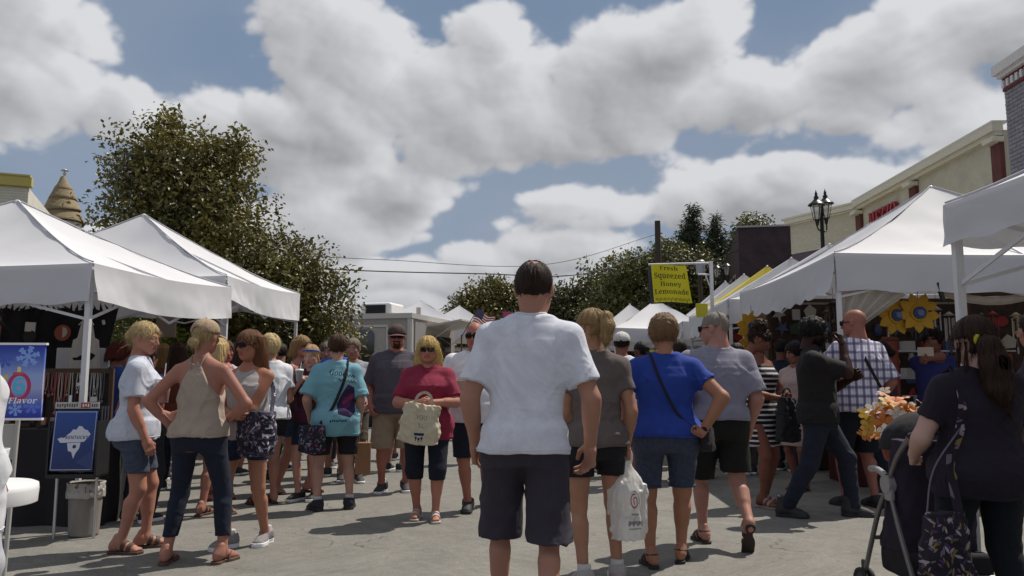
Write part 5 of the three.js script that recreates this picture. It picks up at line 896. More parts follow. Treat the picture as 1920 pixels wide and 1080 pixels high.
const stripeTex = canvasTex(64, 256, (x, w, h) => { x.fillStyle = '#0f0d12'; x.fillRect(0, 0, w, h); x.fillStyle = '#c9c3c8'; for (let i = 0; i < 6; i++) x.fillRect(0, i * h / 6, w, h / 6 * 0.36); });
stripeTex.wrapS = stripeTex.wrapT = THREE.RepeatWrapping;
const stripeWoman = person('woman in black and white striped sundress with curly hair piled up', { h: 1.735, f: 1, w: 1.1, d: 8.2, at: [2.2, -8.1], turn: 0.75, skin: '#7d4a35', headYaw: 42, headPitch: 24,
  feet: [[0.1, -0.05, 0, 10], [-0.09, 0.05, 0, -10]], arms: [{ to: [0.08, 1.08, 0.26], curl: 0.9, pole: [0.8, -0.7, -0.3] }, { to: [-0.05, 1.06, 0.25], curl: 0.9, pole: [-0.8, -0.7, -0.3] }],
  top: { name: 'dress', hem: 0.335, sleeve: 0, loose: 0.012, mat: phys({ map: stripeTex, roughness: 0.9 }), uv: (x, y, z) => [x, y / 0.30], y1: 0.79, neckY: 0.83, neckD: 0.09, neck: 0.08, flare: 0.02, hang: 0.75, straps: 0.6, wr: 0.004, hole: 0.09 },
  shoe: 'sandal', shoeMat: std({ color: lin(0.3, 0.2, 0.18), roughness: 0.6 }), hair: ['bun', '#2c1a12', { puff: 0.018, bun: [0, 0.135, -0.05, 0.075], curl: 0.016, strands: 900, strandLen: 0.05 }] });

const pinkWoman = person('woman in pale pink dress behind the striped sundress', { h: 1.64, f: 1, w: 1.0, d: 9.6, at: [2.92, -9.25], turn: -0.9, skin: '#8a5643', headYaw: -20, headPitch: 15, feet: [[0.08, 0.03, 0, 8], [-0.08, -0.05, 0, -8]],
  arms: [{ to: [0.12, 1.0, 0.2] }, {}], top: { name: 'dress', hem: 0.3, sleeve: 0.4, loose: 0.014, mat: fabric('#b59c98'), flare: 0.05 }, shoe: 'sandal', shoeMat: brown, hair: ['short', '#1c1210', { puff: 0.02 }] });

const darkMan = person('man in dark T-shirt and jeans raising a hand to his face under the tent', { h: 1.83, w: 1.08, d: 7.5, at: [2.56, -7.5], turn: 1.25, skin: '#3a211a', headYaw: 10, headPitch: 8, lean: [0, -0.02],
  feet: [[0.12, 0.26, 0, 8], [-0.12, -0.3, 0, -12]], arms: [{ to: [0.12, 1.2, 0.3], curl: 1, pole: [0.6, -0.9, 0] }, { to: [-0.04, 1.47, 0.22], curl: 0.8, pole: [-0.5, -1, -0.1], palm: [0.3, 0, -1] }],
  top: { hem: 0.475, sleeve: 0.85, loose: 0.026, mat: fabric('#120d10', { sheen: 0.03 }), wr: 0.007 }, bottom: { name: 'jeans', hem: 0.045, loose: 0.014, flare: 1.2, mat: denim('#1b2238'), wr: 0.008 }, shoe: 'boot', shoeMat: shoeDark, soleMat: shoeDark,
  hair: ['short', '#0f0a09', { puff: 0.02, curl: 0.006, nape: -0.05 }], beard: '#0d0908', beardFull: true });

const plaidTex = canvasTex(256, 256, (x, w, h) => { x.fillStyle = '#d2d0dc'; x.fillRect(0, 0, w, h); x.globalAlpha = 0.55; x.fillStyle = '#453e66'; for (let i = 0; i < 2; i++) { x.fillRect(i * 128 + 18, 0, 52, h); } x.globalAlpha = 0.45; for (let i = 0; i < 2; i++) x.fillRect(0, i * 128 + 24, w, 48); x.globalAlpha = 0.45; x.fillStyle = '#241f3a'; for (let i = 0; i < 2; i++) { x.fillRect(i * 128 + 40, 0, 9, h); x.fillRect(0, i * 128 + 44, w, 9); x.fillRect(i * 128 + 98, 0, 5, h); } x.globalAlpha = 1; });
plaidTex.wrapS = plaidTex.wrapT = THREE.RepeatWrapping;
const plaidMan = person('bald man in blue and white plaid shirt with a shoulder strap', { h: 1.92, w: 1.14, d: 8, at: [3.16, -8.1], turn: PI + 0.35, skin: '#a1644d', headYaw: 30, headPitch: 4, feet: [[0.14, 0.08, 0, 10], [-0.1, -0.05, 0, -10]],
  arms: [{ to: [0.16, 1.25, 0.32], pole: [0.7, -0.8, 0] }, down(-1, 0.26, 0.9, 0.06)],
  top: { hem: 0.478, sleeve: 0.95, loose: 0.03, sleeveLoose: 1.3, mat: phys({ map: plaidTex, roughness: 0.9, bumpMap: rep(TX.cloth, 9), bumpScale: 0.0006 }), uv: (x, y, z) => [(x + z * 0.8) / 0.17, y / 0.17], wr: 0.008 }, bottom: { hem: 0.27, loose: 0.024, flare: 2, mat: denim('#0c1226') }, shoe: 'sneaker', shoeMat: shoeDark, soleMat: shoeDark, glasses: true });

const strollerWoman = person('woman in dark plum T-shirt with a yellow hair tie pushing a stroller', { h: 1.51, f: 1, w: 1.42, d: 4, at: [2.17, -4.08], turn: PI + 0.12, skin: '#c79c86', headYaw: -10, headPitch: 6, hs: 1.08, headAt: [-0.015, 0],
  feet: [[0.12, 0.05, 0, 8], [-0.12, -0.05, 0, -8]], arms: [{ to: [0.24, 0.98, 0.26], pole: [0.9, -0.6, -0.9], curl: 1.1, lift: -0.01 }, { to: [-0.28, 0.98, 0.22], pole: [-0.9, -0.6, -0.9], curl: 1 }],
  top: { hem: 0.44, sleeve: 0.62, loose: 0.016, mat: fabric('#1d1526', { sheen: 0.05 }), wr: 0.006, hang: 0.9 }, bottom: { name: 'jeans', hem: 0.05, loose: 0.008, mat: denim('#121726') }, shoe: 'sneaker', shoeMat: shoeDark,
  hair: ['tail', '#38251b', { puff: 0.024, nape: -0.085, tail: [[0.01, 0.0, -0.105], [0.0, -0.03, -0.145], [-0.02, -0.12, -0.14], [-0.03, -0.24, -0.12], [-0.05, -0.33, -0.11]], tailR: [0.026, 0.046, 0.066, 0.062, 0.02], tie: [0.012, 0.0, -0.115, 0.03, 0.0135, '#b5b52a', 0.1], strands: 1600, strandLen: 0.1 }] });
part('loose_locks', (() => { const hm = strollerWoman.userData2.hm, L = []; for (const [x0, z0, x1, y1] of [[0.085, -0.02, 0.11, -0.17], [0.08, 0.0, 0.10, -0.12], [-0.085, -0.02, -0.11, -0.2], [-0.08, 0.0, -0.10, -0.15], [0.07, -0.06, 0.09, -0.22], [-0.075, -0.05, -0.09, -0.24]]) for (let q = 0; q < 4; q++) L.push(tube([[x0 + rr(-0.008, 0.008), 0.0, z0 + rr(-0.01, 0.01)], [lerp(x0, x1, 0.5) + rr(-0.01, 0.01), y1 * 0.5, z0 - 0.01], [x1 + rr(-0.012, 0.012), y1 * rr(0.85, 1.1), z0 - 0.015]], 0.0035, 12, 5)); return mergeGeometries(L.map(clean)).applyMatrix4(hm); })(), hairMat('#38251b'), strollerWoman);

// ---- left group
const whiteTeeWoman = person('blonde woman in white T-shirt and grey-blue shorts standing side-on at the stall', { h: 1.645, f: 1, w: 1.08, d: 5.8, at: [-2.97, -5.87], turn: 1.95, skin: '#b3785c', headYaw: -24, headPitch: 8, feet: [[0.07, 0.1, 0, 10], [-0.09, -0.05, 0, -25]],
  arms: [{ to: [0.1, 1.02, 0.25] }, down(-1, 0.2, 0.845, 0.10, { curl: 0.6 })], lean: [0, 0.02],
  top: { hem: 0.485, sleeve: 0.68, loose: 0.022, mat: fabric('#c9cedd'), wr: 0.008, hang: 0.93 }, bottom: { hem: 0.345, loose: 0.012, mat: denim('#4e5870') }, shoe: 'sandal', shoeMat: brown,
  hair: ['bun', '#c4aa7c', { puff: 0.015, bun: [0, 0.005, -0.122, 0.036], nape: -0.055, curl: 0.003, strands: 900, strandLen: 0.09 }] });

const halterWoman = person('woman in beige halter top and tan cap with hands on hips', { h: 1.635, f: 1, w: 1.02, d: 5.5, at: [-2.34, -5.52], turn: PI - 0.08, skin: '#a56d55', headYaw: -8, headPitch: 3, headAt: [-0.01, 0], feet: [[0.17, -0.05, 0, 12], [-0.19, 0.02, 0, -14]],
  arms: [{ to: [0.235, 0.965, 0.02], pole: [1, 0.15, -0.55], curl: 0.9, dir: [-0.45, -0.5, 0.3] }, { to: [-0.155, 1.01, 0.10], pole: [-1, -0.1, -0.3], curl: 0.9 }],
  top: { name: 'halter_top', hem: 0.515, sleeve: 0, loose: 0.02, mat: fabric('#a8988a'), wr: 0.010, hang: 0.8, flare: 0.0, y1: 0.822, neckY: 0.9, neckD: 0.03, neck: 0.03, hole: 0.02, halter: true, straps: 0.3, backDrop: -0.02 },
  bottom: { name: 'capri_jeans', hem: 0.108, loose: 0.004, flare: 1.6, mat: denim('#141d36'), wr: 0.004 }, shoe: 'flipflop', shoeMat: std({ color: lin(0.1, 0.05, 0.035), roughness: 0.7 }),
  hair: ['short', '#b59c70', { puff: 0.008, nape: -0.055, tail: [[0, -0.02, -0.10], [0.01, -0.05, -0.115], [0.0, -0.085, -0.095]], tailR: [0.03, 0.034, 0.012] }], hat: ['cap', '#a58e76', { hole: true }] });

part('strap', [1, -1].map((s) => tube([[s * 0.03, 1.30, -0.105], [s * 0.046, 1.37, -0.075], [s * 0.052, 1.402, -0.03], [s * 0.05, 1.38, 0.03]], 0.0045, 16, 6)).concat([tube([[0, 1.335, -0.108], [-0.03, 1.345, -0.118], [-0.02, 1.325, -0.118], [0.03, 1.345, -0.12], [0.02, 1.32, -0.12], [0, 1.335, -0.112]], 0.004, 24, 5)]), fabric('#a8988a'), halterWoman);
const laceWoman = person('smiling woman in sunglasses and pale lace tank top with a floral bag', { h: 1.6, f: 1, w: 1.0, d: 6, at: [-2.19, -6.02], turn: -0.25, skin: '#a96f50', headYaw: -16, headPitch: 2, headRoll: 4, feet: [[0.08, -0.16, 0, 12], [-0.09, 0.06, 0, -14]],
  arms: [{ to: [-0.10, 1.02, 0.24], pole: [0.9, -0.7, -0.2], curl: 0.8 }, { to: [0.02, 1.07, 0.2], pole: [-0.9, -0.7, -0.2], curl: 0.9 }],
  top: { name: 'tank_top', hem: 0.5, sleeve: 0, loose: 0.012, mat: fabric('#a9a4a4', { bumpMap: rep(TX.grain, 6), bumpScale: 0.002 }), wr: 0.005, hole: 0.1, neckY: 0.845, neckD: 0.08, neck: 0.062, straps: 0.66 }, bottom: { hem: 0.4, loose: 0.009, mat: denim('#1d2a4c') }, shoe: 'sneaker', shoeMat: fabric('#8f8a8c'), sock: sockW, glasses: true,
  hair: ['long', '#6b452c', { puff: 0.014, len: 0.215, wide: 0.012, fringe: true, strands: 700, strandLen: 0.12 }] });

const bobWoman = person('light blonde woman in white shirt turned away beside the floral bag', { h: 1.67, f: 1, w: 1.08, d: 8, at: [-2.72, -8.05], turn: PI + 0.7, skin: '#b07a5e', headYaw: -25, feet: [[0.1, 0, 0, 8], [-0.1, 0.05, 0, -8]], arms: [{ to: [0.1, 1.1, 0.25] }, { to: [-0.14, 1.0, 0.2] }],
  top: { hem: 0.5, sleeve: 0.6, loose: 0.02, mat: white, wr: 0.007 }, bottom: { hem: 0.4, loose: 0.012, mat: denim('#20242e') }, shoe: 'sandal', shoeMat: brown, hair: ['short', '#cdb585', { puff: 0.028, curl: 0.005, nape: -0.07, strands: 700 }] });
const blondBack = person('older light-haired woman seen between the floral bag and maroon top', { h: 1.66, f: 1, w: 1.05, d: 9.8, at: [-3.3, -9.7], turn: 0.8, skin: '#b58468', headYaw: 10, feet: [[0.09, 0, 0, 8], [-0.09, 0, 0, -8]], top: { hem: 0.49, sleeve: 0.6, loose: 0.018, mat: fabric('#5a5f88') }, bottom: { hem: 0.06, loose: 0.012, mat: denim('#171a26') }, shoe: 'sneaker', shoeMat: shoeDark, hair: ['bob', '#c8ae80', { puff: 0.02, len: 0.1, wide: 0.01 }] });
const maroonWoman = person('woman in dark maroon sleeveless top and denim shorts looking right', { h: 1.72, f: 1, w: 1.12, d: 8.9, at: [-2.66, -8.9], turn: 1.35, skin: '#a9705a', headYaw: -10, headPitch: 6, feet: [[0.06, 0.12, 0, 8], [-0.12, -0.18, 0, -35]],
  arms: [{ to: [0.1, 1.05, 0.28] }, down(-1, 0.21, 0.9, 0.02)], top: { name: 'sleeveless_top', hem: 0.475, sleeve: 0, loose: 0.022, mat: fabric('#2e0f18'), hole: 0.1, wr: 0.006, hang: 0.93 }, bottom: { hem: 0.36, loose: 0.012, mat: denim('#2f4364'), cuff: true }, shoe: 'flipflop', shoeMat: shoeDark, glasses: true,
  hair: ['bob', '#94744e', { puff: 0.014, len: 0.12, wide: 0.014, strands: 600 }] });
const girl = person('girl with a blue headband drinking through a straw', { h: 1.58, f: 1, w: 0.94, d: 8.3, at: [-2.38, -8.35], turn: -0.25, skin: '#c08a72', headYaw: 10, headPitch: 8, feet: [[0.08, 0, 0, 8], [-0.08, 0.06, 0, -8]], arms: [{ to: [0.1, 1.2, 0.2], curl: 0.9 }, { to: [-0.03, 1.33, 0.2], curl: 1, pole: [-0.7, -0.9, 0] }],
  top: { hem: 0.5, sleeve: 0.6, loose: 0.014, mat: fabric('#4a1830') }, bottom: { hem: 0.36, loose: 0.01, mat: denim('#26344f') }, shoe: 'sneaker', shoeMat: shoeDark, hair: ['tail', '#b8956a', { puff: 0.012 }], headband: '#3a55a8' });

const aquaTex = canvasTex(1024, 1024, (x, w, h) => {
  x.fillStyle = '#6f9fae'; x.fillRect(0, 0, w, h);
  const X = (m) => (m + 0.35) / 0.7 * w, Y = (m) => h - (m - 0.65) / 0.85 * h;
  x.save(); x.translate(X(0.02), Y(1.265)); x.rotate(0.1); x.fillStyle = '#15151c'; x.font = 'italic bold 92px serif'; x.fillText('Good', -150, 0); x.strokeStyle = '#15151c'; x.lineWidth = 9; for (const [x0, y0, n] of [[60, -14, 4], [0, 50, 6]]) { x.beginPath(); x.moveTo(x0, y0); for (let i = 1; i <= n * 2; i++) x.quadraticCurveTo(x0 + i * 20 - 12, y0 + (i & 1 ? -34 : 16), x0 + i * 20, y0 + (i & 1 ? 4 : -4)); x.stroke(); } x.restore();
  // purple crest print
  x.save(); x.translate(X(0.09), Y(1.03));
  x.fillStyle = '#2b1b45'; x.beginPath(); x.moveTo(20, -190); x.lineTo(110, -150); x.lineTo(128, 120); x.lineTo(60, 190); x.lineTo(-110, 150); x.lineTo(-130, 40); x.lineTo(-70, -70); x.closePath(); x.fill();
  x.fillStyle = '#4f1d4d'; x.beginPath(); x.moveTo(-40, -40); x.lineTo(80, -90); x.lineTo(60, 60); x.lineTo(-50, 110); x.closePath(); x.fill();
  x.fillStyle = '#7c2a4a'; for (let i = 0; i < 8; i++) { x.beginPath(); x.moveTo(-60 + i * 18, 30 - i * 12); x.lineTo(-40 + i * 20, -20 - i * 10); x.lineTo(-30 + i * 18, 40 - i * 8); x.fill(); }
  x.restore();
  x.fillStyle = '#1b1b26'; for (let i = 0; i < 9; i++) x.fillRect(X(-0.06) + i * 26, Y(0.83) - 26 - (i % 3) * 3, 17, 26 - (i % 2) * 6);
});
const aquaPerson = person('short-haired person in aqua graphic T-shirt and dark shorts seen from behind', { h: 1.655, f: 1, w: 1.13, d: 7.7, at: [-1.96, -7.75], turn: PI + 0.28, skin: '#b98a70', headYaw: 6, feet: [[0.16, -0.02, 0, 22], [-0.15, 0.04, 0, -10]],
  arms: [{ to: [0.26, 0.93, 0.14], pole: [0.5, -0.1, -1] }, down(-1, 0.24, 0.86, 0.08)], top: { hem: 0.42, sleeve: 0.85, loose: 0.03, sleeveLoose: 1.4, mat: phys({ map: aquaTex, roughness: 0.92, bumpMap: rep(TX.cloth, 9), bumpScale: 0.0006 }), uv: (x, y, z) => [(-x + 0.35) / 0.7, (y - 0.65) / 0.85], wr: 0.009, hang: 0.94 },
  bottom: { hem: 0.31, loose: 0.016, flare: 2, mat: fabric('#14151f') }, shoe: 'sneaker', shoeMat: fabric('#2b2a33'), soleMat: shoeDark, sock: sockW, hair: ['short', '#4b2f1f', { puff: 0.018, nape: -0.08, strands: 800, strandLen: 0.03 }] });
const blueCap = person('person in bright blue shirt behind the aqua T-shirt', { h: 1.78, w: 1.05, d: 10.4, at: [-2.62, -10.4], turn: PI, skin: '#a06a50', hat: ['cap', '#3e63b8'], top: { hem: 0.48, sleeve: 0.7, loose: 0.02, mat: fabric('#2450b4') }, bottom: { hem: 0.27, loose: 0.02, mat: fabric('#2a2a30') }, shoe: 'sneaker', shoeMat: shoeDark, hair: ['short', '#2a1a12', {}] });

const capMan = person('tall man in grey T-shirt, sunglasses and cap with khaki shorts', { h: 1.83, w: 1.17, d: 9, at: [-1.6, -8.99], turn: 0.12, skin: '#a4624c', headYaw: 3, headPitch: 2, belly: 0.04, feet: [[0.12, -0.05, 0, 8], [-0.14, 0.04, 0, -14]], arms: [{ to: [0.24, 0.98, 0.0] }, { to: [-0.255, 0.9, 0.06], curl: 0.6 }],
  top: { hem: 0.468, sleeve: 0.82, loose: 0.028, sleeveLoose: 1.3, mat: fabric('#504a55'), wr: 0.007 }, bottom: { hem: 0.265, loose: 0.026, flare: 2.2, mat: fabric('#93806c'), wr: 0.006 }, shoe: 'sneaker', shoeMat: shoeDark, sock: sockW, glasses: true, beard: '#3a2418', hair: ['short', '#3b291e', { puff: 0.006 }], hat: ['cap', '#4d3a38', { brim: '#5a3b39' }] });
part('shirt_print', (() => { const g = extrude([[0, 0], [0.055, 0], [0.055, 0.03], [0.03, 0.045], [0, 0.05]], 0.002); g.translate(0.05, 1.335, 0.165); return g; })(), std({ color: lin(0.25, 0.24, 0.26) }), capMan);

const redWoman = person('blonde woman in raspberry T-shirt and sunglasses holding a cloth tote', { h: 1.6, f: 1, w: 1.3, d: 7.2, at: [-1.0, -7.22], turn: 0.03, skin: '#b07357', headYaw: 2, feet: [[0.09, 0.06, 0, 8], [-0.09, -0.06, 0, -6]],
  arms: [{ to: [0.075, 1.13, 0.25], pole: [1, -0.55, -0.25], curl: 1.0 }, { to: [-0.06, 1.12, 0.26], pole: [-1, -0.55, -0.25], curl: 1.0 }], belly: 0.04,
  top: { hem: 0.44, sleeve: 0.82, loose: 0.016, sleeveLoose: 0.9, mat: fabric('#8a1f3e'), wr: 0.006, hang: 0.9 }, bottom: { name: 'capri_trousers', hem: 0.225, loose: 0.008, flare: 1.6, mat: denim('#131a30'), wr: 0.005 }, shoe: 'sandal', shoeMat: std({ color: lin(0.45, 0.38, 0.36), roughness: 0.6 }), glasses: true,
  hair: ['long', '#c8a868', { puff: 0.022, len: 0.19, wide: 0.04, fringe: true, strands: 900, strandLen: 0.1, curl: 0.003 }] });

// ---- people in the left stall
const auburn = person('auburn-haired woman in blue top behind the blonde in white', { h: 1.585, f: 1, w: 1.1, d: 7.7, at: [-4.12, -7.75], turn: PI - 0.5, skin: '#a56c56', arms: [{ to: [0.2, 1.0, 0.2] }, { to: [-0.15, 1.0, 0.25] }], top: { hem: 0.5, sleeve: 0.6, loose: 0.016, mat: fabric('#35509c') }, bottom: { hem: 0.06, loose: 0.01, mat: denim('#1a1e2c') }, shoe: 'sneaker', shoeMat: shoeDark, hair: ['bob', '#5a2213', { puff: 0.02, len: 0.06, wide: 0.02, strands: 500 }] });
const jeansPerson = person('person in dark jeans half hidden behind the blonde in white', { h: 1.52, f: 1, w: 1.05, d: 7.2, at: [-3.5, -7.05], turn: PI - 0.2, skin: '#8f5b43', arms: [{ to: [0.18, 0.95, 0.15] }, { to: [-0.12, 0.93, 0.22] }], top: { hem: 0.5, sleeve: 0.6, loose: 0.016, mat: fabric('#2d2420') }, bottom: { name: 'jeans', hem: 0.05, loose: 0.012, mat: denim('#232733') }, shoe: 'sneaker', shoeMat: shoeDark, hair: ['short', '#2a1a12', {}] });
const blondeStall = person('blonde woman facing the stall right of the tan cap', { h: 1.6, f: 1, w: 1.0, d: 7.3, at: [-2.98, -7.35], turn: PI - 0.3, skin: '#a96f58', feet: [[0.1, 0, 0, 8], [-0.1, 0.04, 0, -8]], top: { hem: 0.49, sleeve: 0.5, loose: 0.016, mat: fabric('#7fa8b8') }, bottom: { hem: 0.36, loose: 0.01, mat: denim('#2a2a3a') }, shoe: 'sandal', shoeMat: brown, hair: ['bob', '#caac78', { puff: 0.02, len: 0.13, wide: 0.02 }] });
const phoneWoman = person('woman in striped pale top with a hand at her face behind the sunglasses woman', { h: 1.63, f: 1, w: 1.0, d: 8.4, at: [-3.32, -8.4], turn: 0.5, skin: '#a9604e', headYaw: 10, feet: [[0.09, 0, 0, 8], [-0.09, 0, 0, -8]], arms: [{ to: [0.05, 1.44, 0.22], pole: [0.8, -0.8, 0], curl: 0.8 }, {}], top: { hem: 0.49, sleeve: 0.5, loose: 0.016, mat: fabric('#b4b4c0') }, bottom: { hem: 0.3, loose: 0.02, mat: fabric('#4a2028') }, shoe: 'sandal', shoeMat: brown, hair: ['short', '#5b3a26', { puff: 0.016 }] });
// ---- picture edges
const edgeWoman = person('long-haired woman in white shirt cut off by the left picture edge', { h: 1.62, f: 1, w: 1.05, d: 3.4, at: [-2.50, -3.4], turn: 2.7, skin: '#b07a60', headYaw: 10, arms: [{ to: [0.13, 0.86, 0.12] }, { to: [-0.13, 0.86, 0.12] }], top: { hem: 0.355, sleeve: 1.9, loose: 0.03, mat: fabric('#d9dae0'), flare: 0.03, wr: 0.004, hang: 0.995 }, bottom: { name: 'trousers', hem: 0.06, loose: 0.02, mat: fabric('#b9bac2') }, shoe: 'sneaker', shoeMat: shoeDark, hair: ['long', '#24140f', { puff: 0.03, len: 0.5, wide: 0.10, strands: 900, strandLen: 0.2 }] });
const edgeRight = person('person in red shorts and sandals cut off by the right picture edge', { h: 1.66, f: 1, w: 1.1, d: 5.4, at: [3.27, -5.35], turn: -2.4, skin: '#a87058', arms: [{ to: [0.2, 0.95, 0.1] }, { to: [-0.12, 1.05, 0.25] }], top: { hem: 0.49, sleeve: 0.6, loose: 0.018, mat: fabric('#3a2a40') }, bottom: { hem: 0.3, loose: 0.016, mat: fabric('#4a1414') }, shoe: 'sandal', shoeMat: std({ color: lin(0.4, 0.25, 0.22), roughness: 0.6 }), hair: ['bob', '#2a1a14', { puff: 0.018, len: 0.12 }] });
const boothBoy = person('dark-haired vendor in blue shirt holding up a pale card by the sunflowers', { h: 1.8, w: 0.98, d: 9.4, at: [4.55, -9.4], turn: -0.5, skin: '#8f5641', headYaw: -12, headPitch: 10, arms: [{ to: [0.14, 1.1, 0.2] }, { to: [-0.06, 1.42, 0.32], curl: 0.8 }], top: { hem: 0.48, sleeve: 0.7, loose: 0.018, mat: fabric('#2b2f6e') }, bottom: { hem: 0.06, loose: 0.012, mat: denim('#1f2d55') }, shoe: 'sneaker', shoeMat: shoeDark, hair: ['short', '#1a0f0c', { puff: 0.02 }] });

// ---- the crowd farther up the street
const whiteCap = person('man in a white cap among the far crowd', { h: 1.77, w: 1.05, d: 9.6, at: [0.98, -9.5], turn: PI - 0.2, skin: '#8a5540', feet: [[0.12, 0.1, 0, 6], [-0.1, -0.1, 0, -6]], top: { hem: 0.48, sleeve: 0.7, loose: 0.02, mat: white }, bottom: { hem: 0.27, loose: 0.02, mat: fabric('#20202a') }, shoe: 'sneaker', shoeMat: shoeDark, hair: ['short', '#1a100c', {}], hat: ['cap', '#d6d2cf'] });
const farFolk = [
  [1.36, -10.7, 1.72, 1, 'dark-haired woman in black beside the white cap', '#16141a', '#15100f', '#6a3f30', PI + 0.2, 'tail'],
  [0.82, -12.2, 1.7, 0, 'person in pale shirt just left of the white cap', '#8f8f9a', '#2a1c14', '#9b6a52', PI, 'short'],
  [2.0, -11.6, 1.68, 1, 'woman in orange-brown hat colours left of the bald man', '#a06a3a', '#3a2418', '#8a5a44', PI - 0.3, 'bob'],
  [2.3, -13.4, 1.75, 0, 'far man in grey between the blue and lavender shirts', '#5a5c66', '#241a14', '#8f5f4a', PI, 'short'],
  [1.75, -14.2, 1.62, 1, 'far woman in purple scarf colours beyond the blue T-shirt', '#6a4a78', '#5a3c28', '#a06c54', 0.2, 'bob'],
  [2.7, -12.6, 1.7, 1, 'far woman in dark top right of the lavender shirt', '#2a2228', '#1c1210', '#7a4a3a', PI + 0.5, 'bun'],
  [0.5, -15.0, 1.72, 0, 'far man in tan shirt behind the ponytail', '#8a7458', '#3a2a1c', '#9c6b55', PI, 'short'],
  [1.2, -16.5, 1.68, 1, 'far woman in red top down the street', '#7a2028', '#6a4a30', '#a5735c', 0.3, 'bob'],
  [3.0, -14.6, 1.74, 0, 'far man in black under the right awnings', '#131318', '#1a1210', '#5a3628', PI + 0.3, 'short'],
  [2.1, -16.2, 1.66, 1, 'far woman in teal top by the awnings', '#2f5f66', '#2a1a12', '#99674f', PI, 'tail'],
  [2.95, -10.9, 1.63, 1, 'woman in brown top in the shade behind the pink dress', '#4a342c', '#20130f', '#6b4232', PI - 0.4, 'short'],
  [-0.98, -12.0, 1.68, 1, 'dark-haired woman just left of the bald man with sunglasses', '#6d6a72', '#1c1411', '#9c6c55', PI, 'short'],
  [3.75, -8.9, 1.62, 1, 'shaded woman browsing behind the dark T-shirt man', '#39252a', '#1b110e', '#5e3a2e', PI + 0.9, 'bun'],
  [1.72, -9.9, 1.7, 0, 'man in dark green between the white cap and the blue T-shirt', '#26332a', '#2b1c14', '#8f5d48', PI + 0.1, 'short'],
  [2.05, -10.3, 1.6, 1, 'small woman in dusty rose seen past the lavender shirt', '#8a5a5e', '#5b3c26', '#a06b54', PI - 0.2, 'bob'],
  [2.62, -10.7, 1.7, 1, 'woman in mustard top beyond the striped sundress', '#8a6a24', '#2a1a12', '#8a5742', PI + 0.3, 'bun'],
  [3.35, -11.2, 1.76, 0, 'man in navy under the sunflower tent edge', '#1d2238', '#1a120e', '#6f4534', PI - 0.6, 'short'],
  [1.12, -13.6, 1.74, 0, 'man in light blue far behind the white cap', '#7a94b4', '#4a3624', '#a06f58', PI, 'short'],
  [2.62, -15.6, 1.66, 1, 'woman in coral beneath the awnings far off', '#a8584a', '#6b4a2c', '#a3705a', 0.4, 'bob'],
  [0.35, -18.2, 1.72, 0, 'tiny man in white far up the street', '#c2c4cc', '#2a1c14', '#99684f', PI, 'short'],
  [-0.35, -19.2, 1.68, 1, 'tiny woman in black far up the street', '#1c1a20', '#3a2618', '#9c6b55', 0.1, 'tail'],
  [1.62, -18.8, 1.7, 0, 'tiny man in olive far up the street', '#5a5a3c', '#241811', '#8f5f4a', PI, 'short'],
  [-3.95, -10.6, 1.68, 1, 'woman in plum top behind the left tent pole', '#4a2a42', '#3b2618', '#9a654f', PI - 0.3, 'bob'],
  [-3.05, -11.4, 1.74, 0, 'man in grey behind the maroon sleeveless woman', '#6a6a72', '#5c5046', '#a3705c', 0.4, 'short'],
  [-4.7, -9.9, 1.66, 1, 'woman in cream top at the far side of the left stall', '#b8ad9c', '#8a6a42', '#a66f58', PI + 0.4, 'bob'],
  [-2.15, -12.6, 1.7, 1, 'woman in teal behind the aqua T-shirt', '#2c5a60', '#4a3020', '#a06a54', 0.2, 'tail'],
  [-3.6, -12.4, 1.66, 1, 'woman in pale yellow behind the left group', '#b3a878', '#2c1c14', '#9c6a55', PI, 'short'],
  [-4.15, -9.1, 1.64, 1, 'woman in rust top behind the auburn-haired woman', '#7a3c28', '#3a2418', '#9a664f', PI + 0.2, 'bob'],
  [-2.3, -9.85, 1.72, 0, 'man in pale grey just behind the headband girl', '#9a9aa4', '#7a6a58', '#a8745e', 0.3, 'short'],
  [-1.95, -11.0, 1.7, 1, 'woman in violet between the aqua T-shirt and the cap', '#5a4480', '#6a4c30', '#a06c56', PI - 0.3, 'bob'],
  [-3.55, -10.9, 1.7, 0, 'man in dark blue behind the pale striped top', '#26304e', '#2a1c14', '#99654f', PI, 'short'],
  [-0.55, -14.6, 1.72, 0, 'man in beige far behind the bald man', '#a0907a', '#3a2a1c', '#9c6b55', 0.2, 'short'],
  [0.72, -10.9, 1.66, 1, 'woman in black cap of hair right of the ponytail', '#2c2a30', '#140d0b', '#7a4a38', PI + 0.2, 'short'],
  [0.05, -22.0, 1.7, 1, 'speck of a woman in red at the street end', '#8a2630', '#2a1a12', '#a06a54', 0.2, 'bob'],
  [0.95, -21.2, 1.75, 0, 'speck of a man in blue at the street end', '#38549a', '#2a1c14', '#99684f', PI, 'short'],
  [-0.95, -24.0, 1.7, 0, 'speck of a man in white by the stall table', '#c6c6cc', '#4a3a2a', '#a0705a', 0.5, 'short'],
  [-1.35, -16.8, 1.68, 1, 'woman in grey-green halfway to the trailer', '#6a7468', '#5a4028', '#a06c56', PI, 'tail'],
];
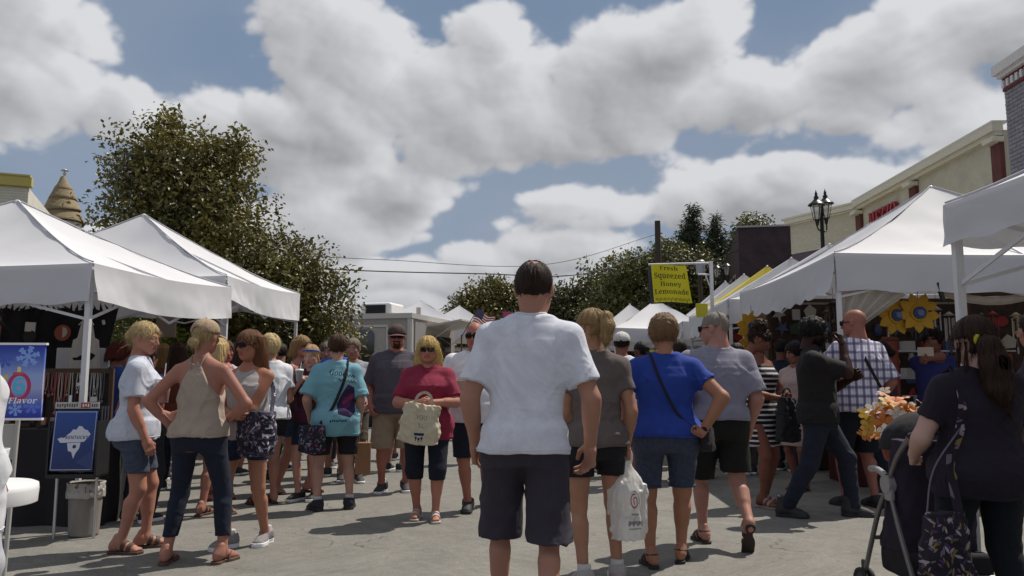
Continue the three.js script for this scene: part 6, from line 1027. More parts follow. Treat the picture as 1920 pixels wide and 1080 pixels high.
for (const [x, z, h, f, lab, top, hair, sk, turn, style] of farFolk) person(lab, { h, f, w: rr(1, 1.18), d: -z > 9 ? 12 : 8, at: [x, z], turn, skin: sk, headYaw: rr(-25, 25), headPitch: rr(0, 10), feet: [[0.1, rr(-0.12, 0.12), 0, 8], [-0.1, rr(-0.12, 0.12), 0, -8]], arms: [{ to: [0.2, rr(0.86, 1.05), rr(0.05, 0.25)] }, { to: [-0.2, rr(0.86, 1.05), rr(0.05, 0.25)] }], top: { hem: 0.485, sleeve: 0.65, loose: 0.02, mat: fabric(top) }, bottom: { hem: rnd() < 0.5 ? 0.29 : 0.07, loose: 0.016, mat: denim(pick(['#1b2236', '#3c4a66', '#2b2722', '#5a5146'])) }, shoe: 'sneaker', shoeMat: shoeDark, hair: [style, hair, { puff: 0.016 }], group: 'people in the far crowd' });
// ---------------------------------------------------------------- bags and things carried
const leafPrint = (base, cols, n, seedv, kind) => canvasTex(512, 512, (x, w, h) => { const s0 = seed; seed = seedv; x.fillStyle = base; x.fillRect(0, 0, w, h); for (let i = 0; i < n; i++) { x.save(); x.translate(rr(0, w), rr(0, h)); x.rotate(rr(0, 6.28)); x.fillStyle = pick(cols); x.strokeStyle = x.fillStyle; x.lineWidth = 4; const s = rr(14, 40); if (kind === 'paisley' && i % 2) { x.beginPath(); x.arc(0, 0, s * 0.5, 0, 5.2); x.stroke(); x.beginPath(); x.arc(s * 0.2, 0, s * 0.2, 0, 6.28); x.fill(); } else { x.beginPath(); x.moveTo(-s, 0); x.quadraticCurveTo(0, -s * 0.6, s, 0); x.quadraticCurveTo(0, s * 0.6, -s, 0); x.fill(); } x.restore(); } seed = s0; });
const wrap = (t) => { t.wrapS = t.wrapT = THREE.RepeatWrapping; return t; };
function softBag(w, h, dp, o = {}) { // hangs from its top edge, origin at the top centre
  const F = (x, y, z) => { const t = clamp(-y / h), ww = w / 2 * lerp(o.topW ?? 0.96, 1, t ** 0.8), dd = dp / 2 * (0.35 + 0.65 * Math.sin(Math.PI * Math.min(0.62, 0.1 + t * 0.6))); const a = Math.abs(x) / ww, b = Math.abs(z) / dd; const p = Math.pow(Math.pow(a, 5) + Math.pow(b, 2.6), 1 / 3.2) - 1; return Math.max(p * dd * 0.8, y, -h - y + 0.02 * (a * a)) - 0.004 + (o.wr ?? 0.006) * (noise(x * 14, y * 9, z * 9 + h * 30) + 0.6 * noise(x * 30 + y * 12, y * 22, z * 20)); };
  return nets(F, [-w * 0.62, -h - 0.03, -dp * 0.7], [w * 0.62, 0.03, dp * 0.7], o.cell ?? 0.008);
}
{
  // white plastic carrier bag in the ponytail woman's right hand
  const A = ponyWoman.userData2.arms[1], hand = inPerson(ponyWoman, A.wr[0], A.wr[1] - 0.085, A.wr[2]);
  const film = canvasTex(512, 512, (x, w, h) => { x.fillStyle = '#eceae6'; x.fillRect(0, 0, w, h); x.strokeStyle = '#b4434c'; x.lineWidth = 10; x.beginPath(); x.arc(300, 250, 44, 0.3, 5); x.stroke(); x.beginPath(); x.arc(310, 250, 22, 2, 7); x.stroke(); x.strokeStyle = '#3b4470'; x.lineWidth = 6; x.beginPath(); x.arc(296, 250, 62, 4.6, 6.6); x.stroke(); x.fillStyle = '#3a3d5a'; for (let i = 0; i < 9; i++) x.fillRect(262 + i * 10, 330, 6, 18 - (i % 3) * 4); for (let i = 0; i < 14; i++) x.fillRect(225 + i * 13, 378 + (i % 2) * 4, 9, 34 - (i % 4) * 5); for (let i = 0; i < 12; i++) x.fillRect(235 + i * 13, 426, 8, 8); });
  const bagMat = phys({ map: film, roughness: 0.38, transmission: 0.35, thickness: 0, side: THREE.DoubleSide });
  const B = thing('plastic_bag', 'white plastic carrier bag hanging from the ponytail woman\'s hand', 'bag', [hand[0], hand[1], hand[2]], 0.15);
  const F = (x, y, z) => { const t = clamp(-y / 0.47), nk = smooth(0.0, 0.42, t), a = lerp(0.016, 0.112, nk ** 0.8) * (1 - 0.12 * smooth(0.85, 1, t)), b = lerp(0.012, 0.075, nk); const p = Math.pow(Math.abs(x / a) ** 2.4 + Math.abs(z / b) ** 2.4, 1 / 2.4) - 1; return Math.max(p * b * 0.7, y, -0.47 - y) - 0.003 + 0.009 * (noise(x * 26, y * 6, z * 26) + 0.6 * noise(x * 50 + 3, y * 18, z * 40)) * nk; };
  const g = mapUV(nets(F, [-0.16, -0.5, -0.13], [0.16, 0.02, 0.13], 0.0055), (x, y) => [x / 0.26 + 0.5, 1 + y / 0.48]);
  part('film', g, bagMat, B);
  part('handle', [tube([[-0.02, -0.06, 0], [-0.035, 0.04, 0], [0, 0.085, 0.005], [0.03, 0.04, 0], [0.015, -0.06, 0]], 0.008, 20, 6)], bagMat, B);
  part('box_inside', rbox(0.14, 0.06, 0.1, 0.008, 0.045, -0.17, 0, 0, 0, 0.03), std({ color: lin(0.7, 0.69, 0.66), roughness: 0.7 }), B);
}
{
  const toteTex = canvasTex(512, 512, (x, w, h) => { x.fillStyle = '#bdb39c'; x.fillRect(0, 0, w, h); x.strokeStyle = '#33333c'; x.lineWidth = 6; x.font = '300 96px sans-serif'; x.strokeText ? 0 : 0; x.fillStyle = '#5c5a58'; x.font = '74px sans-serif'; x.fillText('YOU', 190, 190); x.fillText("'LL", 220, 290); x.fillStyle = '#23264e'; x.beginPath(); x.moveTo(190, 360); x.lineTo(330, 350); x.lineTo(320, 385); x.lineTo(200, 392); x.fill(); for (const [a, b] of [[225, 400], [262, 410], [300, 396]]) { x.beginPath(); x.arc(a, b + 20, 16, 0, 6.28); x.fill(); x.fillRect(a - 5, b, 10, 60); } x.fillStyle = '#8d8674'; for (let i = 0; i < 60; i++) x.fillRect(rr(0, w), rr(0, h), 3, 3); });
  const T = thing('cloth_tote', 'cream cloth tote bag with dark printed lettering held by the raspberry shirt woman', 'bag', [-0.995, 1.02, -6.93], 0.12);
  const g = softBag(0.32, 0.34, 0.09, { wr: 0.011, cell: 0.009 }); mapUV(g, (x, y) => [x / 0.33 + 0.5, 1 + y / 0.35]); g.rotateZ(-0.14);
  part('bag_body', g, phys({ map: toteTex, roughness: 0.92, bumpMap: rep(TX.cloth, 4), bumpScale: 0.001 }), T);
  part('handle', [ribbon([[-0.08, -0.01, 0.03], [-0.04, 0.08, 0.02], [0.02, 0.10, 0.0], [0.06, 0.07, 0.02], [0.08, -0.01, 0.03]], 0.024, 0.003, 24, [0, 0, 1])], fabric('#bdb39c'), T);
}
{
  const tex = wrap(leafPrint('#1c1b2c', ['#8b8798', '#5a5670', '#b4aeb8', '#3d3a58'], 170, 77, 'paisley')), m = phys({ map: tex, roughness: 0.9 });
  const B = thing('floral_handbag', 'dark navy paisley handbag on the shoulder of the sunglasses woman', 'bag', [-2.06, 0.995, -5.84], -0.5);
  part('bag_body', mapUV(softBag(0.31, 0.31, 0.15, { wr: 0.012 }), (x, y, z) => [(x + z * 0.5) / 0.3, y / 0.3]), m, B);
  const sh = inPerson(laceWoman, ...onShoulder(laceWoman, laceWoman.userData2.sw * 0.78, -0.01, 0.012)), q = V(...sh).sub(V(-2.06, 0.995, -5.84)).applyAxisAngle(V(0, 1, 0), 0.5);
  part('strap', [ribbon([[-0.13, -0.02, 0.02], [q.x - 0.03, q.y * 0.6, q.z + 0.07], [q.x, q.y, q.z], [q.x + 0.04, q.y * 0.62, q.z - 0.05], [0.13, -0.02, -0.02]], 0.034, 0.004, 40, [1, 0, 0.4])], m, B);
}
{
  const tex = wrap(leafPrint('#14131f', ['#5a5874', '#7a3a5c', '#8c8a9a', '#2e3a66'], 120, 31)), m = phys({ map: tex, roughness: 0.85 });
  const T = aquaPerson, hip = onTorso(T, 130, 0.80, 0.06), w = inPerson(T, ...hip);
  const B = thing('crossbody_bag', 'small dark patterned crossbody bag on the aqua T-shirt', 'bag', [w[0], w[1], w[2]], 0.15);
  part('bag_body', mapUV(softBag(0.235, 0.25, 0.1, { wr: 0.006 }), (x, y, z) => [(x + z * 0.5) / 0.3, y / 0.3]), m, B);
  const pts = [onTorso(T, 140, 0.82), onTorso(T, 165, 0.95), onTorso(T, 188, 1.1), onTorso(T, 208, 1.25), onShoulder(T, -0.10, -0.04), onShoulder(T, -0.10, 0.03), onTorso(T, -30, 1.2)].map((p) => inPerson(T, ...p)).map((p) => V(...p).sub(V(...w)).applyAxisAngle(V(0, 1, 0), -0.15).toArray());
  part('strap', ribbon(pts, 0.028, 0.004, 60, [0, 0, 1]), M.blackCloth, B);
}
{
  const tex = wrap(leafPrint('#1d1623', ['#6a6170', '#8a7a80', '#5b4a2c', '#4a2f5a', '#7d6a3a', '#9a8f95'], 150, 55)), m = phys({ map: tex, roughness: 0.9 });
  const T = strollerWoman, sh = inPerson(T, ...onShoulder(T, 0.125, 0.0, 0.008));
  const at = [1.87, 0.62, -3.86], B = thing('shoulder_bag', 'leaf-patterned shoulder bag hanging at the stroller woman\'s left hip', 'bag', at, 0.25);
  part('bag_body', mapUV(softBag(0.25, 0.30, 0.13, { wr: 0.012, topW: 0.7 }), (x, y, z) => [(x + z * 0.5) / 0.32, y / 0.32]), m, B);
  const mk = (ps) => ps.map((p) => V(...p).sub(V(...at)).applyAxisAngle(V(0, 1, 0), -0.25).toArray());
  const bk = [onTorso(T, 128, 1.12, 0.008), onTorso(T, 122, 1.0, 0.012), onTorso(T, 116, 0.86, 0.02)].map((p) => inPerson(T, ...p));
  part('strap', ribbon(mk([[1.93, 0.6, -3.84], ...bk.slice().reverse(), sh, inPerson(T, ...onTorso(T, 45, 1.1, 0.01))]), 0.052, 0.004, 60, [0, 0, 1]), m, B);
  part('cord', [tube(mk([[1.79, 0.6, -3.86], [1.85, 0.8, -3.9], bk[1]]), 0.004, 20, 6)], fabric('#6f6a78'), B);
}
{
  const strapOf = (name, lab, T, pts, w) => single(name, lab, 'strap', ribbon(pts.map((p) => inPerson(T, ...p)), w, 0.004, 50, [0, 0, 1]), M.blackCloth);
  const T = blueWoman, S = thing('waist_pouch', 'thin dark crossbody strap and pouch on the royal blue T-shirt', 'bag', [0, 0, 0]);
  part('strap', ribbon([onShoulder(T, 0.10, 0.02), onShoulder(T, 0.10, -0.04), onTorso(T, 158, 1.26), onTorso(T, 180, 1.12), onTorso(T, 205, 1.0), onTorso(T, 228, 0.9)].map((p) => inPerson(T, ...p)), 0.018, 0.004, 50, [0, 0, 1]), M.blackCloth, S);
  part('pouch', mapUV(softBag(0.14, 0.16, 0.06), (x, y) => [x, y]).applyMatrix4(new THREE.Matrix4().makeRotationY(1.0).setPosition(...inPerson(T, ...onTorso(T, 250, 0.92, 0.035)))), M.blackCloth, S);
  const P2 = plaidMan;
  strapOf('shoulder_strap', 'dark diagonal strap across the plaid shirt back', P2, [onShoulder(P2, 0.06, -0.03), onTorso(P2, 165, 1.42), onTorso(P2, 185, 1.3), onTorso(P2, 208, 1.18), onTorso(P2, 235, 1.05)], 0.03);
  const bg = thing('dark_bag', 'black slouchy bag held in front of the striped sundress', 'bag', inPerson(stripeWoman, -0.02, 1.06, 0.30), 0.5);
  part('bag_body', mapUV(softBag(0.26, 0.42, 0.12, { wr: 0.014, topW: 0.6 }), (x, y) => [x, y]), M.blackCloth, bg);
  part('handle', tube([[-0.06, -0.01, 0], [-0.03, 0.08, 0], [0.03, 0.08, 0], [0.06, -0.01, 0]], 0.008, 16, 6), M.blackCloth, bg);
  const pb = thing('paper_bag', 'brown paper bag beside the aqua shirt person\'s leg', 'bag', [-1.72, 0.32, -7.9], 0.2);
  part('bag_body', [rbox(0.15, 0.3, 0.1, 0.006, 0, 0.15, 0)], std({ color: lin(0.3, 0.16, 0.08), roughness: 0.9, map: TX.wear }), pb);
  part('handle', tube([[-0.04, 0.29, 0], [-0.035, 0.4, 0], [0.035, 0.4, 0], [0.04, 0.29, 0]], 0.005, 16, 6), std({ color: lin(0.26, 0.14, 0.07) }), pb);
  // drinks
  const cup = (lab, p, liquid, s = 1) => { const c = thing('drink_cup', lab, 'cup', p); part('cup', mv(lathe([[0, 0], [0.032 * s, 0], [0.044 * s, 0.12 * s], [0.046 * s, 0.122 * s], [0.044 * s, 0.124 * s]], 20)), phys({ color: lin(0.9, 0.9, 0.9), roughness: 0.15, transmission: 0.8, thickness: 0 }), c); part('drink', cyl(0.041 * s, 0.031 * s, 0.1 * s, 0, 0.055 * s, 0, 18), std({ color: lin(...liquid), roughness: 0.2 }), c); part('lid', mv(lathe([[0.047 * s, 0], [0.047 * s, 0.01], [0.04 * s, 0.018], [0, 0.02]], 20), 0, 0.122 * s, 0), M.plasticWhite, c); part('straw', bar([0, 0.06 * s, 0], [0.02, 0.22 * s, 0.01], 0.004), M.plasticWhite, c); return c; };
  cup('large red iced drink between the tan cap woman and the blonde in white', [-2.66, 1.07, -5.62], [0.35, 0.05, 0.025], 1.25);
  const ga = girl.userData2.arms[1]; cup('clear cup raised to the headband girl\'s mouth', inPerson(girl, ga.wr[0] + 0.03, ga.wr[1] + 0.01, ga.wr[2] + 0.06), [0.2, 0.18, 0.2], 0.9);
  const ba = boothBoy.userData2.arms[1]; single('pale_card', 'pale rectangular card held up by the vendor in blue', 'card', rbox(0.16, 0.1, 0.006, 0.002), std({ color: lin(0.5, 0.42, 0.34), roughness: 0.7 }), inPerson(boothBoy, ba.wr[0], ba.wr[1] + 0.08, ba.wr[2] + 0.07), -0.4);
  const bl = baldMan.userData2.arms[1]; single('folded_paper', 'folded paper in the hand of the bald man in white', 'paper', rbox(0.1, 0.15, 0.006, 0.002, 0, 0.02, 0, 0.3), std({ color: lin(0.45, 0.36, 0.28), roughness: 0.8 }), inPerson(baldMan, bl.wr[0] + 0.03, bl.wr[1] - 0.02, bl.wr[2] + 0.09), 0.3);
}

// ---------------------------------------------------------------- stroller with a pot of fabric flowers
{
  const S = thing('baby_stroller', 'dark stroller with pale metal frame in front of the plum T-shirt woman', 'stroller', [2.16, 0, -4.64], 0.12);
  const fr = std({ color: lin(0.2, 0.185, 0.18), roughness: 0.4, metalness: 0.5 }), pl = std({ color: lin(0.03, 0.028, 0.032), roughness: 0.5 }), cv = fabric('#2b1f33', { sheen: 0.05 });
  for (const s of [-1, 1]) {
    const x = s * 0.25;
    part('side_frame', [tube([[x, 0.66, 0.05], [x, 0.5, -0.06], [x, 0.3, -0.16], [x, 0.13, -0.24]], 0.014, 20, 8), tube([[x, 0.66, 0.05], [x, 0.42, 0.14], [x, 0.14, 0.27]], 0.013, 16, 8), tube([[x, 0.66, 0.05], [x, 0.8, 0.14], [x * 0.96, 0.93, 0.26]], 0.013, 16, 8)], fr, S);
    part('hub', [cyl(0.05, 0.05, 0.04, x, 0.66, 0.05, 20, 0, 0, Math.PI / 2), rbox(0.035, 0.1, 0.07, 0.015, x, 0.62, 0.06)], std({ color: lin(0.3, 0.28, 0.28), roughness: 0.5 }), S);
    part('arm_rest', tube([[x, 0.7, 0.04], [x, 0.73, -0.06], [x * 0.9, 0.72, -0.17]], 0.018, 12, 8), std({ color: lin(0.28, 0.27, 0.27), roughness: 0.5 }), S);
    for (const [z, r] of [[-0.25, 0.075], [0.28, 0.085]]) for (const q of [-0.022, 0.022]) {
      const w = part('wheel', mv(new THREE.TorusGeometry(r - 0.014, 0.015, 10, 26), x + q, r, z, 0, Math.PI / 2, 0), M.rubber, S);
      part('rim', [cyl(r - 0.022, r - 0.022, 0.014, x + q, r, z, 20, 0, 0, Math.PI / 2)], pl, w);
    }
    part('fork', [rbox(0.022, 0.13, 0.05, 0.01, x, 0.13, -0.245), rbox(0.022, 0.13, 0.05, 0.01, x, 0.15, 0.275)], pl, S);
  }
  part('cross_bar', [bar([-0.25, 0.34, -0.135], [0.25, 0.34, -0.135], 0.012), bar([-0.25, 0.2, 0.24], [0.25, 0.2, 0.24], 0.012)], fr, S);
  part('handle_bar', tube([[-0.24, 0.93, 0.26], [-0.2, 0.95, 0.3], [0, 0.955, 0.31], [0.2, 0.95, 0.3], [0.24, 0.93, 0.26]], 0.019, 24, 8), M.rubber, S);
  const seat = (x, y, z) => { const t = clamp((y - 0.32) / 0.55), zc = lerp(-0.02, 0.10, t), b = lerp(0.17, 0.085, t) ; const a = 0.215; const p = Math.pow(Math.abs(x / a) ** 4 + Math.abs((z - zc) / b) ** 3, 1 / 3.4) - 1; return Math.max(p * b * 0.8, y - 0.9, 0.3 - y) - 0.006 + 0.007 * noise(x * 9, y * 9, z * 9) + 0.004 * noise(x * 22, y * 22, z * 22); };
  part('seat_fabric', mapUV(nets(seat, [-0.27, 0.26, -0.26], [0.27, 0.95, 0.26], 0.011), (x, y, z) => [x + z, y]), cv, S);
  const can = (x, y, z) => { const p = Math.hypot(x / 0.225, (y - 0.82) / 0.22, (z + 0.03) / 0.2) - 1; return Math.max(Math.abs(p * 0.2) - 0.008, 0.84 - y, -z - 0.08) + 0.003 * noise(x * 20, y * 20, z * 20); };
  part('canopy', mapUV(nets(can, [-0.27, 0.8, -0.27], [0.27, 1.08, 0.22], 0.01), (x, y, z) => [x + z, y]), M.blackCloth, S);
  part('basket', mapUV(nets((x, y, z) => rb3([0, 0.24, 0.05], [0.19, 0.045, 0.15], 0.03)(x, y, z) + 0.006 * noise(x * 12, y * 12, z * 12), [-0.27, 0.14, -0.2], [0.27, 0.36, 0.3], 0.012), (x, y, z) => [x, z]), M.blackCloth, S);
  const P0 = [2.13, 0.70, -4.92], F = thing('flower_pot', 'red pot of orange, white and purple fabric flowers in the stroller', 'flowers', P0);
  part('pot', mv(lathe([[0, 0], [0.07, 0.06], [0.105, 0.2], [0.11, 0.2], [0.11, 0.22], [0.1, 0.22], [0.095, 0.19], [0, 0.18]], 24)), std({ color: lin(0.2, 0.03, 0.015), roughness: 0.55 }), F);
  const cs = [[0.62, 0.22, 0.015], [0.62, 0.28, 0.02], [0.55, 0.16, 0.015], [0.72, 0.7, 0.66], [0.24, 0.09, 0.24], [0.6, 0.4, 0.05]].map((c) => phys({ color: lin(...c), roughness: 0.7, transmission: 0.3, thickness: 0 }));
  const petal = (s) => { const L = []; for (let k = 0; k < 5; k++) L.push(sheet((u, v) => { const a = k / 5 * 6.283 + (u - 0.5) * 1.15 * Math.sin(Math.PI * Math.min(0.98, v * 0.8 + 0.1)), r = s * v; return [Math.cos(a) * r, s * (0.42 * v - 0.3 * v * v * v), Math.sin(a) * r]; }, 4, 5)); L.push(ball(s * 0.16, 0, s * 0.06, 0, 1, 0.8, 1, 8)); return mergeGeometries(L.map(clean)); };
  const pg = [petal(0.05), petal(0.06), petal(0.044)];
  for (let k = 0; k < 84; k++) { const a = rr(0, 6.28), e = rr(-0.25, 1.35), r = rr(0.10, 0.2) * (1 + 0.25 * Math.sin(a * 3 + 1)), m = part('blossom', pg[k % 3], pick(cs), F); m.position.set(Math.cos(a) * Math.cos(e) * r * 1.15 + 0.0, 0.22 + Math.sin(e) * r * 1.05, Math.sin(a) * Math.cos(e) * r); m.rotation.set(rr(-0.5, 0.5) + Math.sin(a) * Math.cos(e) * 1.2, rr(0, 6), -Math.cos(a) * Math.cos(e) * 1.2); }
  part('stems', Array.from({ length: 14 }, () => { const a = rr(0, 6.28); return bar([0, 0.15, 0], [Math.cos(a) * 0.1, 0.27, Math.sin(a) * 0.1], 0.004, 5); }), std({ color: lin(0.03, 0.08, 0.02) }), F);
}

// ---------------------------------------------------------------- left stall: jewellery, posters, banner, bin
{
  const tb = thing('stall_table', 'long stall table under a black cloth in the left tent', 'table', [-4.85, 0, -7.15], 0.02);
  part('tablecloth', [sheet((u, v) => [lerp(-1.25, 1.12, u), 0.80 * (1 - v) + 0.005, 0.36 + 0.03 * Math.sin(u * 37) * v + 0.02 * noise(u * 12, v * 2, 1)], 90, 10), sheet((u, v) => [1.125 + 0.02 * Math.sin(u * 20) * v, 0.80 * (1 - v) + 0.005, lerp(0.36, -0.36, u)], 30, 10), sheet((u, v) => [lerp(-1.25, 1.125, u), 0.806 + 0.002 * noise(u * 20, v * 8, 2), lerp(0.36, -0.36, v)], 30, 10)], M.blackCloth, tb);
  for (const x of [-1.1, 1.0]) for (const z of [-0.28, 0.28]) part('leg', bar([x, 0, z], [x, 0.79, z], 0.018), M.steel, tb);
  part('table_top', box(2.3, 0.03, 0.68, -0.06, 0.788, 0), M.wood, tb);
  // jewellery racks on the table
  const wood2 = std({ color: lin(0.12, 0.07, 0.045), roughness: 0.8, map: M.wood.map });
  const cols = [[0.45, 0.42, 0.38], [0.12, 0.06, 0.05], [0.3, 0.16, 0.12], [0.55, 0.52, 0.5], [0.08, 0.1, 0.14], [0.35, 0.1, 0.08]].map((c) => std({ color: lin(...c), roughness: 0.35, metalness: 0.2 }));
  [[-5.05, 'wooden rack of hanging necklaces beside the blue flavour banner', 0.9], [-4.2, 'wooden rack of hanging necklaces next to the tent pole', 0.62]].forEach(([x, lab, w]) => {
    const R1 = thing('jewellery_rack', lab, 'display rack', [x, 0.81, -7.2], 0.05);
    part('frame', [box(w, 0.045, 0.03, 0, 0.5, 0), box(0.035, 0.52, 0.03, -w / 2, 0.26, 0), box(0.035, 0.52, 0.03, w / 2, 0.26, 0), box(w, 0.03, 0.12, 0, 0.015, 0), box(0.03, 0.5, 0.025, -w * 0.12, 0.25, 0)], wood2, R1);
    part('back_panel', box(w - 0.04, 0.44, 0.01, 0, 0.26, -0.03), std({ color: lin(0.055, 0.036, 0.03), roughness: 0.9, map: TX.brick }), R1);
    const n = Math.round(w / 0.036);
    for (let k = 0; k < n; k++) { const px = -w / 2 + 0.04 + k * (w - 0.08) / n, l = rr(0.16, 0.4); part('necklace', [tube([[px - 0.008, 0.485, 0.012], [px - 0.012, 0.485 - l * 0.7, 0.02], [px, 0.485 - l, 0.022], [px + 0.012, 0.485 - l * 0.7, 0.02], [px + 0.008, 0.485, 0.012]], rr(0.0028, 0.005), 16, 5), ball(rr(0.008, 0.02), px, 0.47 - l, 0.022, 1, 1.2, 0.5, 8)], pick(cols), R1); }
    for (let k = 0; k < 5; k++) part('price_card', box(rr(0.03, 0.06), rr(0.03, 0.05), 0.003, rr(-w / 2 + 0.06, w / 2 - 0.06), rr(0.12, 0.47), 0.03, 0, 0, rr(-0.2, 0.2)), cols[3], R1);
    for (let k = 0; k < 6; k++) part('trinket', rbox(rr(0.03, 0.07), rr(0.03, 0.09), 0.04, 0.008, -w / 2 + 0.08 + k * w / 7, 0.05, 0.08), pick(cols), R1);
  });
  // black drape with hanging felt badges behind the table
  const dr = thing('stall_drape', 'black drape hung with badges at the back of the left tent', 'drape', [-5.1, 0, -8.35], 0.05);
  part('cloth', sheet((u, v) => [lerp(-1.5, 0.62, u) - 0.3 * u * v, 2.0 - 1.95 * v - 0.04 * Math.abs(Math.sin(u * 22)), 0.05 * Math.sin(u * 40) * (0.4 + v * 0.6) + 0.05 * noise(u * 9, v * 3, 2)], 120, 24), M.blackCloth, dr);
  part('top_fringe', Array.from({ length: 34 }, (_, k) => { const x = -1.48 + k * 0.062; return mv(new THREE.ConeGeometry(0.02, rr(0.06, 0.12), 5), x, 1.99 + rr(-0.02, 0.02), 0.04, rr(-0.6, 0.6), 0, rr(-0.9, 0.9)); }), M.blackCloth, dr);
  const badge = (x, y, w2, h2, c, shape) => part('badge', mv(shape ? new THREE.CylinderGeometry(w2, w2, 0.012, 20) : new RoundedBoxGeometry(w2, h2, 0.014, 2, 0.006), x, y, 0.12, shape ? Math.PI / 2 : 0, 0, rr(-0.25, 0.25)), std({ color: lin(...c), roughness: 0.8 }), dr);
  badge(-0.62, 1.72, 0.03, 0.16, [0.4, 0.3, 0.25]); badge(-0.56, 1.72, 0.03, 0.15, [0.35, 0.12, 0.08]); badge(-0.24, 1.78, 0.11, 0.1, [0.62, 0.6, 0.58]); badge(-0.24, 1.68, 0.07, 0.07, [0.02, 0.02, 0.02], true); badge(0.1, 1.72, 0.085, 0.09, [0.32, 0.08, 0.05], true); badge(0.1, 1.725, 0.055, 0.06, [0.5, 0.42, 0.38], true); badge(0.38, 1.8, 0.03, 0.05, [0.6, 0.58, 0.55]); badge(0.52, 1.83, 0.03, 0.05, [0.6, 0.58, 0.55]); badge(-0.95, 1.7, 0.1, 0.14, [0.45, 0.4, 0.36]);
  // hanging shirt with a dark state outline
  const ky = [[0, 0], [0.1, 0.03], [0.2, 0.02], [0.3, 0.09], [0.38, 0.13], [0.46, 0.2], [0.55, 0.19], [0.62, 0.27], [0.72, 0.26], [0.8, 0.2], [0.9, 0.18], [1, 0.1], [0.92, 0.02], [0.82, -0.06], [0.55, -0.07], [0.1, -0.08]];
  const sTex = canvasTex(256, 512, (x, w, h) => { x.fillStyle = '#b9b5ad'; x.fillRect(0, 0, w, h); x.fillStyle = '#17130f'; x.beginPath(); ky.forEach(([a, b]) => x.lineTo(30 + a * 196, 300 - b * 210)); x.fill(); x.fillStyle = '#5a3322'; x.fillRect(0, 385, w, 80); });
  const shp = thing('hanging_shirt', 'pale sleeveless shirt with a dark state outline hanging in the left stall', 'shirt', [-4.4, 1.2, -7.65], 0.15);
  part('cloth', sheet((u, v) => { const half = v < 0.28 ? lerp(0.05, 0.085, v / 0.28) : lerp(0.12, 0.17, (v - 0.28) / 0.72); return [(u - 0.5) * 2 * half, 0.6 - 0.62 * v, 0.02 * Math.sin(u * 9) + 0.03 * Math.cos((u - 0.5) * 3)]; }, 20, 30, (u, v) => [u, 1 - v]), std({ map: sTex, roughness: 0.9 }), shp);
  part('hanger', tube([[-0.07, 0.56, 0.02], [0, 0.62, 0.02], [0.07, 0.56, 0.02]], 0.006, 12, 6), M.steel, shp);
  for (const [x, y, z, w2, h2, c, lab] of [[-4.62, 0.95, -8.0, 0.5, 0.6, [0.6, 0.6, 0.62], 'white folded fabric panel behind the hanging shirt'], [-4.12, 0.95, -8.35, 0.3, 0.34, [0.05, 0.12, 0.5], 'blue feathered decoration on the stall shelf'], [-4.35, 1.72, -9.2, 0.22, 0.26, [0.28, 0.22, 0.18], 'small brown framed picture at the back of the left stall']]) single('stall_goods', lab, 'goods', [rbox(w2, h2, 0.05, 0.012, 0, h2 / 2, 0)], std({ color: lin(...c), roughness: 0.8 }), [x, y, z], 0.2);
  // poster rack
  const poster = canvasTex(512, 700, (x, w, h) => { const g = x.createLinearGradient(0, 0, 0, h); g.addColorStop(0, '#1f4a9a'); g.addColorStop(1, '#16265e'); x.fillStyle = g; x.fillRect(0, 0, w, h); x.strokeStyle = '#c9cbd6'; x.lineWidth = 7; x.strokeRect(14, 14, w - 28, h - 28); x.fillStyle = '#d6d8e2'; x.beginPath(); ky.forEach(([a, b]) => x.lineTo(60 + a * 390, 330 - b * 560)); x.fill(); x.beginPath(); x.moveTo(180, 380); x.lineTo(340, 370); x.lineTo(330, 440); x.lineTo(290, 500); x.lineTo(270, 560); x.lineTo(240, 480); x.lineTo(200, 470); x.fill(); x.fillStyle = '#20305e'; x.font = 'bold 54px sans-serif'; x.fillText('KENTUCKY', 150, 332); x.beginPath(); x.arc(270, 420, 22, 0, 6.28); x.fill(); x.fillStyle = '#2c3f78'; x.beginPath(); x.moveTo(500, 460); x.lineTo(300, 600); x.lineTo(500, 690); x.fill(); });
  const rk = thing('poster_rack', 'black poster rack with a blue state map poster beside the tent pole', 'poster rack', [-3.62, 0, -6.22], 0.12);
  part('bin', [box(0.36, 0.03, 0.26, 0, 0.49, -0.08), box(0.015, 0.42, 0.24, -0.18, 0.7, -0.08), box(0.015, 0.42, 0.24, 0.18, 0.7, -0.08)], M.black, rk);
  for (let k = 0; k < 6; k++) part('backing_board', box(0.33, 0.5, 0.006, 0, 0.77, -0.03 - k * 0.028, -0.1), k % 2 ? std({ color: lin(0.1, 0.1, 0.13) }) : M.black, rk);
  part('poster', mv(new THREE.BoxGeometry(0.32, 0.46, 0.004), 0.005, 0.76, 0.03, -0.1), [std({ map: poster, roughness: 0.25 })][0], rk);
  part('header_sign', [mv(new THREE.BoxGeometry(0.33, 0.05, 0.01), 0, 1.03, -0.01)], std({ map: canvasTex(512, 80, (x, w, h) => { x.fillStyle = '#b9b6b2'; x.fillRect(0, 0, w, h); x.fillStyle = '#4a4a50'; for (let i = 0; i < 9; i++) x.fillRect(20 + i * 28, 18 + (i % 2) * 6, 18, 44 - (i % 3) * 5); x.fillStyle = '#a02028'; x.fillRect(300, 8, 110, 64); x.fillStyle = '#e8e4e0'; for (let i = 0; i < 3; i++) x.fillRect(318 + i * 30, 20, 18, 40 - (i % 2) * 8); x.fillStyle = '#4a4a50'; for (let i = 0; i < 3; i++) x.fillRect(425 + i * 26, 22, 16, 38); }), roughness: 0.5 }), rk);
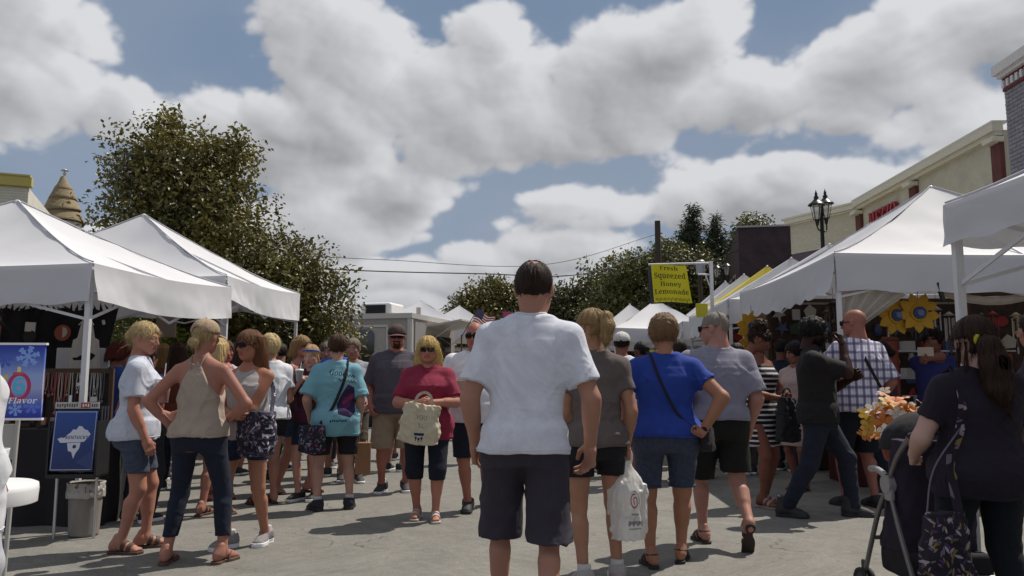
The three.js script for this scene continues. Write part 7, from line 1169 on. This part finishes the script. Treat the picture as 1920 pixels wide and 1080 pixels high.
  part('leg', [bar([-0.15, 0, -0.08], [-0.15, 0.48, -0.08], 0.012), bar([0.15, 0, -0.08], [0.15, 0.48, -0.08], 0.012), bar([-0.16, 0.5, -0.2], [-0.2, 1.1, -0.34], 0.012)], M.steel, rk);
  const bn = thing('litter_bin', 'small grey-tan litter bin with a tied liner by the tent pole', 'bin', [-3.62, 0, -6.42]);
  part('body', mv(lathe([[0, 0], [0.105, 0], [0.11, 0.02], [0.128, 0.4], [0.135, 0.41], [0.13, 0.42], [0.12, 0.41]], 24)), std({ color: lin(0.26, 0.235, 0.21), roughness: 0.6, map: TX.wear }), bn);
  part('liner', [mapUV(nets((x, y, z) => Math.max(Math.abs(Math.hypot(x, z) - 0.134) - 0.006, Math.abs(y - 0.36) - 0.06) + 0.006 * noise(x * 30, y * 30, z * 30), [-0.17, 0.27, -0.17], [0.17, 0.45, 0.17], 0.008), (x, y) => [x, y]), tube([[0.12, 0.34, 0.06], [0.17, 0.37, 0.06], [0.16, 0.31, 0.08], [0.13, 0.33, 0.07]], 0.01, 14, 6)], phys({ color: lin(0.5, 0.47, 0.44), roughness: 0.4, transmission: 0.2, thickness: 0 }), bn);
  // blue flavour banner
  const bt = canvasTex(700, 700, (x, w, h) => {
    const g = x.createLinearGradient(0, 0, 0, h); g.addColorStop(0, '#17309c'); g.addColorStop(0.42, '#8fa4d8'); g.addColorStop(0.6, '#9aa0cc'); g.addColorStop(1, '#142a9a'); x.fillStyle = g; x.fillRect(0, 0, w, h);
    const flake = (cx, cy, r, c) => { x.strokeStyle = c; x.lineWidth = r * 0.2; for (let k = 0; k < 6; k++) { const a = k * Math.PI / 3 + cx; x.beginPath(); x.moveTo(cx, cy); x.lineTo(cx + Math.cos(a) * r, cy + Math.sin(a) * r); x.stroke(); for (const q of [0.45, 0.75]) for (const s of [-1, 1]) { x.beginPath(); x.moveTo(cx + Math.cos(a) * r * q, cy + Math.sin(a) * r * q); x.lineTo(cx + Math.cos(a) * r * q + Math.cos(a + s * 0.8) * r * 0.3, cy + Math.sin(a) * r * q + Math.sin(a + s * 0.8) * r * 0.3); x.stroke(); } } };
    for (const [a, b, r, c] of [[200, 90, 90, '#5d7fd0'], [560, 110, 100, '#7ea0e4'], [360, 150, 70, '#3a58b4'], [90, 200, 60, '#5a78c8'], [300, 590, 90, '#c3cff0'], [480, 620, 60, '#7f9fe8'], [620, 590, 70, '#5674d8'], [80, 560, 70, '#4e6ac4']]) flake(a, b, r, c);
    x.fillStyle = '#d8b63a'; for (let k = 0; k < 9; k++) { x.save(); x.translate(270, 400); x.rotate(k * 0.7); x.beginPath(); x.ellipse(110, 0, 60, 22, 0, 0, 6.28); x.fill(); x.restore(); }
    x.fillStyle = '#c9762a'; x.fillRect(250, 300, 34, 60);
    x.font = 'bold 96px sans-serif'; x.lineWidth = 14; x.strokeStyle = '#3a3d48'; x.fillStyle = '#d9d9de'; for (const [t, a] of [['OR', 290]]) { if (x.strokeText) x.strokeText(t, a - 40, 440); x.fillText(t, a - 40, 440); }
    x.lineWidth = 34; x.strokeStyle = '#b02a5c'; x.beginPath(); x.ellipse(500, 400, 86, 120, 0, 0, 6.28); x.stroke(); x.font = 'bold 220px sans-serif'; x.fillStyle = '#4fb2d8'; x.fillText('6', 438, 470);
    x.fillStyle = '#e9e9ee'; x.font = 'italic bold 74px serif'; x.fillText('Flavor', 410, 560);
    x.fillStyle = '#e0d28a'; x.fillRect(476, 210, 30, 60); x.fillStyle = '#c04a50'; x.fillRect(440, 262, 90, 26);
  });
  const fb = thing('flavour_banner', 'blue snowflake banner with a big 6 Flavor print at the left edge', 'banner', [-3.4, 0, -5.0], 0.1);
  part('panel', mv(new THREE.BoxGeometry(0.5, 0.46, 0.02), 0, 1.22, 0), std({ map: bt, roughness: 0.4 }), fb);
  part('rail', box(0.52, 0.014, 0.03, 0, 1.457, 0), M.plasticWhite, fb); part('rail', box(0.52, 0.014, 0.03, 0, 0.983, 0), M.plasticWhite, fb);
  part('stand', [box(0.3, 0.22, 0.015, -0.06, 0.84, -0.03), bar([-0.2, 0, 0.02], [-0.2, 0.98, -0.02], 0.014), bar([0.1, 0, 0.02], [0.1, 0.98, -0.02], 0.014)], std({ color: lin(0.4, 0.38, 0.36), roughness: 0.6 }), fb);
  // white table at the very left
  const wt = thing('round_table', 'white round plastic table at the left picture edge', 'table', [-2.93, 0, -4.2]);
  part('top', mv(lathe([[0, 0.03], [0.24, 0.03], [0.262, 0.02], [0.266, -0.01], [0.262, -0.075], [0.25, -0.08], [0.245, -0.01], [0, -0.01]], 40), 0, 0.66, 0), M.plasticWhite, wt);
  part('pedestal', mv(lathe([[0, 0], [0.2, 0], [0.21, 0.02], [0.12, 0.06], [0.1, 0.3], [0.13, 0.62], [0.16, 0.65], [0, 0.65]], 28)), M.plasticWhite, wt);
  const wc = thing('white_tub', 'tall white plastic tub on the round table at the left edge', 'tub', [-2.83, 0.693, -4.15]);
  part('tub', mv(lathe([[0, 0], [0.045, 0], [0.06, 0.17], [0.063, 0.18], [0.056, 0.18], [0.05, 0.02], [0, 0.02]], 24)), M.plasticWhite, wc); part('label_band', mv(lathe([[0.0515, 0.05], [0.0575, 0.12]], 24)), std({ color: lin(0.6, 0.6, 0.62) }), wc);
}

// ---------------------------------------------------------------- right stall under the sunflower tent
{
  const yel = std({ color: lin(0.5, 0.27, 0.015), roughness: 0.75, map: TX.wear }), eye = std({ color: lin(0.03, 0.04, 0.10), roughness: 0.7 }), eye2 = std({ color: lin(0.12, 0.14, 0.28), roughness: 0.7 });
  const petalG = (s) => { const sh = new THREE.Shape(); sh.moveTo(0, -0.05 * s); sh.bezierCurveTo(0.08 * s, -0.2 * s, 0.26 * s, -0.22 * s, 0.46 * s, 0); sh.bezierCurveTo(0.26 * s, 0.22 * s, 0.08 * s, 0.2 * s, 0, 0.05 * s); return new THREE.ExtrudeGeometry(sh, { depth: 0.012, bevelEnabled: true, bevelSize: 0.004, bevelThickness: 0.004, bevelSegments: 1, curveSegments: 5 }); };
  const sunflower = (lab, p, s, turn, tilt) => { const S = thing('sunflower_decoration', lab, 'decoration', p, turn, 'hanging sunflowers'); const g = petalG(s); for (let k = 0; k < 9; k++) { const m = part('petal', g, yel, S); m.rotation.z = k / 9 * 6.283 + tilt; m.position.set(Math.cos(m.rotation.z) * 0.2 * s, Math.sin(m.rotation.z) * 0.2 * s, (k % 2) * 0.008); } part('disc', mv(new THREE.CylinderGeometry(0.27 * s, 0.27 * s, 0.02, 30), 0, 0, 0.03, Math.PI / 2), yel, S); const c = part('centre', mv(new THREE.CylinderGeometry(0.2 * s, 0.21 * s, 0.03, 28), 0, 0, 0.045, Math.PI / 2), eye, S); part('centre_pattern', [mv(new THREE.CylinderGeometry(0.1 * s, 0.1 * s, 0.01, 20), 0.02 * s, 0, 0.063, Math.PI / 2), ball(0.03 * s, -0.08 * s, 0.06 * s, 0.06), ball(0.03 * s, 0.1 * s, -0.08 * s, 0.06)], eye2, c); part('hanging_cord', bar([0, 0.4 * s, 0], [0, 2.3 - p[1], 0], 0.004, 5), M.black, S); return S; };
  sunflower('left of the two big yellow sunflowers hanging in the right tent', [3.9, 1.93, -8.86], 0.33, 0.1, 0.2);
  sunflower('right of the two big yellow sunflowers hanging in the right tent', [4.12, 1.95, -8.8], 0.33, -0.1, 0.5);
  sunflower('dull yellow sunflower behind the striped sundress woman\'s hair', [3.06, 1.98, -11.6], 0.36, 0.2, 0.1);
  sunflower('lower dull yellow sunflower beside the striped sundress woman', [3.16, 1.78, -11.9], 0.32, 0, 0.3);
  // back and side curtains
  single('tent_curtain', 'cream back curtain of the sunflower tent', 'curtain', sheet((u, v) => [lerp(3.3, 7.1, u), 2.45 - 2.4 * v, -12.3 + 0.05 * Math.sin(u * 60) * (0.3 + v)], 120, 8), phys({ color: lin(0.52, 0.47, 0.4), roughness: 0.9, transmission: 0.3, thickness: 0 }));
  single('tent_curtain', 'gathered cream side curtain at the front pole of the sunflower tent', 'curtain', sheet((u, v) => { const w = 0.72 * (1 - v * 0.9); return [3.2 + u * w, 2.25 - 0.12 * u - v * (0.75 - 0.3 * u), -8.58 - 0.1 * v + 0.03 * Math.sin(u * 30 + v * 4)]; }, 60, 20), phys({ color: lin(0.58, 0.54, 0.47), roughness: 0.9, transmission: 0.3, thickness: 0 }));
  single('tent_swag', 'brown gathered valance swag along the sunflower tent front', 'curtain', sheet((u, v) => [lerp(4.25, 6.4, u), 2.2 - 0.1 * Math.sin(Math.PI * ((u * 2) % 1)) - v * 0.09, -8.56 + 0.03 * Math.sin(v * 3) + 0.01 * Math.sin(u * 80)], 90, 5), phys({ color: lin(0.4, 0.33, 0.27), roughness: 0.9, transmission: 0.25, thickness: 0 }));
  for (const [x, lab] of [[4.22, 'black clamp above the sunflowers'], [5.33, 'black clamp right of the tent pole']]) single('clamp', lab, 'clamp', [box(0.04, 0.2, 0.03, 0, -0.05, 0, 0, 0, 0.3), box(0.03, 0.16, 0.03, 0.03, 0.02, 0, 0, 0, -0.5), ball(0.02, 0, 0.02, 0)], M.black, [x, 2.2, -8.5], 0.2, 'tent clamps');
  // tables with coloured goods
  const table = (lab, p, w, c) => { const t = thing('stall_table', lab, 'table', p); const m = fabric(c); part('tablecloth', [box(w, 0.015, 0.7, 0, 0.76, 0), sheet((u, v) => [lerp(-w / 2, w / 2, u), 0.757 - 0.74 * v, 0.352 + 0.02 * Math.sin(u * 40) * v], 60, 6), sheet((u, v) => [-w / 2 - 0.003 - 0.015 * Math.sin(u * 17) * v, 0.757 - 0.74 * v, lerp(-0.35, 0.35, u)], 20, 6)], m, t); for (const x of [-w / 2 + 0.1, w / 2 - 0.1]) for (const z of [-0.28, 0.28]) part('leg', bar([x, 0, z], [x, 0.75, z], 0.018), M.steel, t); };
  table('stall table with dark red cloth under the sunflowers', [4.9, 0, -9.9], 2.6, '#4a1518');
  table('stall table with brown cloth at the back of the sunflower tent', [5.2, 0, -11.6], 3.2, '#3a2a20');
  table('dark stall table behind the pink dress', [4.2, 0, -14.2], 1.8, '#201a1c');
  const ob = thing('orange_board', 'orange-red wooden board leaning by the vendor in blue', 'board', [4.62, 0.72, -9.35], -0.1);
  part('panel', rbox(0.42, 0.62, 0.03, 0.006, 0, 0.42, 0, -0.06), std({ color: lin(0.42, 0.085, 0.012), roughness: 0.6, map: TX.wear }), ob); part('foot', box(0.3, 0.1, 0.12, 0, 0.06, -0.03), M.wood, ob);
  const rc = thing('red_column', 'tall terracotta cylinder below the left sunflower', 'column', [4.1, 0.77, -9.5]);
  part('shaft', cyl(0.085, 0.09, 0.95, 0, 0.48, 0, 24), std({ color: lin(0.3, 0.06, 0.045), roughness: 0.7, map: TX.wear }), rc); part('ring', [mv(new THREE.TorusGeometry(0.09, 0.012, 8, 24), 0, 0.92, 0, Math.PI / 2), mv(new THREE.TorusGeometry(0.093, 0.012, 8, 24), 0, 0.05, 0, Math.PI / 2)], M.wood, rc);
  // things hanging from the tent frames
  const mats = [[0.02, 0.018, 0.02], [0.5, 0.48, 0.46], [0.34, 0.03, 0.03], [0.12, 0.07, 0.05], [0.06, 0.10, 0.2], [0.45, 0.3, 0.1], [0.55, 0.5, 0.42], [0.03, 0.06, 0.03]].map((c) => std({ color: lin(...c), roughness: 0.5 }));
  const cn = ['black', 'pale', 'red', 'brown', 'blue', 'ochre', 'cream', 'dark green'];
  let nth = 0; const ord = ['nearest the sunflowers', 'close to the tent pole', 'in the middle of the row', 'deeper in the tent', 'near the back curtain', 'beside the vendor'];
  const chime = (x, y, z, k, o) => { const c = thing('wind_chime', `${cn[k]} hanging wind chime ${o}`, 'wind chime', [x, y, z], rr(0, 3), 'hanging chimes'); part('cord', bar([0, 0, 0], [0, 0.2, 0], 0.003, 5), M.black, c); part('cap', mv(lathe([[0, 0.05], [0.03, 0.03], [0.07, 0], [0, -0.005]], 14)), mats[k], c); for (let q = 0; q < 5; q++) { const a = q * 1.256, l = rr(0.16, 0.3); part('rod', cyl(0.008, 0.008, l, Math.cos(a) * 0.05, -0.03 - l / 2, Math.sin(a) * 0.05, 8), mats[k], c); } part('clapper', [ball(0.022, 0, -0.2, 0), box(0.05, 0.08, 0.004, 0, -0.42, 0), bar([0, 0, 0], [0, -0.4, 0], 0.002, 4)], mats[(k + 3) % 8], c); };
  const spinner = (x, y, z, k, o) => { const c = thing('wind_spinner', `${cn[k]} bird-shaped spinner ${o}`, 'spinner', [x, y, z], rr(-0.5, 0.5), 'hanging spinners'); part('cord', bar([0, 0, 0], [0, 0.22, 0], 0.003, 5), M.black, c); part('body', extrude([[-0.1, 0], [-0.02, 0.05], [0.06, 0.04], [0.12, 0.07], [0.09, 0], [0.04, -0.05], [-0.03, -0.04]], 0.01, 0.003), mats[k], c); for (const s of [-1, 1]) part('wing', mv(extrude([[0, 0], [0.05, 0.1], [0.02, 0.14], [-0.06, 0.06]], 0.006), 0, 0.02, 0.005, s * 0.7), mats[(k + 2) % 8], c); };
  [[4.45, 2.02, -9.3, 0], [4.7, 2.05, -9.6, 1], [4.95, 2.0, -9.8, 1], [5.3, 1.98, -9.5, 2], [5.55, 2.02, -10.2, 7], [4.6, 2.1, -10.6, 3], [5.8, 2.0, -9.9, 6], [5.1, 2.05, -10.9, 4], [3.5, 2.12, -9.6, 0], [3.7, 2.08, -10.4, 3], [6.1, 2.0, -10.4, 5]].forEach(([x, y, z, k], i) => chime(x, y, z, k, ['right of the sunflowers', 'behind the near tent pole', 'left of the near tent pole', 'with red cap near the plum shirt woman', 'at the back of the sunflower tent', 'above the vendor in blue', 'above the ponytail with the yellow tie', 'in the middle of the sunflower tent', 'above the plaid shirt man', 'behind the plaid shirt man', 'at the far right of the sunflower tent'][i]));
  [[3.55, 2.25, -12.9, 0], [3.9, 2.3, -12.4, 0], [3.75, 2.1, -13.4, 3], [4.15, 2.25, -13.0, 2], [4.3, 2.35, -14.0, 0], [3.3, 2.2, -14.5, 5]].forEach(([x, y, z, k], i) => spinner(x, y, z, k, ['above the striped sundress woman', 'above the dark T-shirt man', 'left of the dark T-shirt man', 'right of the dark T-shirt man', 'deep in the second tent', 'beside the lavender shirt'][i]));
  const potG = mv(lathe([[0, 0], [0.05, 0], [0.075, 0.06], [0.08, 0.12], [0.05, 0.17], [0.055, 0.2], [0.045, 0.2], [0.04, 0.17], [0, 0.16]], 18)), boxG = rbox(0.16, 0.12, 0.12, 0.008, 0, 0.06, 0), frameG = rbox(0.2, 0.26, 0.02, 0.006, 0, 0.13, 0), hatG = mv(lathe([[0.2, 0.0], [0.19, 0.015], [0.1, 0.02], [0.095, 0.09], [0.06, 0.11], [0, 0.115]], 24));
  const kinds = [[potG, 'vase', 'vase'], [boxG, 'gift_box', 'box'], [frameG, 'framed_sign', 'frame'], [hatG, 'brimmed_hat', 'hat']];
  let q = 0; const rows = [['front of the red-cloth table', 4.0, -9.75, 6, 0.36], ['back of the red-cloth table', 4.05, -10.05, 6, 0.38], ['brown-cloth table', 3.8, -11.5, 8, 0.4], ['dark table', 3.5, -14.1, 5, 0.34]];
  for (const [where, x, z, n, st] of rows) for (let k = 0; k < n; k++) { const [g, nm, cat] = kinds[(q * 7 + k * 3) % 4], c = (q * 3 + k * 5) % 8; single(nm, `${cn[c]} ${cat}, number ${['one', 'two', 'three', 'four', 'five', 'six', 'seven', 'eight'][k]} from the left on the ${where}`, cat, g, mats[c], [x + k * st + rr(-0.04, 0.04), 0.77, z + rr(-0.05, 0.05)], rr(-0.4, 0.4), `goods on the ${where}`); if (k === n - 1) q++; }
  // wire shelf with goods near the pole
  const sh = thing('wire_shelf', 'white wire shelf of small goods behind the near tent pole', 'shelf', [5.4, 0, -10.7]);
  for (const y of [0.9, 1.25, 1.6]) part('shelf_board', box(1.5, 0.02, 0.3, 0, y, 0), M.pole, sh); for (const x of [-0.75, 0, 0.75]) part('upright', bar([x, 0, -0.1], [x, 2.0, -0.1], 0.012), M.pole, sh);
  const shelfG = [['pale', 1], ['red', 2], ['blue', 4], ['cream', 6], ['ochre', 5]]; ['lowest', 'middle', 'top'].forEach((lv, r) => shelfG.forEach(([c, k], i) => single('trinket_box', `${c} trinket box on the ${lv} board of the wire shelf`, 'box', boxG, mats[k], [4.82 + i * 0.28, 0.911 + r * 0.35, -10.65], rr(-0.3, 0.3), 'boxes on the wire shelf')));
  const rh = thing('red_hat_stand', 'red knitted hat on a dark stand right of the tent pole', 'hat stand', [5.15, 0.77, -9.75]); part('stand', [cyl(0.03, 0.06, 0.7, 0, 0.35, 0, 12)], M.black, rh); part('hat', ball(0.15, 0, 0.75, 0, 1.2, 0.6, 1.1, 18), std({ color: lin(0.35, 0.015, 0.02), roughness: 0.9 }), rh); part('dark_scarf', ball(0.2, 0, 0.5, 0, 1.2, 1, 0.8, 16), mats[7], rh);
  // walls of small goods at the back of the two nearer right tents
  const wall = (lab, p, w, h, turn, n) => {
    const g = thing('goods_display', lab, 'display', p, turn); part('board', box(w, h, 0.03, 0, h / 2 + 0.6, 0), std({ color: lin(0.10, 0.065, 0.05), roughness: 0.85, map: TX.brick }), g); part('frame', [box(0.05, h + 0.7, 0.05, -w / 2, (h + 0.7) / 2, 0), box(0.05, h + 0.7, 0.05, w / 2, (h + 0.7) / 2, 0), box(w + 0.1, 0.05, 0.06, 0, h + 0.66, 0)], M.wood, g);
    const shapes = [rbox(0.12, 0.16, 0.03, 0.008), mv(new THREE.CylinderGeometry(0.07, 0.07, 0.025, 18), 0, 0, 0, Math.PI / 2), extrude([[-0.06, -0.08], [0.06, -0.08], [0.09, 0.02], [0, 0.1], [-0.09, 0.02]], 0.02, 0.003), mv(lathe([[0, -0.09], [0.05, -0.06], [0.06, 0.02], [0.03, 0.08], [0.035, 0.1], [0, 0.1]], 14)), extrude([[-0.1, -0.02], [-0.02, -0.03], [0, -0.12], [0.02, -0.03], [0.1, -0.02], [0.04, 0.03], [0.06, 0.11], [0, 0.05], [-0.06, 0.11], [-0.04, 0.03]], 0.02, 0.002)];
    const cols = Math.ceil(w / 0.26); for (let q = 0; q < n; q++) { const m = part('hung_item', shapes[Math.floor(rnd() * 5)], mats[Math.floor(rnd() * 8)], g); m.position.set(-w / 2 + 0.15 + (q % cols) * (w - 0.3) / (cols - 1) + rr(-0.03, 0.03), 0.78 + Math.floor(q / cols) * 0.24 + rr(-0.03, 0.03), 0.05); m.rotation.z = rr(-0.2, 0.2); }
  };
  wall('brown wall of small hung goods at the back of the sunflower tent', [5.15, 0, -12.1], 3.4, 1.75, 0, 88);
  wall('brown wall of small hung goods in the second right tent', [5.3, 0, -15.7], 4.0, 1.8, 0, 96);
  wall('narrow stand of hung goods beyond the striped sundress', [3.65, 0, -13.9], 0.9, 1.6, 0.3, 24);
  wall('narrow stand of hung goods right of the near tent pole', [6.35, 0, -10.6], 1.3, 1.7, -0.5, 30);
}
renderer.render(scene, camera);
